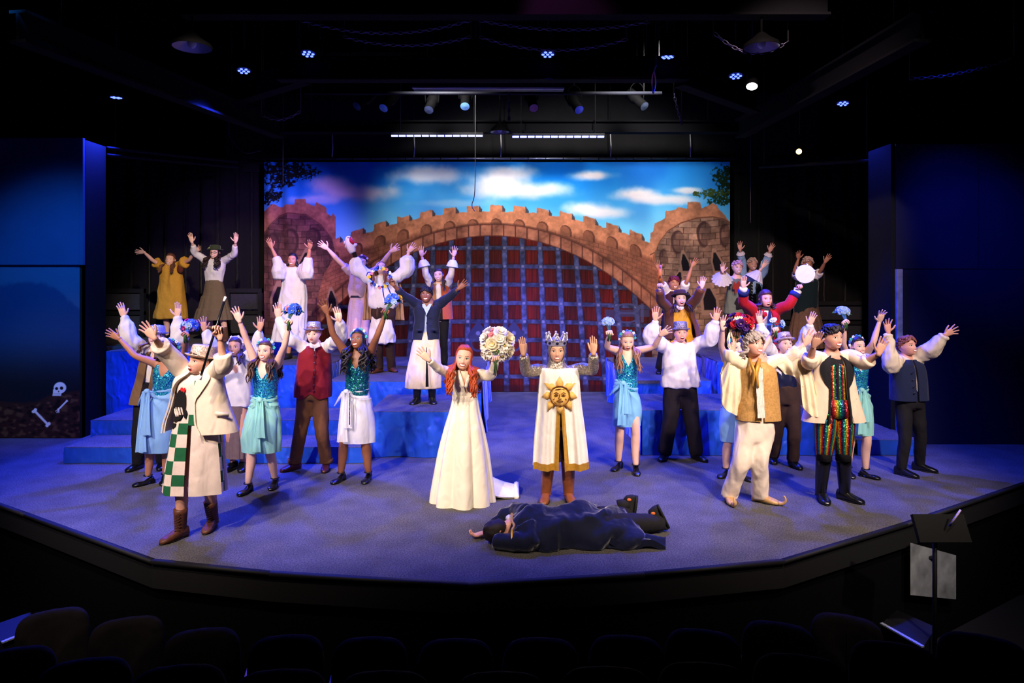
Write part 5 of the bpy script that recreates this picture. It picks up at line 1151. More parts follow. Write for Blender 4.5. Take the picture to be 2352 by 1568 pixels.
p.garment('tunic', [(877, 788, 30, .62), (877, 760, 28), (879, 728, 22), (879, 711, 20), (879, 706, 27), (880, 695, 33), (880, 670, 33), (880, 648, 31), (879, 638, 24), (878, 632, 12, .9)], TUN, [(-1, [(0, .08), (.3, .11), (.6, .125), (.88, .11), (1, .05)], .84), (1, [(0, .08), (.3, .10), (.6, .12), (.9, .12), (1, .05)], .90)], fold=.014, freq=8, folds=(8, .05))
TAN = mat('tan_cloak_cloth', (176, 134, 98), .9, var=.12)
p.skirt([(880, 735, 46, .16, .09), (880, 700, 44, .16, .09), (881, 670, 43, .16, .09), (881, 640, 36, .2, .08)], TAN, 'cloak', (11, .10), a=(70, 290), phase=2); MB().tube([P(867, 706, p.Y - .22), P(866, 720, p.Y - .23), P(867, 732, p.Y - .22)], [.014, .016, .014], 6).build('sash_tail', mat('brown_sash', (84, 56, 44), .8), p.root)
p.garment('sash', [(879, 713, 21), (879, 703, 21)], TUN, fold=.002, vox=.012); p.trousers(DKBROWN); p.shoes(mat('brown_shoe_leather', (88, 50, 34), .4))
MB().tube([p.wa + (p.ea - p.wa) * .5, p.wa + (p.ea - p.wa) * .15, p.wa + (p.ta - p.wa) * .35], [.040, .036, .034], 12).build('black_cuff', BLACKCL, p.root)
p = PPL['orangevest'] = Person('laughing woman in a tan and orange waistcoat before the castle gate', .8, (1003, 838), (1021, 838), (1007.5, 632), (990, 653), (1027, 652), [(978, 628), (969, 588), (966.5, 567)], [(1036, 629), (1042, 588), (1046, 567)], skin='fair', Y=12.0, hrol=-6)
p.make_face('smile', 'red', (50, 32, 26)); p.hair((56, 34, 28), 'long', length=.22, n=26, wave=.012, spread=.06)
p.garment('shirt', [(1008, 725, 19), (1008, 690, 20), (1008, 668, 22), (1008, 656, 20), (1008, 650, 9, .9)], WHITE, [(-1, LONG, .86), (1, LONG, .86)])
for sd, el, wr in ((-1, p.ea, p.wa), (1, p.eb, p.wb)):
    mb = MB(); c = el + (wr - el) * .62; d = nrm(wr - el); x = nrm(np.cross(d, A(0, 1, 0))); y = np.cross(x, d); mb.lathe([(.05, 0), (.085, -.05), (.105, -.12)], 24, 0, np.stack([x, y, d], 1), c + d * .05); mb.build('cuff_frill', WHITE, p.root)
VT = mat('tan_suede', (164, 112, 78), .9, var=.15, sheen=.2); VO = mat('orange_suede', (176, 82, 40), .9, var=.15, sheen=.2)
mb = MB()
for a0, a1, m in ((-165, -14, 0), (14, 165, 1)): p.loft(mb, [(1012, 732, 25), (1011, 700, 23), (1009, 675, 23), (1008.5, 658, 20), (1008, 652, 14, .8)], .64, n=18, a=(a0, a1), sub=14, thick=.012, off=.03, m=m)
mb.build('waistcoat', [VT, VO], p.root); p.trousers(BLACKCL, thigh=.09, knee=.065, cuff=.055); p.shoes(BLACKLT, kind='boot', top=.22)
p = PPL['blazer'] = Person('grinning person in a navy blazer and long split ivory skirt holding the flower hoop', .6, (957, 927), (992, 926), (980, 677), (957, 697), (1011, 695), [(928, 679), (904, 655), (890, 634)], [(1033, 681), (1053, 663), (1079, 641)], skin='brown', ha='hold', hpit=6, Y=9.75)
p.make_face('smile', 'bare', (20, 14, 12)); p.hair((20, 15, 14), 'short', noise=.02, off=1.05)
p.garment('shirt', [(980, 790, 22), (980, 720, 24), (980, 700, 18), (980, 695, 8, .9)], mat('pale_blue_shirt', (170, 190, 226), .85), fold=.002)
p.garment('skirt', [(972, 891, 41, .5), (973, 870, 40), (976, 830, 36), (979, 790, 31), (980, 770, 27), (980, 760, 22)], IVORY, fold=.006, freq=8, folds=(6, .06), n=56)
MB().tube([P(980, 797, p.Y - .2), P(980.5, 830, p.Y - .22), P(981, 888, p.Y - .255)], [.004, .012, .022], 8, flat=.5).build('skirt_split', BLACKCL, p.root)
BLZ = mat('navy_blazer_wool', (24, 30, 58), .85, var=.1, sheen=.2); mb = MB()
p.loft(mb, [(978, 778, 30), (979, 760, 29), (980, 735, 26.5), (981, 715, 29), (982, 704, 29), (983, 698, 24), (983, 694, 12, .9)], .62, n=40, a=lambda t: (5 + 55 * sm(t, .52, .95) + 8 * sm(.25 - t, 0, .25), 355 - 55 * sm(t, .52, .95) - 8 * sm(.25 - t, 0, .25)), sub=20, thick=.014, off=.012)
for sd in (-1, 1): p.sleeve(mb, sd, [(0, .08), (.3, .072), (.6, .06), (1, .05)], .92 if sd > 0 else .84)
bz = mb.build('blazer', BLZ, p.root); p.buttons(bz, [P(980.5, v, p.Y - .195) for v in (725, 742)], .012, DARKMETAL)
MB().add([P(980, 722, p.Y - .16), P(969, 699, p.Y - .13), P(975, 697, p.Y - .1), P(980, 705, p.Y - .155), P(986, 697, p.Y - .1), P(992, 698, p.Y - .13)], [(0, 3, 2, 1), (0, 5, 4, 3)]).build('collar', mat('pale_blue_shirt', (170, 190, 226)), p.root)
for a_, b_ in ((963, 758), (998, 757)): MB().box(P(a_, b_, p.Y - .165), (.09, .012, .03)).build('pocket_flap', BLZ, bz)
p.shoes(BLACKLT, kind='boot', top=.28)
# --- front left group ----------------------------------------------------------
p = PPL['glitterback'] = Person('person in a glitter hat and brown waistcoat, mostly behind the others at far left', 0, (316, 1077), (372, 1074), (362, 773), (336, 806), (382, 803), [(296, 778), (284, 727), (275, 692)], [(412, 780), (408, 727), (411.5, 689)], skin='fair', Y=8.45, spa=.6, spb=.3)
p.make_face('smile', 'pink', (90, 56, 40)); p.hair((104, 66, 46), 'long', length=.12, n=20, wave=.015); p.hat(SILVER, h=.44, brim=.58, name='glitter_hat')
p.garment('shirt', [(350, 915, 24), (352, 870, 25), (356, 830, 27), (358, 812, 24), (359, 804, 10, .9)], WHITE, [(-1, PUFF, 1), (1, PUFF, 1)], fold=.010)
BRV = mat('brown_wool', (122, 92, 62), .95, var=.15, bump=.4, sheen=.2); mb = MB(); p.loft(mb, [(341, 926, 36), (344, 900, 33), (349, 870, 29), (355, 835, 28), (358, 815, 24), (359, 806, 15, .8)], .62, n=34, a=(12, 348), sub=16, thick=.014, off=.03); mb.build('waistcoat', BRV, p.root)
p.trousers(BLACKCL); p.shoes(BLACKLT)
mermaid('mer1', 'sequinned dancer in a pale blue wrap skirt raising a small bouquet, far left front', (338, 1112), (378, 1108), (394, 803), (360, 835), (417, 832), [(311, 817), (273, 777), (244, 760)], [(425, 803), (427, 774), (431, 757)], (381, 888, 27), (361, 1036, 40, (363, 1000, 42), (366, 960, 40), (372, 925, 35)), TEALSEQ, PALEBL, (52, 32, 24), dict(length=.05, n=16, front=False), knot=351, hb='fist', hyaw=8, hpit=-8, skin='tan', toe=(-40, 20))
p = PPL['tabard'] = Person('singer in a champagne bowler, ivory jacket and green checked tabard raising a cane', 0, (412, 1236), (487, 1212), (466, 828), (423, 850), (494, 850), [(378, 805), (355, 776), (325, 741)], [(514, 838), (506, 776), (501, 738)], skin='warm', hd=.245, hyaw=-32, hpit=6, hrol=4, Y=6.3, hb='hold', toe=(-30, 4), spb=.5, cheek=1.1)
p.make_face('open', 'red', (52, 32, 24)); p.hair((60, 36, 26), 'short', noise=.015, off=1.05); p.hat(CHAMP, h=.44, r=.41, brim=.58, name='bowler_hat', crown=(1, 1.0, .92, .66), zb=.17, tilt=-4)
p.garment('shirt', [(455, 985, 42, .5), (455, 930, 41), (456, 890, 40), (457, 865, 38), (458, 855, 28), (459, 849, 12, .9)], WHITE, fold=.003)
GRN = mat('green_cloth', (24, 92, 54), .9, var=.08, bump=.3); OFFW = mat('offwhite_linen', (226, 206, 188), .9, var=.06, bump=.35)
# tabard: front left panel of sewn squares, plain right panel, chequered back
trow = [(448, 1128, 66, .50), (449, 1090, 63, .52), (451, 1040, 57, .54), (453, 990, 50, .58), (455, 950, 44, .62), (456, 910, 42, .62), (457, 880, 41, .6), (457, 862, 38, .5)]
tr = np.array([list(r) for r in trow], float); trc = catmull(tr, 71)
def tab_pt(t, a, off=.022):
    r = trc[min(70, max(0, int(round(t * 70))))]; c = P(r[0], r[1], p.Y); hw = r[2] / p.k; q = math.radians(a); n_ = 2.6
    rr = (abs(math.cos(q)) ** n_ + abs(math.sin(q)) ** n_) ** (-1 / n_); wv = 1 + (1 - t) * .05 * math.sin(q * 7)
    return c + p.lat * (hw + off) * math.sin(q) * rr * wv + p.fwd * (hw * r[3] + off) * math.cos(q) * rr * wv
tb = bpy.data.objects.new('tabard', None); C.objects.link(tb); tb.parent = p.root; tb['_o'] = p.root['_o']
def patch(t0, t1, a0, a1, m, off, name='patch'):
    ts = np.linspace(t0, t1, max(3, int((t1 - t0) * 71))); as_ = np.linspace(a0, a1, max(3, int(abs(a1 - a0) / 6)))
    g = [[tab_pt(t, a, off) for a in as_] for t in ts]; gi = [[tab_pt(t, a, off - .008) for a in as_] for t in ts]
    mb = MB(); mb.grid(g, False); mb.grid(gi, False, flip=True); mb.grid([g[0], gi[0]], False); mb.grid([g[-1], gi[-1]], False, flip=True); mb.grid([[r[0] for r in g], [r[0] for r in gi]], False, flip=True); mb.grid([[r[-1] for r in g], [r[-1] for r in gi]], False); return mb.build(name, m, tb)
vrow = [0, .085, .17, .255, .34, .425, .51]; acol = [-84, -56, -30, -7]
for i in range(6):
    for j in range(3):
        patch(vrow[i], vrow[i + 1], acol[j], acol[j + 1], GRN if (i + j) % 2 == 1 else OFFW, .024)
patch(.50, .58, -7, 16, GRN, .026)
patch(0, .52, 2, 62, OFFW, .020, 'front_panel'); patch(.51, 1.0, -78, 78, OFFW, .018, 'bib')
patch(.80, .93, 4, 10, GRN, .026, 'green_strip')
for i in range(6):
    for j in range(2): patch(vrow[i] + .02, vrow[i + 1] + .02, 64 + 14 * j, 78 + 14 * j, GRN if (i + j) % 2 else OFFW, .018)
patch(0, 1.0, 95, 265, OFFW, .016, 'back_panel')
# black hen applique on the bib
TABA = np.linspace(-88, 88, 90); TABX = np.array([math.sin(math.radians(q)) * (abs(math.cos(math.radians(q))) ** 2.6 + abs(math.sin(math.radians(q))) ** 2.6) ** (-1 / 2.6) for q in TABA])
def tabuv(u, v, off=.034):
    t = np.interp(-v, -trc[:, 1], np.linspace(0, 1, 71)); r = trc[int(t * 70)]; x = np.clip((u - r[0]) / r[2], -.95, .95); return tab_pt(t, np.interp(x, TABX, TABA), off)
HENB = mat('black_felt', (18, 14, 16), .95)
def flatpoly(name, pts, m, parent, fn, off=.034, th=.006):
    mb = MB(); pts = catmull(np.array(pts + [pts[0]], float), len(pts) * 3)[:-1]; top = np.array([fn(u, v, off) for u, v in pts]); bot = np.array([fn(u, v, off - th) for u, v in pts]); n = len(pts); c = np.mean(top, 0) 
    q = [(i, (i + 1) % n, n + (i + 1) % n, n + i) for i in range(n)]; t = [(i, 2 * n, (i + 1) % n) for i in range(n)]; mb.add(np.vstack([top, bot, [c + A(0, -.002, 0)]]), q, t); return mb.build(name, m, parent, False)
flatpoly('hen_body', [(438, 890), (443, 900), (444, 922), (441, 940), (433, 955), (422, 962), (414, 960), (413, 945), (418, 925), (422, 908), (428, 896), (433, 890)], HENB, tb, tabuv)
flatpoly('hen_tail', [(441, 932), (447, 940), (443, 955), (440, 944)], HENB, tb, tabuv); flatpoly('hen_foot', [(413, 968), (424, 966), (423, 974), (414, 976)], HENB, tb, tabuv)
for k in range(4): flatpoly('hen_feather', [(419 + k * 5.4, 934 - k), (421 + k * 5.2, 932 - k), (427 + k * 4.4, 945 - k), (426 + k * 4.4, 949 - k)], OFFW, tb, lambda u, v, o: tabuv(u, v, o + .004))
flatpoly('hen_comb', [(433, 890), (436, 884), (440, 888), (443, 886), (442, 895), (437, 894)], mat('red_felt', (200, 28, 34), .9), tb, tabuv)
mb = MB()
p.loft(mb, [(462, 990, 76, .46), (461, 965, 70, .48), (460, 930, 57, .55), (459, 895, 48, .6), (459, 870, 43, .6), (459, 858, 36, .55), (459, 850, 20, .7)], .6, n=46, a=lambda t: (6 + 14 * sm(t, .5, .95) + 6 * sm(.2 - t, 0, .2), 338 - 42 * sm(.92 - t, 0, .55)), sub=22, thick=.016, off=.035, wob=.02)
for sd in (-1, 1): p.sleeve(mb, sd, [(0, .095), (.3, .09), (.6, .085), (1, .08)], .80 if sd < 0 else .72)
JAC = mat('ivory_linen_jacket', (228, 210, 184), .85, var=.06, bump=.3, bscale=60); jk = mb.build('jacket', JAC, p.root)
lp = MB(); TR = [(462, 990, 76, .46), (461, 965, 70, .48), (460, 930, 57, .55), (459, 895, 48, .6), (459, 870, 43, .6), (459, 858, 36, .55), (459, 850, 20, .7)]
a0_ = lambda t: 6 + 14 * sm(t, .5, .95) + 6 * sm(.2 - t, 0, .2); a1_ = lambda t: 338 - 42 * sm(.92 - t, 0, .55); lw = lambda t: .6 + 26 * math.sin(math.pi * min(1, max(0, (t - .42) / .60))) ** .8 * (t > .42)
p.loft(lp, TR, .6, n=7, a=lambda t: (a0_(t) - 2, a0_(t) + lw(t)), sub=24, thick=.010, off=.050, wob=.01); p.loft(lp, TR, .6, n=7, a=lambda t: (a1_(t) - lw(t), a1_(t) + 2), sub=24, thick=.010, off=.050, wob=.01); lp.build('lapels', JAC, jk)
MB().box(P(510, 951, p.Y - .126), (.12, .008, .035), 0, np.array(Matrix.Rotation(.55, 3, 'Z') @ Matrix.Rotation(.25, 3, 'Y'))).build('pocket_flap', JAC, jk)
p.shoes(mat('brown_lace_boot', (92, 52, 34), .45, var=.25, bump=.3), kind='boot', top=.27, ln=.27); 
for ft, kn in ((p.fa, p.ka), (p.fb, p.kb)):
    mb = MB()
    for i in range(7): z = .09 + .025 * i; c = ft + (kn - ft) * (z / .5) * .95; mb.tube([c + A(-.022, -.052, 0), c + A(0, -.062, .012), c + A(.022, -.052, .024)], .0035, 4)
    mb.build('laces', DKBROWN, p.root)
p = PPL['white11'] = Person('smiling woman in a white blouse and grey brown skirt behind the cane', 0, (533, 1079), (556, 1078), (543.5, 795), (524, 823), (569, 821), [(487, 800), (469, 757), (464.5, 722)], [(591, 800), (597, 757), (600.5, 726)], skin='warm', Y=8.5, spa=1.2, spb=.8)
p.make_face('smile', 'pink', (46, 30, 24)); p.hair((64, 42, 34), 'long', length=.14, n=24, wave=.015); p.headband([mat('pale_scarf', (200, 180, 190), .8), FLW[0]], n=4)
p.garment('blouse', [(546, 932, 32, .6), (546, 910, 31), (547, 880, 29), (547, 850, 28), (547, 832, 26), (546, 823, 21), (546, 818, 11, .9)], WHITE, [(-1, LOOSE, .97), (1, LOOSE, .97)], fold=.012, freq=9)
p.skirt([(545, 1050, 24, .8), (545, 1000, 24), (546, 950, 24), (546, 920, 23)], mat('mauve_brown_cloth', (112, 92, 92), .9, var=.15), 'skirt', (12, .10)); p.shoes(BLACKLT)
mermaid('mer2', 'sequinned dancer in a mint green wrap skirt left of the boy in maroon', (568, 1131), (630, 1118), (613, 804), (588, 836), (637, 836), [(567, 783), (550, 737), (538, 704)], [(653, 795), (664, 745), (667, 727)], (607, 908, 28), (600, 1036, 43, (601, 1000, 44), (603, 965, 41), (606, 935, 35)), TEALSEQ, MINT, (74, 46, 36), knot=607, hb='fist', hyaw=-6, toe=(-14, 4), z0=0, lid=(120, 110, 120), ka=(578, 1030), kb=(616, 1024))
p = PPL['redvest'] = Person('boy in a glitter trilby, maroon waistcoat and brown corduroys', 0, (676, 1078), (749, 1078), (722, 765), (697, 797), (751, 795), [(662, 776), (639, 728), (636.5, 692)], [(785, 778), (780, 738), (773, 704)], skin='fair', hpit=-4, Y=8.47, toe=(-42, 8), spa=.7, spb=.4, ka=(690, 995), kb=(740, 995))
p.make_face('closed', 'pink', (112, 66, 40), brow=True); p.hair((122, 72, 44), 'short', noise=.04, off=1.08, line=(.20, .0, -.15, -.32)); p.hat(SILVER, h=.45, r=.39, brim=.55, name='glitter_trilby', crown=(1, .95, .84, .6), tilt=-8)
p.garment('shirt', [(722, 890, 30), (722, 830, 32), (723, 808, 30), (723, 799, 24), (722, 793, 9, .95)], WHITE, [(-1, LOOSE, 1), (1, LOOSE, 1)], fold=.008)
MAR = mat('maroon_wool', (124, 14, 32), .85, var=.12, bump=.35, bscale=80, sheen=.2); p.trousers(CORDBR, hem=.09, cuff=.075)
mb = MB(); p.loft(mb, [(718, 910, 38, .56), (719, 893, 38), (721, 860, 35), (722, 830, 33.5), (723, 812, 31), (724, 802, 27, .55), (724, 793, 15, .75)], .6, n=52, a=(-180, 180), sub=20, thick=.012, off=.028)
V, Q, T = mb.arrays()
vs = mb.build('waistcoat', MAR, p.root)
me = vs.data                                              # cut away the front notch and lengthen the two points
zb = P(0, 905, p.Y)[2] - p.z0
for vt in me.vertices:
    if vt.co.y < -.02:
        x = vt.co.x - (P(720, 0, p.Y)[0] - p.root.location.x)
        if vt.co.z < zb + .06: vt.co.z += (.05 * math.exp(-(x / .06) ** 2) - .02 * math.exp(-((abs(x) - .11) / .05) ** 2)) * sm(zb + .06 - vt.co.z, 0, .05)
p.buttons(vs, [P(722 - (v - 815) * .02, v, p.Y - .160 - .012) for v in (816, 833, 850, 866, 884, 897)], .010, mat('pewter_button', (110, 90, 110), .35, .7))
MB().tube([P(722, 806, p.Y - .162), P(721, 850, p.Y - .170), P(719.5, 902, p.Y - .170)], .004, 5).build('front_seam', mat('maroon_dark', (70, 6, 18), .9), vs)
MB().add([P(721, 800, p.Y - .155), P(711, 797, p.Y - .12), P(712, 786, p.Y - .06), P(722, 792, p.Y - .13), P(732, 785, p.Y - .06), P(736, 795, p.Y - .12), P(724, 800, p.Y - .155), P(722, 810, p.Y - .16)], [(0, 3, 2, 1), (6, 5, 4, 3)], [(7, 3, 0), (7, 6, 3)]).build('collar', WHITE, p.root)
for ft in (p.fa, p.fb): MB().lathe([(.074, .08), (.083, .085), (.083, .135), (.074, .14)], 20, 0, None, ft + A(0, .012, 0)).build('trouser_cuff', CORDBR, p.root)
p.shoes(mat('oxblood_leather', (66, 28, 32), .35, var=.2), ln=.27)
mermaid('mer3', 'sequinned dancer with long black curls and a white wrap skirt', (782, 1105), (845, 1104), (825, 780), (797, 814), (850, 812), [(766, 769), (752, 719), (740, 692)], [(866, 772), (885, 722), (890, 704)], (820, 889, 25), (820, 1014, 41, (821, 985, 40), (821, 945, 37), (820, 915, 32)), TEALDK, WHSHEER, (22, 16, 20), dict(length=.30, n=40, wave=.04, wf=6, rad=.022, spread=.11), knot=801, hb='fist', skin='brown', hyaw=-14, hpit=12, hrol=-6, toe=(-24, -6), lid=(70, 130, 170), spa=1.3)
p_ = PPL['mer3']; p_.garment('sequin_shorts', [(820, 960, 33, .6), (820, 930, 32), (820, 900, 27)], TEALDK, fold=0)
MB().tube([P(803, 902, p.Y * 0 + PPL['mer3'].Y - .2), P(803, 940, PPL['mer3'].Y - .235), P(803, 975, PPL['mer3'].Y - .24)], .006, 6).build('skirt_slit', TEALDK, PPL['mer3'].root)
# --- bride and king ------------------------------------------------------------
p = PPL['bride'] = Person('bride with long red ringlets in an ivory satin gown holding up a white bouquet', 0, (1050, 1146), (1082, 1146), (1066, 820), (1040, 860), (1097, 860), [(1011, 848), (985, 826), (962, 803)], [(1128, 862), (1139, 828), (1138, 812)], skin='fair', hd=.25, hrol=8, hb='fist', Y=7.33, spa=1, chest=.125)
p.make_face('smile', 'red', (150, 66, 30), lid=(130, 170, 170)); p.hair((186, 76, 32), 'long', length=.30, n=84, wave=.024, wf=6, rad=.019, spread=.11, out=.06, line=(.36, .16, -.3, -.42), off=1.13, seed=4)
def bodice(mb): pass
p.garment('bodice', [(1068, 918, 29, .7), (1068, 905, 29), (1068, 885, 30), (1068, 870, 30), (1068, 861, 25, .6), (1067, 853, 10, .9)], IVSATIN, [(-1, [(0, .07), (.2, .068), (.5, .056), (1, .038)], .97), (1, [(0, .07), (.2, .068), (.5, .056), (1, .038)], .97)], fold=.005, freq=12)
mb = MB(); mb.add([P(1067, 890, p.Y - .155), P(1060, 872, p.Y - .16), P(1059, 852, p.Y - .08), P(1075, 852, p.Y - .08), P(1074, 872, p.Y - .16)], [(0, 4, 3, 2)], [(0, 2, 1)]); mb.build('neckline', p.skin, p.root)
for sg in (-1, 1): MB().tube([P(1067 + sg * 3, 889, p.Y - .165), P(1067 + sg * 9, 868, p.Y - .16), P(1067 + sg * 14, 850, p.Y - .07)], [.016, .018, .012], 8, 10, flat=.5).build('collar', IVSATIN, p.root)
sk = p.skirt([(1063, 1163, 73, .95), (1063, 1130, 70, .95), (1064, 1080, 63, .95), (1065, 1030, 55, .93), (1066, 980, 44, .9), (1067, 945, 35, .82), (1068, 925, 31, .75), (1068, 913, 29, .72)], IVSATIN, 'gown_skirt', (9, .12), n=130, sub=34, wob=.012, phase=1.3, foldpow=.55)
MB().lathe([(.135, 0), (.139, .012), (.139, .06), (.135, .07)], 32, 0, None, P(1068, 921, p.Y), 1.0, .76).build('waistband', IVSATIN, p.root)
g = []
for t in np.linspace(0, 1, 10):
    g.append([fl(1112 + 74 * t + 0 * c, 1128 - 9 * c * (1 + .8 * (1 - t)) + 2 * t, .012) * A(1, 1, 1) + A(0, 0, .04 + .05 * math.sin(c * 2.2 + 1) * (1 - .3 * t) + .10 * (1 - t) ** 2) for c in np.linspace(-1.4, 1.6, 12)])
MB().grid(g, False).grid(np.array(g) - A(0, 0, .01), False, flip=True).build('train', IVSATIN, sk)
MB().tube([g[-1][i] for i in range(12)], .03, 8, 16).build('train_hem', IVSATIN, sk)
p.shoes(BLACKLT)
p = PPL['king'] = Person('crowned king in a chainmail coif and white tabard with a gold sun', 0, (1254, 1149), (1306, 1149), (1278, 803), (1243, 848), (1325, 846), [(1209, 853), (1202, 812), (1199, 773)], [(1362, 848), (1363, 811), (1364, 765)], skin='light', hd=.25, Y=7.25, ha='flat', hb='flat', twa=-35, twb=-35, toe=(-12, 12), spa=1, hpit=-2)
p.make_face('grimace', 'pink', (120, 80, 50))
MAIL = sequin('chain_mail_knit', ((150, 140, 126), (196, 184, 166), (120, 112, 104), (220, 208, 190)), 150, .4, .8, .7)
mb = MB(); az = np.linspace(-np.pi, np.pi, 40, endpoint=False); rows = []                       # coif: hood open round the face
for r in np.linspace(0, 1, 16):
    row = []
    for a in az:
        f = math.cos(a); zt = .5 * math.cos(r * (math.pi * .52 if f > .45 else math.pi * .92)); th = math.acos(np.clip(zt / .5, -.99, .99))
        lim = np.interp(abs(a), [0, .75, 1.05, 1.3, np.pi], [.30, .18, -.2, -.49, -.49]); th = math.acos(np.clip((.5 + (lim - .5) * r) / .5, -.99, .99))
        row.append(head_shape(np.array([a]), np.array([th]), 0)[0] * 1.10)
    rows.append(row)
rows = np.array(rows)[::-1]; mb.grid(p.hp(rows.reshape(-1, 3)).reshape(rows.shape), True, False, True)
p.loft(mb, [(1278, 850, 34, .62), (1278, 843, 27, .8), (1278, 834, 20, .9), (1278, 822, 17.5, 1.0), (1278, 812, 17, 1.05)], n=32, a=(30, 330), sub=10, thick=.012)
p.loft(mb, [(1278, 850, 34, .62), (1278, 843, 27, .85), (1278, 834, 20, .98), (1278, 826, 16, 1.05)], n=32, sub=10, thick=.012); mb.build('chainmail_coif', MAIL, p.root)
p.garment('mail_shirt', [(1281, 985, 36), (1281, 930, 36), (1281, 880, 38), (1282, 860, 38), (1282, 850, 32), (1281, 844, 14, .9)], MAIL, [(-1, [(0, .075), (.5, .062), (1, .05)], .95), (1, [(0, .075), (.5, .062), (1, .05)], .95)], fold=.004)
CRS = mat('crown_silver', (222, 218, 226), .32, .55, var=.3, scale=40, bump=.3); CRD = mat('crown_dark_gem', (34, 30, 70), .15, .4, bump=0)
M = p.R; q = p.hd; c = p.hp(A(0, .03, .24)); mb = MB(); mb.lathe([(.40 * q, -.03 * q), (.415 * q, 0), (.43 * q, .16 * q), (.44 * q, .18 * q), (.42 * q, .18 * q), (.40 * q, .0)], 36, 0, M, c, 1, 1.12, False, False); cr = mb.build('crown', CRS, p.root)
for k in range(8):
    a = k * math.pi / 4 + math.pi / 8 * 0; dr = M @ A(math.sin(a), -1.12 * math.cos(a), 0); up = M @ A(0, 0, 1); sd = M @ A(math.cos(a), math.sin(a) * 1.12, 0); b = c + dr * .435 * q + up * .17 * q; mb = MB()
    mb.tube([b - sd * .15 * q, b - sd * .06 * q + up * .13 * q, b + up * .27 * q], [.010, .012, .006], 6, 8).tube([b + sd * .15 * q, b + sd * .06 * q + up * .13 * q, b + up * .27 * q], [.010, .012, .006], 6, 8); mb.ball(b + up * .30 * q, .014, 8); mb.build('crown_point', CRS, cr)
    MB().ball(c + dr * .43 * q + up * .09 * q, (.017, .013, .015), 8).build('gem', CRD, cr)
mb = MB(); mb.ball(p.hp(A(0, .03, .36)), A(.36, .40, .20) * q, 14, 0, M); mb.build('crown_lining', mat('crown_lining_cloth', (170, 164, 186), .8), cr)
# tabard
TABW = mat('white_tabard_cloth', (234, 228, 222), .85, var=.04, bump=.3, bscale=50)
krow = np.array([(1288, 1072, 64, .30), (1287, 1030, 61, .32), (1286, 980, 56, .36), (1285, 930, 50, .42), (1284, 890, 47, .45), (1284, 862, 45, .42), (1284, 848, 44, .30), (1284, 843, 43, .12)], float); krc = catmull(krow, 81)
def kt(t, x, off=.02):
    """front panel: t 0 hem .. 1 shoulder, x -1..1 across"""
    f = np.clip(t, 0, 1) * 80; i = min(79, int(f)); r = krc[i] + (krc[i + 1] - krc[i]) * (f - i); c = P(r[0], r[1], p.Y); hw = r[2] / p.k
    fold_ = (1 - t) * .028 * math.sin(x * 10 + 1.2) + (1 - t) * .012 * math.sin(x * 23)
    return c + p.lat * hw * x + p.fwd * (hw * r[3] * (1 - abs(x) ** 3 * .75) + off + fold_ + .05)
def kpanel(x0f, x1f, t0, t1, nx, ny, off=.02, th=.008, fn=kt):
    g = np.array([[fn(t, x0f(t) + (x1f(t) - x0f(t)) * k / (nx - 1), off) for k in range(nx)] for t in np.linspace(t0, t1, ny)]); b = g - p.fwd * th
    mb = MB(); mb.grid(g, False); mb.grid(b, False, flip=True); mb.grid(np.stack([g[0], b[0]]), False, flip=True); mb.grid(np.stack([g[:, 0], b[:, 0]], 0), False); mb.grid(np.stack([g[:, -1], b[:, -1]], 0), False, flip=True); return mb
ts = .535; half_gap = lambda t: .10 * sm(ts - t, 0, ts) + .004
mb = kpanel(lambda t: -1, lambda t: 1, ts, 1, 41, 26)
V = kpanel(lambda t: -1, lambda t: -half_gap(t), 0, ts, 20, 30); V2 = kpanel(lambda t: half_gap(t), lambda t: 1, 0, ts, 20, 30)
for o_ in (V, V2): a_, b_, c_ = o_.arrays(); mb.add(a_, b_)
kb_ = lambda t, x, off: p.c(0) * 0 + kt(t, x, 0) * A(1, 0, 1) + A(0, 2 * p.Y - kt(t, x, 0)[1] + .02, 0)
a_, b_, c_ = kpanel(lambda t: -1, lambda t: 1, 0, 1, 41, 40, fn=kb_).arrays(); mb.add(a_, b_)
tbk = mb.build('tabard', TABW, p.root)
for x0f, x1f, t0, t1 in ((lambda t: -half_gap(t) - .16, lambda t: -half_gap(t), .0, ts - .01), (lambda t: half_gap(t), lambda t: half_gap(t) + .16, .0, ts - .01), (lambda t: -1, lambda t: -half_gap(t), 0, .055), (lambda t: half_gap(t), lambda t: 1, 0, .055)):
    kpanel(x0f, x1f, t0, t1, 14, 26, .027).build('gold_border', GOLDTRIM, tbk)
SUN = mat('gold_sun_cloth', (236, 186, 100), .6, .1, var=.12, bump=.3, bscale=60); SUNL = mat('brown_stitching', (112, 66, 22), .8)
def sunpt(u, v, off):
    t = np.interp(-v, -krc[:, 1], np.linspace(0, 1, 81)); r = krc[int(t * 80)]; return kt(t, (u - r[0]) / r[2], off)
CU, CVv = 1283, 902
ray = []
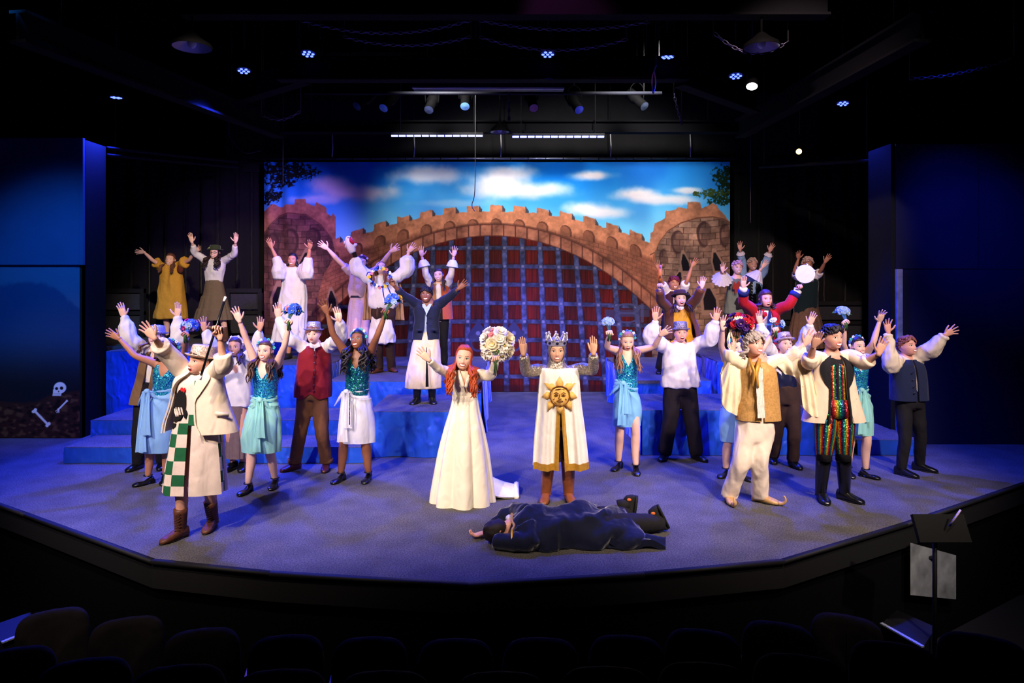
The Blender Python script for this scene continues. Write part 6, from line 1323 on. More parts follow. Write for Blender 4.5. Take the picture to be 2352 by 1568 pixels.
for k in range(8):
    a = k * math.pi / 4; L_ = [44, 43, 41, 44, 44, 44, 41, 43][k] if k % 2 == 0 else 45; wdt = .30; bend = (.22 if k in (1, 2, 3) else -.22 if k in (5, 6, 7) else 0)
    pts = [(CU + 19 * math.sin(a - wdt * 1.25), CVv - 19 * math.cos(a - wdt * 1.25)), (CU + 31 * math.sin(a - wdt * .9), CVv - 31 * math.cos(a - wdt * .9)), (CU + L_ * math.sin(a + bend * .6), CVv - L_ * math.cos(a + bend * .6)), (CU + 31 * math.sin(a + wdt * .9), CVv - 31 * math.cos(a + wdt * .9)), (CU + 19 * math.sin(a + wdt * 1.25), CVv - 19 * math.cos(a + wdt * 1.25))]
    mb = MB(); n = 5; top = [sunpt(u, v, .036) for u, v in pts]; bot = [sunpt(u, v, .022) for u, v in pts]; mid = sunpt(CU + 30 * math.sin(a), CVv - 30 * math.cos(a), .048)
    mb.add(top + bot + [mid], [(i, (i + 1) % n, n + (i + 1) % n, n + i) for i in range(n)], [(i, 2 * n, (i + 1) % n) for i in range(n)]); mb.build('sun_ray', SUN, tbk)
rr = []
for r_, of in ((23, .030), (22.5, .046), (15, .052), (8, .054), (1, .055)): rr.append([sunpt(CU + r_ * math.sin(a), CVv + r_ * math.cos(a), of) for a in np.linspace(0, 2 * np.pi, 28, endpoint=False)])
sf = MB().grid(rr, True, False, True).build('sun_face', SUN, tbk); sl = MB()
def ln_(pts, r=.0045): sl.tube([sunpt(CU + x, CVv + y, .058) for x, y in pts], r, 5, 14)
ln_([(22.6 * math.sin(a), 22.6 * math.cos(a)) for a in np.linspace(0, 2 * np.pi, 25)], .006)
for sg in (-1, 1): ln_([(sg * 3, -5), (sg * 8, -8), (sg * 13, -5)]); ln_([(sg * 4, -2), (sg * 8, -4), (sg * 12, -1), (sg * 8, .5), (sg * 4, -2)]); ln_([(sg * 8, -2.5), (sg * 8.3, -1)], .008); ln_([(sg * 12, 6), (sg * 15, 9)])
ln_([(-1, -4), (-1.5, 2), (-3, 5), (0, 6.5), (3, 5)]); ln_([(-7, 11), (-2, 9.5), (0, 10.5), (2, 9.5), (7, 11)]); ln_([(-6, 11.5), (0, 14), (6, 11.5)]); ln_([(-12, 14), (-9, 16)]); ln_([(-10, -14), (0, -16), (10, -14)])
sl.build('sun_stitching', SUNL, tbk)
p.trousers(mat('brown_breeches', (82, 52, 34), .85), thigh=.095, knee=.062, cuff=.05, hem=.40); p.shoes(BROWNLT, kind='boot', top=.47, ln=.27)
# --- right group ---------------------------------------------------------------
mermaid('mer4', 'sequinned dancer in a sky blue wrap skirt, looking down laughing right of the king', (1421, 1077), (1461, 1086), (1439.5, 781), (1418, 806), (1461, 807), [(1395, 797), (1398, 769), (1399, 755)], [(1502, 796), (1518, 769), (1538, 755)], (1437, 870, 23), (1440, 977, 32, (1441, 945, 33), (1440, 915, 30)), TEALSEQ, SKYBL, (150, 104, 76), dict(length=.30, n=34, wave=.02, spread=.08), knot=1428, ha='fist', face='open', hpit=-14, toe=(-36, -4), lid=(90, 60, 140), folds=(6, .05))
p = PPL['whiteshirt'] = Person('man in a dark glitter hat, white puff sleeved shirt and black trousers', 0, (1527, 1054), (1600, 1055), (1561.5, 764), (1526, 794), (1594, 793), [(1494, 778), (1505, 735), (1505, 701)], [(1630, 778), (1644, 737), (1649, 705)], skin='ruddy', hpit=4, Y=8.97, toe=(-30, 30), build=1.06, spa=.8, spb=.8)
p.make_face('wide', 'pink', (90, 60, 42)); p.hair((92, 62, 44), 'short', noise=.01, off=1.04); p.hat(SILVERD, h=.46, r=.40, brim=.56, name='glitter_hat', crown=(1, .97, .92, .7), tilt=-2)
p.trousers(mat('black_trousers_cloth', (24, 16, 24), .8), cuff=.085, knee=.095, thigh=.115)
p.garment('shirt', [(1565, 887, 46, .58), (1564, 870, 44), (1562, 840, 39), (1561, 815, 36), (1560, 801, 34), (1560, 793, 26), (1561, 786, 12, .9)], mat('white_lavender_cotton', (224, 216, 222), .85, var=.08, bump=.3), [(-1, PUFF, 1), (1, PUFF, 1)], fold=.013, freq=8)
p.shoes(BLACKLT, ln=.27)
p = PPL['wrap20'] = Person('woman in a red head wrap and dark waistcoat behind the brown jacket', .8, (1515, 857), (1560, 857), (1547, 650), (1530, 669), (1568, 667), [(1519, 645), (1513, 620), (1506, 594)], [(1578, 645), (1589, 612), (1602, 594)], skin='tan', Y=11.4)
p.make_face('smile', 'red', (30, 20, 18)); p.hair((110, 20, 32), 'short', noise=.012, off=1.09, line=(.27, .02, -.1, -.25))
p.garment('shirt', [(1548, 740, 21), (1548, 700, 22), (1549, 680, 24), (1549, 671, 20), (1549, 666, 9, .9)], WHITE, [(-1, SHORT, .45), (1, SHORT, .45)]); mb = MB(); p.loft(mb, [(1548, 760, 25), (1548, 720, 24), (1549, 690, 24), (1549, 674, 20), (1549, 668, 12, .8)], .64, n=30, a=(14, 346), sub=14, thick=.012, off=.026); mb.build('waistcoat', mat('dark_maroon_wool', (60, 26, 34), .9), p.root); p.trousers(BLACKCL); p.shoes(BLACKLT)
p = PPL['brownjacket'] = Person('laughing woman in a brown hat and jacket over a yellow shirt raising a tambourine', .6, (1540, 925), (1580, 925), (1561, 686), (1536, 708), (1582, 705), [(1518, 690), (1515, 664), (1515, 645)], [(1600, 685), (1612, 660), (1617, 631)], skin='fair', Y=9.95, ha='fist', hpit=6, spb=.7)
p.make_face('wide', 'red', (50, 32, 24)); p.hair((48, 28, 22), 'long', length=.13, n=22, wave=.015); p.hat(mat('dark_brown_felt', (62, 36, 24), .95, sheen=.2), h=.36, r=.41, brim=.56, name='felt_hat', tilt=-8)
YEL = mat('yellow_silk', (214, 150, 20), .6, var=.1, bump=.2, bscale=40); p.garment('shirt', [(1560, 800, 32), (1560, 760, 29), (1560, 730, 26), (1560, 712, 22), (1560, 704, 10, .9)], YEL, fold=.008)
SUE = mat('brown_suede', (98, 54, 32), .95, var=.15, sheen=.3); mb = MB(); p.loft(mb, [(1566, 776, 39), (1565, 750, 36), (1562, 730, 31), (1560, 715, 29), (1560, 707, 23), (1560, 702, 14, .8)], .64, n=36, a=lambda t: (26 + 14 * (1 - t), 334 - 14 * (1 - t)), sub=18, thick=.016, off=.026)
for sd in (-1, 1): p.sleeve(mb, sd, [(0, .082), (.4, .075), (1, .062)], .93)
mb.build('jacket', SUE, p.root); p.trousers(DKBROWN); p.shoes(BLACKLT)
for sg in (-1, 1): MB().tube([P(1560 + sg * 1, 706, p.Y - .16), P(1560 + sg * 9, 702 + (sg > 0) * 5, p.Y - .17), P(1560 + sg * 3, 711, p.Y - .17)], .014, 7, 9, flat=.6).build('neck_bow', IVORY, p.root)
p = PPL['flame'] = Person('person in a pink curly wig and grey tunic with a rust red flame emblem', 1.1, (1676, 806), (1704, 806), (1692, 615), (1677, 639), (1706, 637), [(1664, 645), (1660, 624), (1659, 594)], [(1731, 638), (1751, 614), (1762, 599)], skin='fair', Y=12.0)
p.make_face('smile', 'pink', (90, 60, 50)); p.hair((206, 160, 176), 'curls', n=90, lo=.02, off=1.16, line=(.30, .10, .02, -.1)); 
p.garment('tunic', [(1687, 721, 24, .6), (1688, 700, 23), (1690, 670, 20), (1692, 650, 18), (1692, 640, 15), (1692, 636, 8, .9)], mat('grey_green_wool', (108, 116, 100), .95, var=.12), fold=.008)
flatpoly('flame_emblem', [(1683, 655), (1686, 646), (1690, 652), (1694, 646), (1699, 648), (1700, 658), (1697, 668), (1694, 664), (1692, 672), (1688, 675), (1687, 664), (1683, 664)], mat('rust_felt', (150, 46, 28), .9), p.root, lambda u, v, o: P(u, v, p.Y - .165 - o), .02)
RUF = mat('white_ruffle', (226, 218, 222), .8, bump=.3)
def ruffle(pp, c, d, r0, r1, ln, m, nm='sleeve_ruffle', n=60, w=14):
    d = nrm(d); x = nrm(np.cross(d, A(0, 1, .1))); y = np.cross(x, d); rows = []
    for t in np.linspace(0, 1, 8): rows.append([c + d * ln * t + (x * math.cos(a) + y * math.sin(a)) * (r0 + (r1 - r0) * t) * (1 + .08 * t * math.sin(a * w)) for a in np.linspace(0, 2 * np.pi, n, endpoint=False)])
    MB().grid(rows, True).build(nm, m, pp.root)
mb = MB()
for sd in (-1, 1): p.sleeve(mb, sd, [(0, .06), (1, .062)], .7)
mb.build('sleeves', mat('pale_blue_sleeve', (150, 180, 210), .85), p.root)
ruffle(p, p.wa + (p.ea - p.wa) * .1, p.ea - p.wa + A(-.05, 0, 0), .05, .17, .17, RUF); ruffle(p, p.wb + (p.eb - p.wb) * .35, p.eb - p.wb + A(0, 0, -.05), .05, .16, .17, RUF); p.trousers(BLACKCL); p.shoes(BLACKLT)
p = PPL['curly22'] = Person('person in a blond curly wig and dark laced bodice behind the grey tunic', 1.1, (1716, 796), (1745, 796), (1727, 608), (1706, 631), (1750, 630), [(1704, 600), (1700, 574), (1698, 553)], [(1758, 603), (1768, 577), (1779, 553)], skin='warm', Y=12.9)
p.make_face('smile', 'pink', (60, 40, 34)); p.hair((206, 172, 150), 'curls', n=80, lo=.08, off=1.15, line=(.31, .12, .05, -.1), seed=8)
p.garment('shirt', [(1728, 700, 20), (1728, 660, 21), (1728, 640, 22), (1728, 632, 18), (1728, 627, 9, .9)], mat('pale_blue_shirt2', (150, 184, 214), .85), [(-1, LOOSE, .93), (1, LOOSE, .93)], fold=.008)
ruffle(p, p.wa + (p.ea - p.wa) * .12, p.ea - p.wa, .045, .075, .06, RUF, 'cuff_ruffle'); ruffle(p, p.wb + (p.eb - p.wb) * .12, p.eb - p.wb, .045, .075, .06, RUF, 'cuff_ruffle')
mb = MB(); p.loft(mb, [(1728, 720, 26), (1728, 690, 22), (1728, 660, 20), (1728, 645, 19), (1728, 640, 15, .7)], .64, n=30, a=(10, 350), sub=14, thick=.012, off=.014); mb.build('bodice', mat('black_green_velvet', (20, 30, 22), .9, sheen=.3), p.root); mb = MB()
for k in range(8): mb.tube([P(1726, 652 + k * 7, p.Y - .15), P(1730, 655 + k * 7, p.Y - .155)], .005, 5)
mb.build('lacing', WHITE, p.root); p.trousers(BLACKCL); p.shoes(BLACKLT)
p = PPL['tamb23'] = Person('person in a dark green overdress and brown skirt, face hidden by the white tambourine', 1.1, (1846, 800), (1876, 800), (1853, 607), (1831, 634), (1877, 632), [(1825, 624), (1834, 594), (1833, 577)], [(1886, 620), (1895, 602), (1905, 587)], skin='tan', Y=12.5)
p.make_face('smile', 'pink', (60, 40, 34)); p.hair((198, 164, 146), 'curls', n=110, lo=.05, off=1.20, line=(.30, .12, .02, -.1), seed=11, sz=1.15)
p.garment('shirt', [(1854, 700, 20), (1854, 660, 22), (1854, 642, 22), (1854, 634, 18), (1854, 629, 9, .9)], WHITE, [(-1, SHORT, .42), (1, SHORT, .42)]); mb = MB(); p.loft(mb, [(1850, 728, 22), (1851, 700, 21), (1853, 665, 20), (1854, 648, 20), (1854, 640, 15, .7)], .64, n=30, sub=14, thick=.012, off=.042); mb.build('overdress', mat('dark_green_velvet', (16, 36, 34), .9, sheen=.3), p.root)
p.skirt([(1852, 798, 41), (1852, 760, 38), (1852, 725, 31), (1853, 690, 22)], mat('brown_stripe_cloth', (116, 88, 62), .9, var=.3), 'skirt', (14, .06)); p.shoes(BLACKLT)
p = PPL['redcoat'] = Person('man with shoulder length brown hair in a scarlet coat with navy cuffs holding the tambourine', .6, (1736, 935), (1776, 935), (1756, 686), (1735, 715), (1780, 713), [(1708, 694), (1707.5, 660), (1708, 625)], [(1811, 700), (1833, 665), (1838, 649)], skin='ruddy', hd=.24, Y=9.7, hb='hold', spa=.5, hyaw=4)
p.make_face('open', 'pink', (40, 22, 30)); p.hair((64, 30, 44), 'long', length=.10, n=36, wave=.03, wf=5, rad=.024, spread=.05, front=False, off=1.14, line=(.27, .08, -.3, -.42))
p.garment('shirt', [(1757, 800, 24), (1757, 750, 25), (1757, 725, 24), (1757, 715, 19), (1757, 709, 10, .9)], WHITE, [(-1, [(0, .05), (.7, .045), (.9, .05), (1, .058)], 1.0), (1, [(0, .05), (.7, .045), (.9, .05), (1, .058)], 1.0)])
SCA = mat('scarlet_wool', (178, 16, 26), .85, var=.1, sheen=.2); NV = mat('navy_trim_cloth', (24, 34, 96), .85); mb = MB(); p.loft(mb, [(1758, 830, 34), (1758, 790, 31), (1757, 750, 29), (1757, 730, 29), (1757, 719, 26), (1757, 710, 14, .8)], .64, n=36, a=lambda t: (20, 340), sub=18, thick=.016, off=.026)
for sd in (-1, 1): p.sleeve(mb, sd, [(0, .085), (.4, .078), (1, .066)], .86)
ct = mb.build('coat', SCA, p.root)
for sh, el, wr in ((p.sa, p.ea, p.wa), (p.sb, p.eb, p.wb)): MB().tube([el + (wr - el) * .52, el + (wr - el) * .80], [.070, .074], 16).build('cuff', NV, ct)
for sg in (-1, 1): flatpoly('lapel', [(1757 + sg * 4, 775), (1757 + sg * 14, 760), (1757 + sg * 15, 725), (1757 + sg * 9, 712), (1757 + sg * 6, 735)], NV, ct, lambda u, v, o: P(u, v, p.Y - .16 - o), .03, .012)
MB().tube([p.c(1.0) + A(0, -.03, .0), p.c(1.06) + A(0, -.02, 0), p.c(1.14)], [.075, .07, .062], 14).build('cravat', mat('grey_cravat', (60, 58, 66), .8), p.root); MB().ball(P(1757, 722, p.Y - .165), (.035, .025, .04), 10).build('red_bow', SCA, p.root); p.trousers(BLACKCL); p.shoes(BLACKLT)
p = PPL['mer5'] = mermaid('mer5', 'sequinned dancer almost hidden behind the man in the gold waistcoat', (1668, 1094), (1708, 1100), (1690, 797), (1668, 826), (1714, 826), [(1657, 795), (1660, 755), (1663, 727)], [(1748, 806), (1777, 761), (1783, 748)], (1690, 893, 23), (1684, 1012, 29, (1685, 980, 32), (1687, 945, 31), (1689, 920, 28)), TEALSEQ, PALEBL, (44, 28, 24), dict(length=.1, n=20), hb='fist', toe=(-50, 20), Y=8.15)
p = PPL['goldvest'] = Person('man in a grey shaggy wig, gold waistcoat and cream trousers with arms wide', 0, (1674, 1150), (1747, 1152), (1727, 790), (1704, 833), (1771, 829), [(1677, 818), (1686, 783), (1689, 764)], [(1808, 826), (1848, 790), (1872, 757)], skin='ruddy', hd=.25, hyaw=22, hpit=8, hrol=6, Y=7.2, ha='fist', spb=1.2, hip=(1735, 985), ka=(1702, 1062), kb=(1745, 1056), toe=(-5, 52), build=1.06, cheek=1.6, da=0, db=0)
p.make_face('smile', 'pink', (130, 110, 100)); p.hair((176, 162, 152), 'short', off=1.19, noise=.05, line=(.25, -.12, -.40, -.46)); p.hair((176, 162, 152), 'long', length=.09, n=36, front=False, az0=82, wave=.02, rad=.02, off=1.17, spread=.05, line=(.26, -.10, -.38, -.44))
p.garment('shirt', [(1738, 950, 40), (1738, 900, 38), (1738, 865, 37), (1738, 846, 35), (1737, 836, 28), (1736, 827, 12, .9)], CREAM, [(-1, [(0, .08), (.5, .085), (1, .07)], .72), (1, [(0, .08), (.5, .066), (1, .064)], .82)], fold=.008)
def bell(pp, top, pts, name='bell_sleeve', m=CREAM, dep=.05, n=26):
    """hanging open sleeve: top edge along the arm, lower edge given in picture points at the arm's depth"""
    top = catmull(np.array(top), n); bot = catmull(np.array(pts), n); rows_f, rows_b = [], []
    for q in np.linspace(0, 1, 16):
        e = top * (1 - q) + bot * q; wv = np.array([.022 * q * math.sin(i * .9 + 2 * q) + dep * math.sin(math.pi * min(q * 1.15, 1)) * .7 for i in range(n)])
        rows_f.append(e - np.outer(wv + .02, A(0, 1, 0))); rows_b.append(e + np.outer(dep * math.sin(math.pi * min(1, q * 1.1)) * np.ones(n) - .5 * wv + .03, A(0, 1, 0)))
    mb = MB(); mb.grid(rows_f[::-1], False); mb.grid(rows_b, False); mb.grid([rows_f[-1], rows_b[-1]], False); mb.build(name, m, pp.root)
bell(p, [P(1702, 832, p.Y), P(1686, 826, p.Y), P(1680, 812, p.Y), P(1684, 795, p.Y)], [P(1697, 955, p.Y - .02), P(1684, 950, p.Y - .05), P(1660, 930, p.Y - .03), P(1656, 860, p.Y)])
bell(p, [P(1772, 830, p.Y - .02), P(1800, 818, p.Y - .02), P(1825, 804, p.Y), P(1842, 792, p.Y)], [P(1800, 858, p.Y), P(1826, 866, p.Y - .02), P(1846, 890, p.Y - .05), P(1852, 850, p.Y - .03)])
bell(p, [P(1824, 800, p.Y), P(1832, 796, p.Y), P(1842, 792, p.Y), P(1848, 796, p.Y)], [P(1840, 930, p.Y - .06), P(1862, 954, p.Y - .08), P(1880, 952, p.Y - .06), P(1878, 925, p.Y - .02)], dep=.04)
BRO = mat('gold_brocade', (196, 148, 82), .6, .15, var=.35, scale=55, bump=.4, bscale=45); mb = MB(); p.loft(mb, [(1741, 962, 44, .58), (1741, 940, 42), (1740, 900, 40), (1739, 870, 38), (1738, 850, 35), (1737, 839, 29, .55), (1737, 829, 16, .75)], .6, n=48, a=(4, 356), sub=20, thick=.014, off=.034, yaw=0); gv = mb.build('waistcoat', BRO, p.root)
MB().grid([[P(1742 + x + (v - 830) * .05, v, p.Y - .195 - .012 * math.sin(v * .2 + x)) for x in np.linspace(-8, 9, 7)] for v in np.linspace(960, 846, 18)], False).build('lace_jabot', mat('cream_lace', (232, 222, 204), .8, var=.25, scale=70, bump=.5), gv)
for sg in (-1, 1): MB().tube([P(1733 + sg * 12, 824, p.Y - .06), P(1734 + sg * 8, 838, p.Y - .17), P(1735 + sg * 3, 858, p.Y - .21), P(1735 + sg * 7, 890, p.Y - .21)], [.02, .026, .022, .010], 8, 14, flat=.6).build('gold_scarf', GOLD, p.root)
CREAMT = mat('cream_twill', (226, 208, 184), .85, var=.06, bump=.3); p.trousers(CREAMT, cuff=.085, knee=.088, thigh=.104, fold=.012, hem=.055)
p.shoes(mat('gold_slipper', (198, 156, 100), .5, .2, var=.3, scale=60), kind='curl', ln=.28, w=.05)
p = PPL['darkvest'] = Person('singer in a glitter hat, white shirt and dark navy waistcoat between the two leading men', 0, (1777, 1060), (1822, 1072), (1800, 790), (1776, 819), (1825, 819), [(1755, 790), (1746, 743), (1741, 711)], [(1852, 785), (1860, 745), (1870, 717)], skin='fair', Y=8.67, hpit=8, hyaw=6, toe=(-20, 10), spa=.6, spb=.6)
p.make_face('open', 'pink', (110, 74, 50)); p.hair((132, 96, 70), 'curls', n=70, lo=-.18, off=1.14, line=(.24, .0, -.2, -.3), seed=21); p.hat(CHAMP, h=.46, r=.39, brim=.56, name='glitter_hat', tilt=-10)
p.garment('shirt', [(1800, 900, 26), (1800, 850, 28), (1800, 830, 27), (1800, 820, 22), (1800, 814, 10, .9)], WHITE, [(-1, PUFF, 1), (1, PUFF, 1)], fold=.010)
p.garment('waistcoat', [(1800, 903, 30), (1800, 880, 30), (1800, 850, 29), (1800, 835, 27), (1800, 824, 20)], mat('navy_satin', (22, 26, 56), .45, var=.3, scale=8), fold=.006); p.trousers(DKBROWN); p.shoes(BLACKLT)
p = PPL['rainbow'] = Person('dark haired man in an ivory blazer, rainbow sequinned suit and tall black boots', 0, (1887, 1148), (1942, 1148), (1908, 773), (1874, 819), (1948, 816), [(1858, 832), (1869, 795), (1881, 765)], [(1985, 832), (2018, 812), (2031, 777)], skin='warm', hd=.25, hyaw=14, Y=7.22, ha='flat', spb=.7, ka=(1893, 1035), kb=(1937, 1035), toe=(-8, 36), build=1.05, cheek=1.2)
p.make_face('smile', 'pink', (24, 18, 18)); p.hair((26, 20, 22), 'short', noise=.06, off=1.13, line=(.27, .06, -.14, -.30))
RB = ((18, 120, 96), (30, 60, 120), (20, 14, 20), (150, 20, 40), (196, 60, 30), (200, 160, 30), (30, 130, 60), (18, 120, 96))
RBM = stripes('rainbow_sequins', RB, 7.0); RBT = stripes('rainbow_sequins_shorts', RB, 9.0)
p.garment('shirt', [(1912, 950, 33), (1911, 900, 34), (1911, 860, 35), (1911, 834, 34), (1911, 822, 27), (1910, 810, 13, .9)], BLACKCL, [(-1, TIGHT, .5), (1, TIGHT, .5)], fold=.003)
mb = MB(); p.loft(mb, [(1914, 948, 37), (1913, 900, 37), (1912, 860, 36), (1912, 838, 33), (1911, 826, 25, .62)], .62, n=40, a=(-62, 62), sub=16, thick=.01, off=.012); mb.build('sequin_shirt', RBM, p.root)
mb = MB(); p.loft(mb, [(1914, 948, 37), (1913, 900, 37), (1912, 860, 36), (1912, 838, 33), (1911, 826, 25, .62)], .62, n=6, a=lambda t: (-2 - 7 * sm(t, .6, 1), 4 + 7 * sm(t, .6, 1)), sub=16, thick=.006, off=.017); mb.build('black_placket', BLACKCL, p.root)
mb = MB()
for sg, kn, ft in ((-1, p.ka, p.fa), (1, p.kb, p.fb)):
    hpj = p.H + p.lat * sg * .085; mb.tube([hpj + A(0, 0, .06), hpj * .6 + kn * .4, kn * .9 + hpj * .1, kn * .92 + ft * .08], [.112, .116, .092, .080], 40, 16)
ang = np.linspace(0, 2 * np.pi, 40, endpoint=False); mb.grid([[p.tp(t, a, .022) for a in ang] for t in (-.12, -.02, .1, .22)], True, True, True); mb.build('sequin_breeches', RBT, p.root)
mb = MB(); p.loft(mb, [(1914, 966, 68, .42), (1914, 945, 62, .46), (1913, 900, 50, .54), (1912, 865, 44, .6), (1912, 840, 40, .6), (1912, 826, 33, .55), (1911, 814, 17, .7)], .6, n=46, a=lambda t: (19 + 8 * sm(.3 - t, 0, .3) + 7 * t, 341 - 8 * sm(.3 - t, 0, .3) - 7 * t), sub=20, thick=.016, off=.02, wob=.01)
for sd in (-1, 1): p.sleeve(mb, sd, [(0, .09), (.4, .084), (1, .075)], .72)
IVJ = mat('ivory_blazer_cloth', (230, 206, 174), .85, var=.05, bump=.25); jk = mb.build('blazer', IVJ, p.root)
JR = [(1914, 966, 68, .42), (1914, 945, 62, .46), (1913, 900, 50, .54), (1912, 865, 44, .6), (1912, 840, 40, .6), (1912, 826, 33, .55), (1911, 814, 17, .7)]; lp = MB()
lw = lambda t: .5 + 24 * math.sin(math.pi * min(1, max(0, (t - .40) / .62)) ** .8) * (t > .40)
p.loft(lp, JR, .6, n=8, a=lambda t: (17 + 7 * t, 20 + 7 * t + lw(t)), sub=24, thick=.008, off=.034); p.loft(lp, JR, .6, n=8, a=lambda t: (340 - 7 * t - lw(t), 343 - 7 * t), sub=24, thick=.008, off=.034); lp.build('lapels', BLACKCL, jk)
MB().box(P(1958, 913, p.Y - .105), (.09, .014, .03), 0, np.array(Matrix.Rotation(.2, 3, 'Y'))).build('pocket_flap', IVJ, jk); p.shoes(BLACKLT, kind='boot', top=.50, ln=.29, w=.052)
for kn in (p.ka, p.kb): MB().tube([kn + A(0, 0, -.10), kn + A(0, 0, .02), kn + A(0, 0, .07)], [.078, .076, .072], 16).build('boot_top', BLACKCL, p.root)
mermaid('mer6', 'sequinned dancer in a mint wrap skirt with pale blue hydrangea, far right', (1950, 1092), (1990, 1096), (1965, 795), (1944, 820), (1984, 820), [(1937, 790), (1939, 745), (1939, 731)], [(2005, 788), (2020, 738), (2027, 714)], (1968, 886, 23), (1972, 997, 34, (1974, 965, 32), (1972, 930, 30), (1970, 905, 27)), TEALSEQ, MINT, (40, 24, 26), dict(length=.08, n=18, front=False), hb='open', ha='fist', hyaw=12, hpit=4, toe=(-10, 40), Y=8.19)
p = PPL['navyvest'] = Person('person with swept auburn hair in a navy waistcoat and cream puffed sleeves at far right', 0, (2072, 1091), (2113, 1080), (2079, 794), (2058, 825), (2104, 820), [(2047, 838), (2040, 763), (2036, 731)], [(2142, 801), (2171, 768), (2203, 752)], skin='ruddy', hyaw=22, hpit=10, Y=8.32, toe=(24, 38), spa=1.6, spb=1.7, byaw=10, cheek=1.4)
p.make_face('smile', 'pink', (120, 66, 40)); p.hair((146, 82, 46), 'short', noise=.04, off=1.14, line=(.30, .04, -.12, -.28))
p.trousers(BLACKCL, thigh=.095, knee=.07, cuff=.055)
p.garment('shirt', [(2086, 905, 32), (2085, 870, 34), (2084, 845, 33), (2083, 832, 29), (2082, 822, 22), (2081, 816, 11, .9)], IVORY, [(-1, [(0, .09), (.25, .10), (.6, .088), (.85, .06), (.93, .04), (1, .055)], .97), (1, [(0, .09), (.25, .095), (.6, .09), (.85, .07), (.93, .045), (1, .06)], .97)], fold=.010)
mb = MB(); p.loft(mb, [(2088, 917, 38, .6), (2087, 895, 37), (2086, 865, 36), (2084, 845, 34), (2083, 834, 30), (2082, 824, 18, .75)], .62, n=40, a=(4, 356), sub=18, thick=.014, off=.030); nv = mb.build('waistcoat', NAVYCL, p.root)
p.buttons(nv, [P(2096 + (v - 850) * .1, v, p.Y - .178) for v in (856, 872, 888, 903)], .009, BLACKLT); p.shoes(BLACKLT, ln=.28)
# --- man lying face down -------------------------------------------------------
o0 = A(.55, 6.2, 0); r_ = thing('person', 'man lying face down at the front of the stage in a dark blue velvet robe', 'person', tuple(o0)); SKN = skinmat('ruddy'); mb = MB()
mb.tube([A(.12, 6.16, .13), A(.45, 6.2, .13), A(.75, 6.22, .13), A(.95, 6.25, .11)], [.10, .11, .11, .09], 14, 12)
mb.tube([A(.10, 6.15, .17), A(.0, 6.13, .16), A(-.08, 6.12, .13)], [.07, .06, .055], 12, 8)
mb.tube([A(.12, 6.34, .15), A(-.02, 6.50, .10), A(-.19, 6.33, .05), A(-.26, 6.27, .035)], [.06, .05, .035, .026], 10, 16)
mb.tube([A(.12, 6.02, .12), A(.10, 5.92, .08), A(-.12, 5.95, .06), A(-.17, 5.97, .05)], [.05, .04, .033, .025], 10, 14)
for y0, y1, x1 in ((6.34, 6.62, 1.14), (6.16, 6.40, 1.42)): mb.tube([A(.82, y0 - .02, .11), A((.82 + x1) / 2, (y0 + y1) / 2, .11), A(x1, y1, .07)], [.07, .06, .05], 12, 14)
bm_ = remesh(mb, .0125, 4)
class Dummy: pass
d_ = Dummy(); d_.hd = .235; d_.hc = A(-.13, 6.10, .115); d_.h = 1.75
ez = nrm(A(-1, -.08, -.05)); ey = nrm(A(.05, -.35, 1)); ey = nrm(ey - ez * np.dot(ey, ez)); ex = np.cross(ey, ez); d_.R = np.stack([ex, ey, ez], 1)
d_.hp = lambda q: np.asarray(q) * d_.hd @ d_.R.T + d_.hc
az1 = np.linspace(-1, 1, 41)[:-1]; az = np.sign(az1) * np.abs(az1) ** 1.35 * np.pi; th = np.linspace(0, np.pi, 38)[1:-1]; bm_.grid(head_shape(az[None, :], th[::-1, None]) * d_.hd @ d_.R.T + d_.hc, True, True, True)
for sg in (-1, 1): bm_.ball(d_.hc + d_.R @ (A(sg * .35, .02, -.03) * d_.hd), A(.03, .075, .105) * d_.hd, 8, 0, d_.R)
Person.hand(d_, bm_, A(-.25, 6.275, .035), A(-.41, 6.20, .02), 1, 'relax', 1.3, 90)
bm_.build('body', SKN, r_)
az = np.linspace(-np.pi, np.pi, 41)[:-1]; aa = np.abs(az); zl = np.interp(aa, [0, .9, 1.5, 2.2, np.pi], [.24, .2, -.06, -.25, -.34]); thm = np.arccos(zl / .5); rows = []
for rr_ in np.linspace(1, .04, 14):
    pp_ = head_shape(az, thm * rr_, 0); rows.append(pp_ * 1.09 + nrm_rows(pp_) * (.035 * vnoise(pp_ * 14)[:, None]))
rows = np.array(rows); MB().grid(d_.hp(rows.reshape(-1, 3)).reshape(rows.shape), True, False, True).build('hair', mat('hair_dark_short', (30, 20, 18), .6, var=.5, scale=90, bump=.9, bscale=200), r_)
VEL = mat('blue_velvet', (7, 14, 40), .8, var=.25, scale=5, bump=.2, bscale=40, sheen=.7, spec=.2)
st = [(-.06, 6.16, .10, .12), (.05, 6.17, .22, .24), (.2, 6.18, .28, .29), (.38, 6.2, .27, .28), (.52, 6.21, .25, .29), (.66, 6.22, .26, .31), (.82, 6.24, .28, .27), (.98, 6.27, .30, .22), (1.1, 6.29, .30, .19), (1.17, 6.30, .28, .14)]
S_ = catmull(np.array(st), 60); rings = []
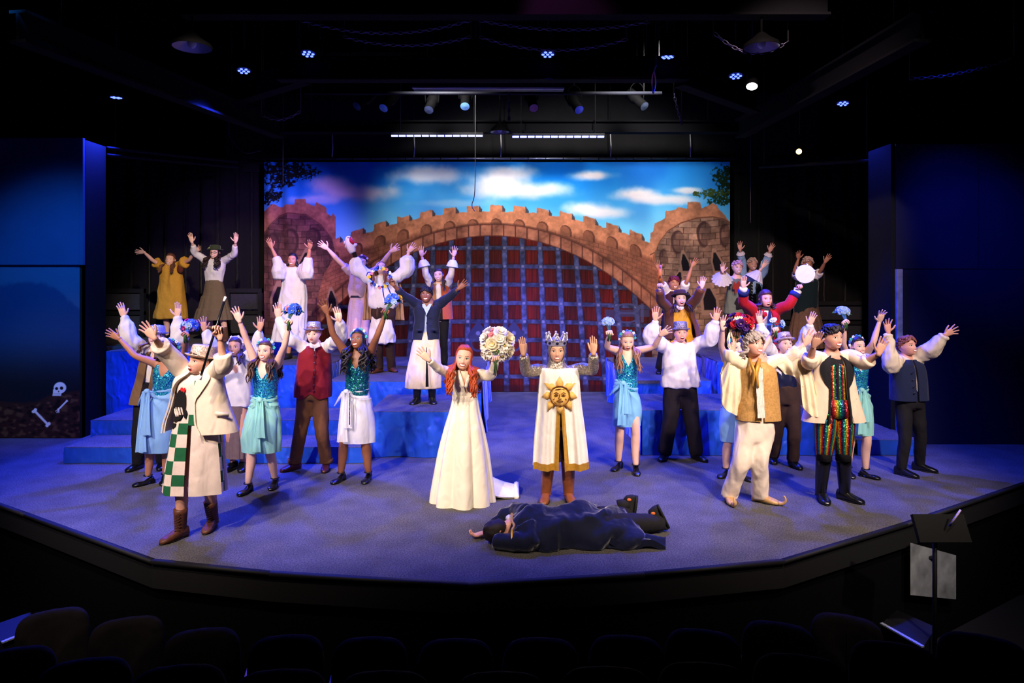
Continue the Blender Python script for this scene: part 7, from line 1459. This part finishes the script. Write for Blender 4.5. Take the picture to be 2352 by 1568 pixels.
for i, (x, y, w_, h_) in enumerate(S_):
    ring = []
    for a in np.linspace(0, 2 * np.pi, 48, endpoint=False):
        ca, sa_ = math.cos(a), math.sin(a); f = 1 + .09 * math.sin(a * 6 + x * 13 + 2 * math.sin(x * 7)) * (.5 + .5 * sm(x, .3, 1.1)) + .05 * math.sin(x * 17 + a * 3) + .05 * float(vnoise(np.array([[x * 6, ca * 3, sa_ * 3]]))[0])
        z = h_ * (max(0, sa_) ** .8) * f if sa_ > 0 else 0.0
        sk_ = 1 + .28 * max(0, -sa_) * sm(x, .2, 1.0); ring.append(A(x + .02 * math.sin(a * 6 + x * 5), y + w_ * ca * f * sk_, max(.006, z)))
    rings.append(ring)
mb = MB().grid(rings, True, True, True)
mb.tube([A(.14, 6.30, .17), A(.02, 6.46, .14), A(-.10, 6.42, .09), A(-.16, 6.36, .065)], [.11, .10, .085, .07], 14, 16)
mb.tube([A(.14, 6.04, .15), A(.16, 5.94, .10), A(.02, 5.93, .085), A(-.16, 5.97, .075)], [.12, .09, .070, .06], 14, 18)
rb = remesh(mb, .0125, 3, fold=.017, freq=9, aniso=(1, .6, .6)).build('velvet_robe', VEL, r_)
g = [[fl(u, v, .0) + A(0, 0, .045 + .035 * math.sin(u * .06 + j * 1.3) + .05 * (1 - i / 9)) for j, v in enumerate(np.linspace(1262, 1236 + i * 1.2, 8))] for i, u in enumerate(np.linspace(1380, 1529, 10))]; g = np.array(g); MB().grid(g, False, flip=True).grid(g - A(0, 0, .025), False).grid([g[:, 0], g[:, 0] - A(0, 0, .06)], False).grid([g[-1], g[-1] - A(0, 0, .06)], False).build('robe_tail', VEL, rb)
MB().tube([A(-.01, 6.28, .20), A(.0, 6.16, .245), A(.0, 6.08, .215), A(.02, 6.0, .20), A(.0, 5.93, .18), A(.0, 5.87, .10)], [.010, .012, .012, .012, .012, .010], 6, 24).build('gold_trim', GOLDTRIM, rb)
MB().tube([A(.0, 6.27, .17), A(-.03, 6.22, .19), A(-.02, 6.16, .20)], [.03, .03, .02], 8, 10).build('white_collar', WHITE, r_)
TRB = MB()
for y0, y1, x1 in ((6.34, 6.62, 1.12), (6.16, 6.40, 1.40)): TRB.tube([A(.80, y0 - .02, .15), A((.82 + x1) / 2, (y0 + y1) / 2, .12), A(x1, y1, .085)], [.11, .09, .075], 14, 14)
remesh(TRB, .0135, 4, fold=.006).build('trousers', BLACKCL, r_)
for x1, y1, an in ((1.17, 6.62, 10), (1.45, 6.40, -26)):
    R = np.array(Matrix.Rotation(math.radians(an), 3, 'Y')); hl = A(x1, y1, .055 + .01)       # toes down, sole turned to the right
    def fp(x, y, z): return hl + R @ A(x, y, z)
    mb = MB(); rings = []
    for z, wd, th_ in ((-.035, .026, .03), (-.02, .038, .05), (.03, .048, .065), (.09, .044, .085), (.15, .036, .12), (.19, .036, .10), (.205, .022, .06)):
        rings.append([fp(-th_ * .5 + th_ * .5 * math.cos(a), wd * math.sin(a), z) for a in np.linspace(0, 2 * np.pi, 16, endpoint=False)])
    mb.grid(rings, True, True, True); mb.tube([fp(-.06, 0, .12), fp(-.16, 0, .08)], [.052, .055], 12); sh = mb.build('shoe', BLACKCL, r_)
    ol = [(.052 * math.sin(a) * (1 + .10 * math.cos(a + math.pi)), .085 + .125 * math.cos(a)) for a in np.linspace(0, 2 * np.pi, 28, endpoint=False)]
    MB().grid([[fp(-.006, y, z) for y, z in ol], [fp(.016, y, z) for y, z in ol]], True, True, True).build('sole', BLACK, sh)
    MB().ball(fp(-.07, -.036, .165), (.022, .012, .016), 10).build('heel_patch', mat('orange_tab', (206, 104, 50), .6), sh)
# ------------------------------------------------------------------ things held in hands
def petal_flower(kind):
    mb = MB(); spec = {'rose': ((5, .95, .25), (5, .72, .75), (4, .45, 1.15)), 'daisy': ((8, 1.0, .12), (6, .62, .5)), 'hydra': ((4, .95, .15), (4, .6, .55))}[kind]
    for ring, (n, ln, lift) in enumerate(spec):
        for k in range(n):
            a = 2 * math.pi * (k + .5 * (ring % 2)) / n; d = A(math.cos(a), math.sin(a), 0); s_ = A(-math.sin(a), math.cos(a), 0); g = []
            for t in np.linspace(0, 1, 4):
                wd = .55 * ln * math.sin(math.pi * (.12 + .72 * t)) * (1.25 if kind != 'daisy' else .75); g.append([d * ln * t * math.cos(lift * .7) + A(0, 0, ln * (lift * t * (1 if t < .8 else .92)) + .1 * ring) + s_ * wd * q + A(0, 0, .10 * ln * q * q) for q in (-1, -.4, .4, 1)])
            mb.grid(g, False)
    mb.ball((0, 0, .25), (.16, .16, .18), 6, 1); return mb
def leaf_mesh(): 
    g = [[A(t, q * .34 * math.sin(math.pi * min(.98, t * .93 + .05)), .10 * q * q - .22 * t * t) for q in (-1, -.5, 0, .5, 1)] for t in np.linspace(0, 1, 7)]; return MB().grid(g, False)
FCOL = {'white': (244, 240, 232), 'cream': (240, 226, 192), 'pink': (226, 140, 150), 'blue': (56, 96, 216), 'paleblue': (150, 180, 236), 'violet': (150, 110, 200), 'red': (176, 20, 44), 'purple': (66, 26, 110), 'yellow': (232, 190, 40), 'magenta': (190, 50, 140)}
LEAFM = mat('leaf_green', (58, 96, 44), .6, var=.3); LEAFD = mat('leaf_dark_green', (30, 60, 34), .6, var=.3); FMESH = {}
def fmesh(kind, col):
    k = (kind, col)
    if k not in FMESH: FMESH[k] = petal_flower(kind).mesh('flower', [mat('petal_' + col, FCOL[col], .65, var=.10, bump=.1), mat('flower_heart', (210, 190, 90), .7)])
    return FMESH[k]
LEAFMESH = {}
def put(name, me, parent, loc, dr, sc, roll=0.0):
    o = bpy.data.objects.new(name, me); C.objects.link(o); o.parent = parent
    o.matrix_local = Matrix.Translation(Vector(loc)) @ Vector(dr).to_track_quat('Z', 'Y').to_matrix().to_4x4() @ Matrix.Rotation(roll, 4, 'Z') @ Matrix.Diagonal((*([sc] * 3), 1)); return o
def bouquet(label, c, hand, r, blooms, leaves=5, leafm=LEAFM, lsize=1.0, flat=.75, seed=1, stem=.10, up=(0, -.35, 1), low=1.05):
    """blooms: (kind, colour, count, size)"""
    rnd = random.Random(seed); c = np.asarray(c, float); b = bpy.data.objects.new('bouquet', None); C.objects.link(b); b.location = hand; b['_o'] = [float(x) for x in hand]; tag(b, label, 'bouquet', 'bouquets held aloft')
    up = nrm(A(*up)); x = nrm(np.cross(up, A(0, 1, .2))); y = np.cross(up, x); n = sum(q[2] for q in blooms); i = 0; order = [q for q in blooms for _ in range(q[2])]; rnd.shuffle(order)
    for kind, col, _, sz in order:
        z = 1 - low * (i + .5) / n; ph = i * 2.39996; rr = math.sqrt(max(0, 1 - z * z)); d = x * rr * math.cos(ph) + y * rr * math.sin(ph) + up * max(z, .9 - low); p = c + (x * rr * math.cos(ph) + y * rr * math.sin(ph)) * r + up * z * r * flat - up * .2 * r
        put('flower', fmesh(kind, col), b, p - hand, nrm(d + A(0, -.25, .1)), sz * rnd.uniform(.85, 1.12), rnd.uniform(0, 6)); i += 1
    key = leafm.name
    if key not in LEAFMESH: LEAFMESH[key] = leaf_mesh().mesh('leaf', [leafm])
    for k in range(leaves):
        ph = 2 * math.pi * (k + rnd.uniform(-.2, .2)) / max(1, leaves); d = x * math.cos(ph) + y * math.sin(ph) * .8; o = bpy.data.objects.new('leaf', LEAFMESH[key]); C.objects.link(o); o.parent = b
        zz = nrm(np.cross(d, np.cross(up, d))); yy = np.cross(zz, d); M = np.eye(4); s_ = r * .95 * lsize * rnd.uniform(.8, 1.15); M[:3, 0] = d * s_; M[:3, 1] = yy * s_; M[:3, 2] = zz * s_; M[:3, 3] = c - hand + d * r * .45 - up * r * .35; o.matrix_local = Matrix(M.tolist())
    mb = MB()
    for k in range(5): ph = k * 1.257; mb.tube([c + (x * math.cos(ph) + y * math.sin(ph)) * r * .4 - up * r * .3, hand + (x * math.cos(ph) + y * math.sin(ph)) * .008, hand - up * stem + (x * math.cos(ph) + y * math.sin(ph)) * .02], .006, 5, 6)
    mb.build('stems', LEAFM, b); return b
H = lambda k, i: PPL[k].hand_points[i]['c']
at_ = lambda k, u, v, dy=-.06: P(u, v, PPL[k].Y + dy)
bouquet('small bouquet of blue and magenta flowers held by the pale blue skirted dancer', at_('mer1', 436, 745, -.12), H('mer1', 1), .085, (('daisy', 'blue', 7, .042), ('rose', 'violet', 4, .034), ('rose', 'magenta', 4, .032), ('daisy', 'paleblue', 4, .038)), 5, LEAFD, low=1.5)
bouquet('small bouquet of blue petals with one pink bud held by the mint skirted dancer', at_('mer2', 671, 709, -.1), H('mer2', 1), .07, (('daisy', 'blue', 7, .05), ('rose', 'pink', 1, .036), ('daisy', 'paleblue', 2, .04)), 6, LEAFM, 1.35, seed=4)
bouquet('small dusky blue bouquet with a yellow bloom held by the dancer with black curls', at_('mer3', 903, 687, -.1), H('mer3', 1), .08, (('daisy', 'blue', 6, .048), ('daisy', 'paleblue', 2, .04), ('rose', 'yellow', 1, .044)), 7, LEAFD, 1.1, seed=5)
bouquet('large white bridal bouquet with a few pink roses held up by the bride', at_('bride', 1141, 786, -.10), H('bride', 1), .135, (('rose', 'white', 11, .085), ('rose', 'cream', 5, .09), ('daisy', 'white', 10, .085), ('rose', 'pink', 5, .050)), 14, LEAFM, .9, 1.15, seed=7, stem=.18, low=1.6)
bouquet('pale blue hydrangea bouquet held by the dancer right of the king', at_('mer4', 1397, 738, -.1), H('mer4', 0), .068, (('hydra', 'paleblue', 22, .030),), 6, LEAFM, .9, seed=9)
b = bouquet('red and purple bouquet with cream ribbons held by the man in the gold waistcoat', at_('goldvest', 1701, 738, -.02), H('goldvest', 0), .115, (('rose', 'red', 8, .055), ('rose', 'purple', 7, .055), ('daisy', 'cream', 4, .05), ('hydra', 'purple', 4, .035)), 7, mat('dried_leaf', (150, 130, 116), .8), 1.0, .6, seed=12, stem=.12)
for k, (du, ln) in enumerate(((-16, 60), (-12, 74), (-8, 52))):
    g = [[at_('goldvest', 1690 + du + 3 * math.sin(t * 7 + k) + e, 742 + ln * t, -.04 + .02 * math.sin(t * 9)) for e in (-1.6, 1.6)] for t in np.linspace(0, 1, 12)]; MB().grid(g, False).build('ribbon', CREAM, b)
bouquet('sprig of round green leaves with one white flower held behind the gold waistcoat', at_('mer5', 1784, 741, -.05), H('mer5', 1), .075, (('daisy', 'white', 2, .045), ('daisy', 'paleblue', 1, .04)), 6, mat('leaf_sage', (84, 120, 84), .6, var=.2), 1.3, seed=15)
bouquet('pale blue hydrangea bouquet with pointed leaves held by the far right dancer', at_('mer6', 1936, 713, -.08), H('mer6', 0), .066, (('hydra', 'paleblue', 18, .032),), 8, LEAFM, 1.3, seed=17)
# cane
p = PPL['tabard']; a, b_ = P(460, 868, 5.99), P(518.5, 681, 6.10); t = thing('cane', 'black dancing cane with a white tip held aloft by the singer in the checked tabard', 'cane', tuple(a)); d = b_ - a
MB().tube([a, a + d * .95], .011, 10).build('shaft', BLACKLT, t); MB().tube([a + d * .94, b_], .0125, 10).build('tip', WHITE, t); MB().tube([a - d * .02, a + d * .03], .0135, 10).build('tip', WHITE, t)
# flower hoop
p = PPL['blazer']; c = P(874, 637, p.Y + .0); R_ = 22 / p.k + .0; t = thing('flower_hoop', 'hoop of blue ribbon and small flowers held by the person in the navy blazer', 'hoop', tuple(c))
hp_ = lambda a, r=R_: c + A(r * math.cos(a), -.25 * r * math.sin(a), r * math.sin(a)); RB_ = mat('blue_ribbon', (26, 50, 170), .5)
MB().tube([hp_(a) for a in np.linspace(0, 2 * np.pi, 41)], .012, 8).build('ring', mat('hoop_dark', (24, 26, 60), .6), t)
wind = MB()
for k in range(14):
    a = k * 2 * math.pi / 14; wind.tube([hp_(a, R_ - .016), hp_(a + .06, R_) + A(0, -.018, 0), hp_(a + .12, R_ + .016)], .011, 5)
wind.build('ribbon_winding', RB_, t); rnd = random.Random(5)
for k in range(16): a = k * .393 + rnd.uniform(-.1, .1); put('flower', fmesh('daisy' if k % 2 else 'rose', ('blue', 'white', 'pink', 'yellow', 'paleblue')[k % 5]), t, hp_(a, R_ + rnd.uniform(-.01, .02)) + A(0, -.015, 0) - c, (rnd.uniform(-.4, .4), -1, rnd.uniform(-.3, .5)), .026, k)
for a in (-.9, -1.4, 1.7, 2.6): MB().tube([hp_(a), hp_(a, R_ + .06) + A(0, -.02, -.03), hp_(a, R_ + .10) + A(.01, 0, -.10)], [.009, .010, .004], 6, 8, flat=.4).build('ribbon_tail', RB_, t)
# tambourines
def tambourine(label, c, axis, r, depth, rim, skin):
    t = thing('tambourine', label, 'tambourine', tuple(c)); z = nrm(A(*axis)); x = nrm(np.cross(A(0, 0, 1), z)); y = np.cross(z, x); M = np.stack([x, y, z], 1)
    MB().lathe([(r * .94, -depth / 2), (r, -depth / 2), (r, depth / 2), (r * .94, depth / 2), (r * .94, -depth / 2)], 36, 0, M, c).build('rim', rim, t)
    if skin: MB().lathe([(r * .97, depth / 2), (.002, depth / 2 + .003)], 36, 0, M, c).build('drumhead', skin, t)
    for k in range(6):
        a = k * math.pi / 3 + .3; q = c + M @ A(r * 1.0 * math.cos(a), r * 1.0 * math.sin(a), 0); dr = M @ A(math.cos(a), math.sin(a), 0); w_ = nrm(np.cross(dr, z))
        for o_ in (-.007, .007): MB().lathe([(.024, 0), (.022, .004), (.004, .006)], 12, 0, np.stack([w_, dr, z], 1), q + z * o_).build('jingle', mat('brass_jingle', (200, 180, 130), .25, .9, bump=0), t)
    return t
p = PPL['redcoat']; tambourine('white drumhead tambourine held up by the man in the scarlet coat', P(1849, 629, p.Y - .07), (-.35, -1, -.05), 21 / p.k, .05, mat('white_rim', (220, 214, 216), .5), mat('drum_skin', (226, 220, 226), .6))
p = PPL['brownjacket']; tambourine('orange tambourine held edge on by the woman in the brown jacket', P(1516, 629, p.Y - .05), (1, -.22, -.03), 21 / p.k, .05, mat('orange_wood_rim', (214, 124, 50), .45, var=.2), None)
# hand puppet
p = PPL['tunic']; t = thing('hand_puppet', 'white animal hand puppet with a gaping red mouth above the white tunic', 'puppet', tuple(p.wa)); K = p.Y - .05
mb = MB(); mb.tube([P(811, 580, K), P(806, 569, K), P(802, 558, K), P(801, 548, K), P(801, 542, K)], [.055, .07, .07, .058, .03], 12, 12); mb.tube([P(804, 567, K), P(812, 563, K), P(820, 560, K)], [.06, .045, .022], 12, 8); remesh(mb, .010, 3, fold=.003, freq=20).build('head', WHITE, t)
mb = MB(); mb.tube([P(804, 545, K - .04), P(807, 554, K - .06), P(812, 560, K - .05)], [.016, .028, .016], 8, 8); mb.tube([P(810, 557, K - .02), P(819, 557, K - .02)], .012, 8); mb.build('mouth', mat('red_felt_mouth', (170, 24, 40), .8), t)
for u, v in ((790, 560), (793, 568)): MB().tube([P(799, 556, K), P((u + 799) / 2, v - 4, K - .02), P(u, v, K)], [.02, .032, .016], 8, 9, flat=.5).build('ear', WHITE, t)
for u in (799.5, 804): MB().ball(P(u, 545.5, K - .055), .010, 8).build('eye', BLACKLT, t)
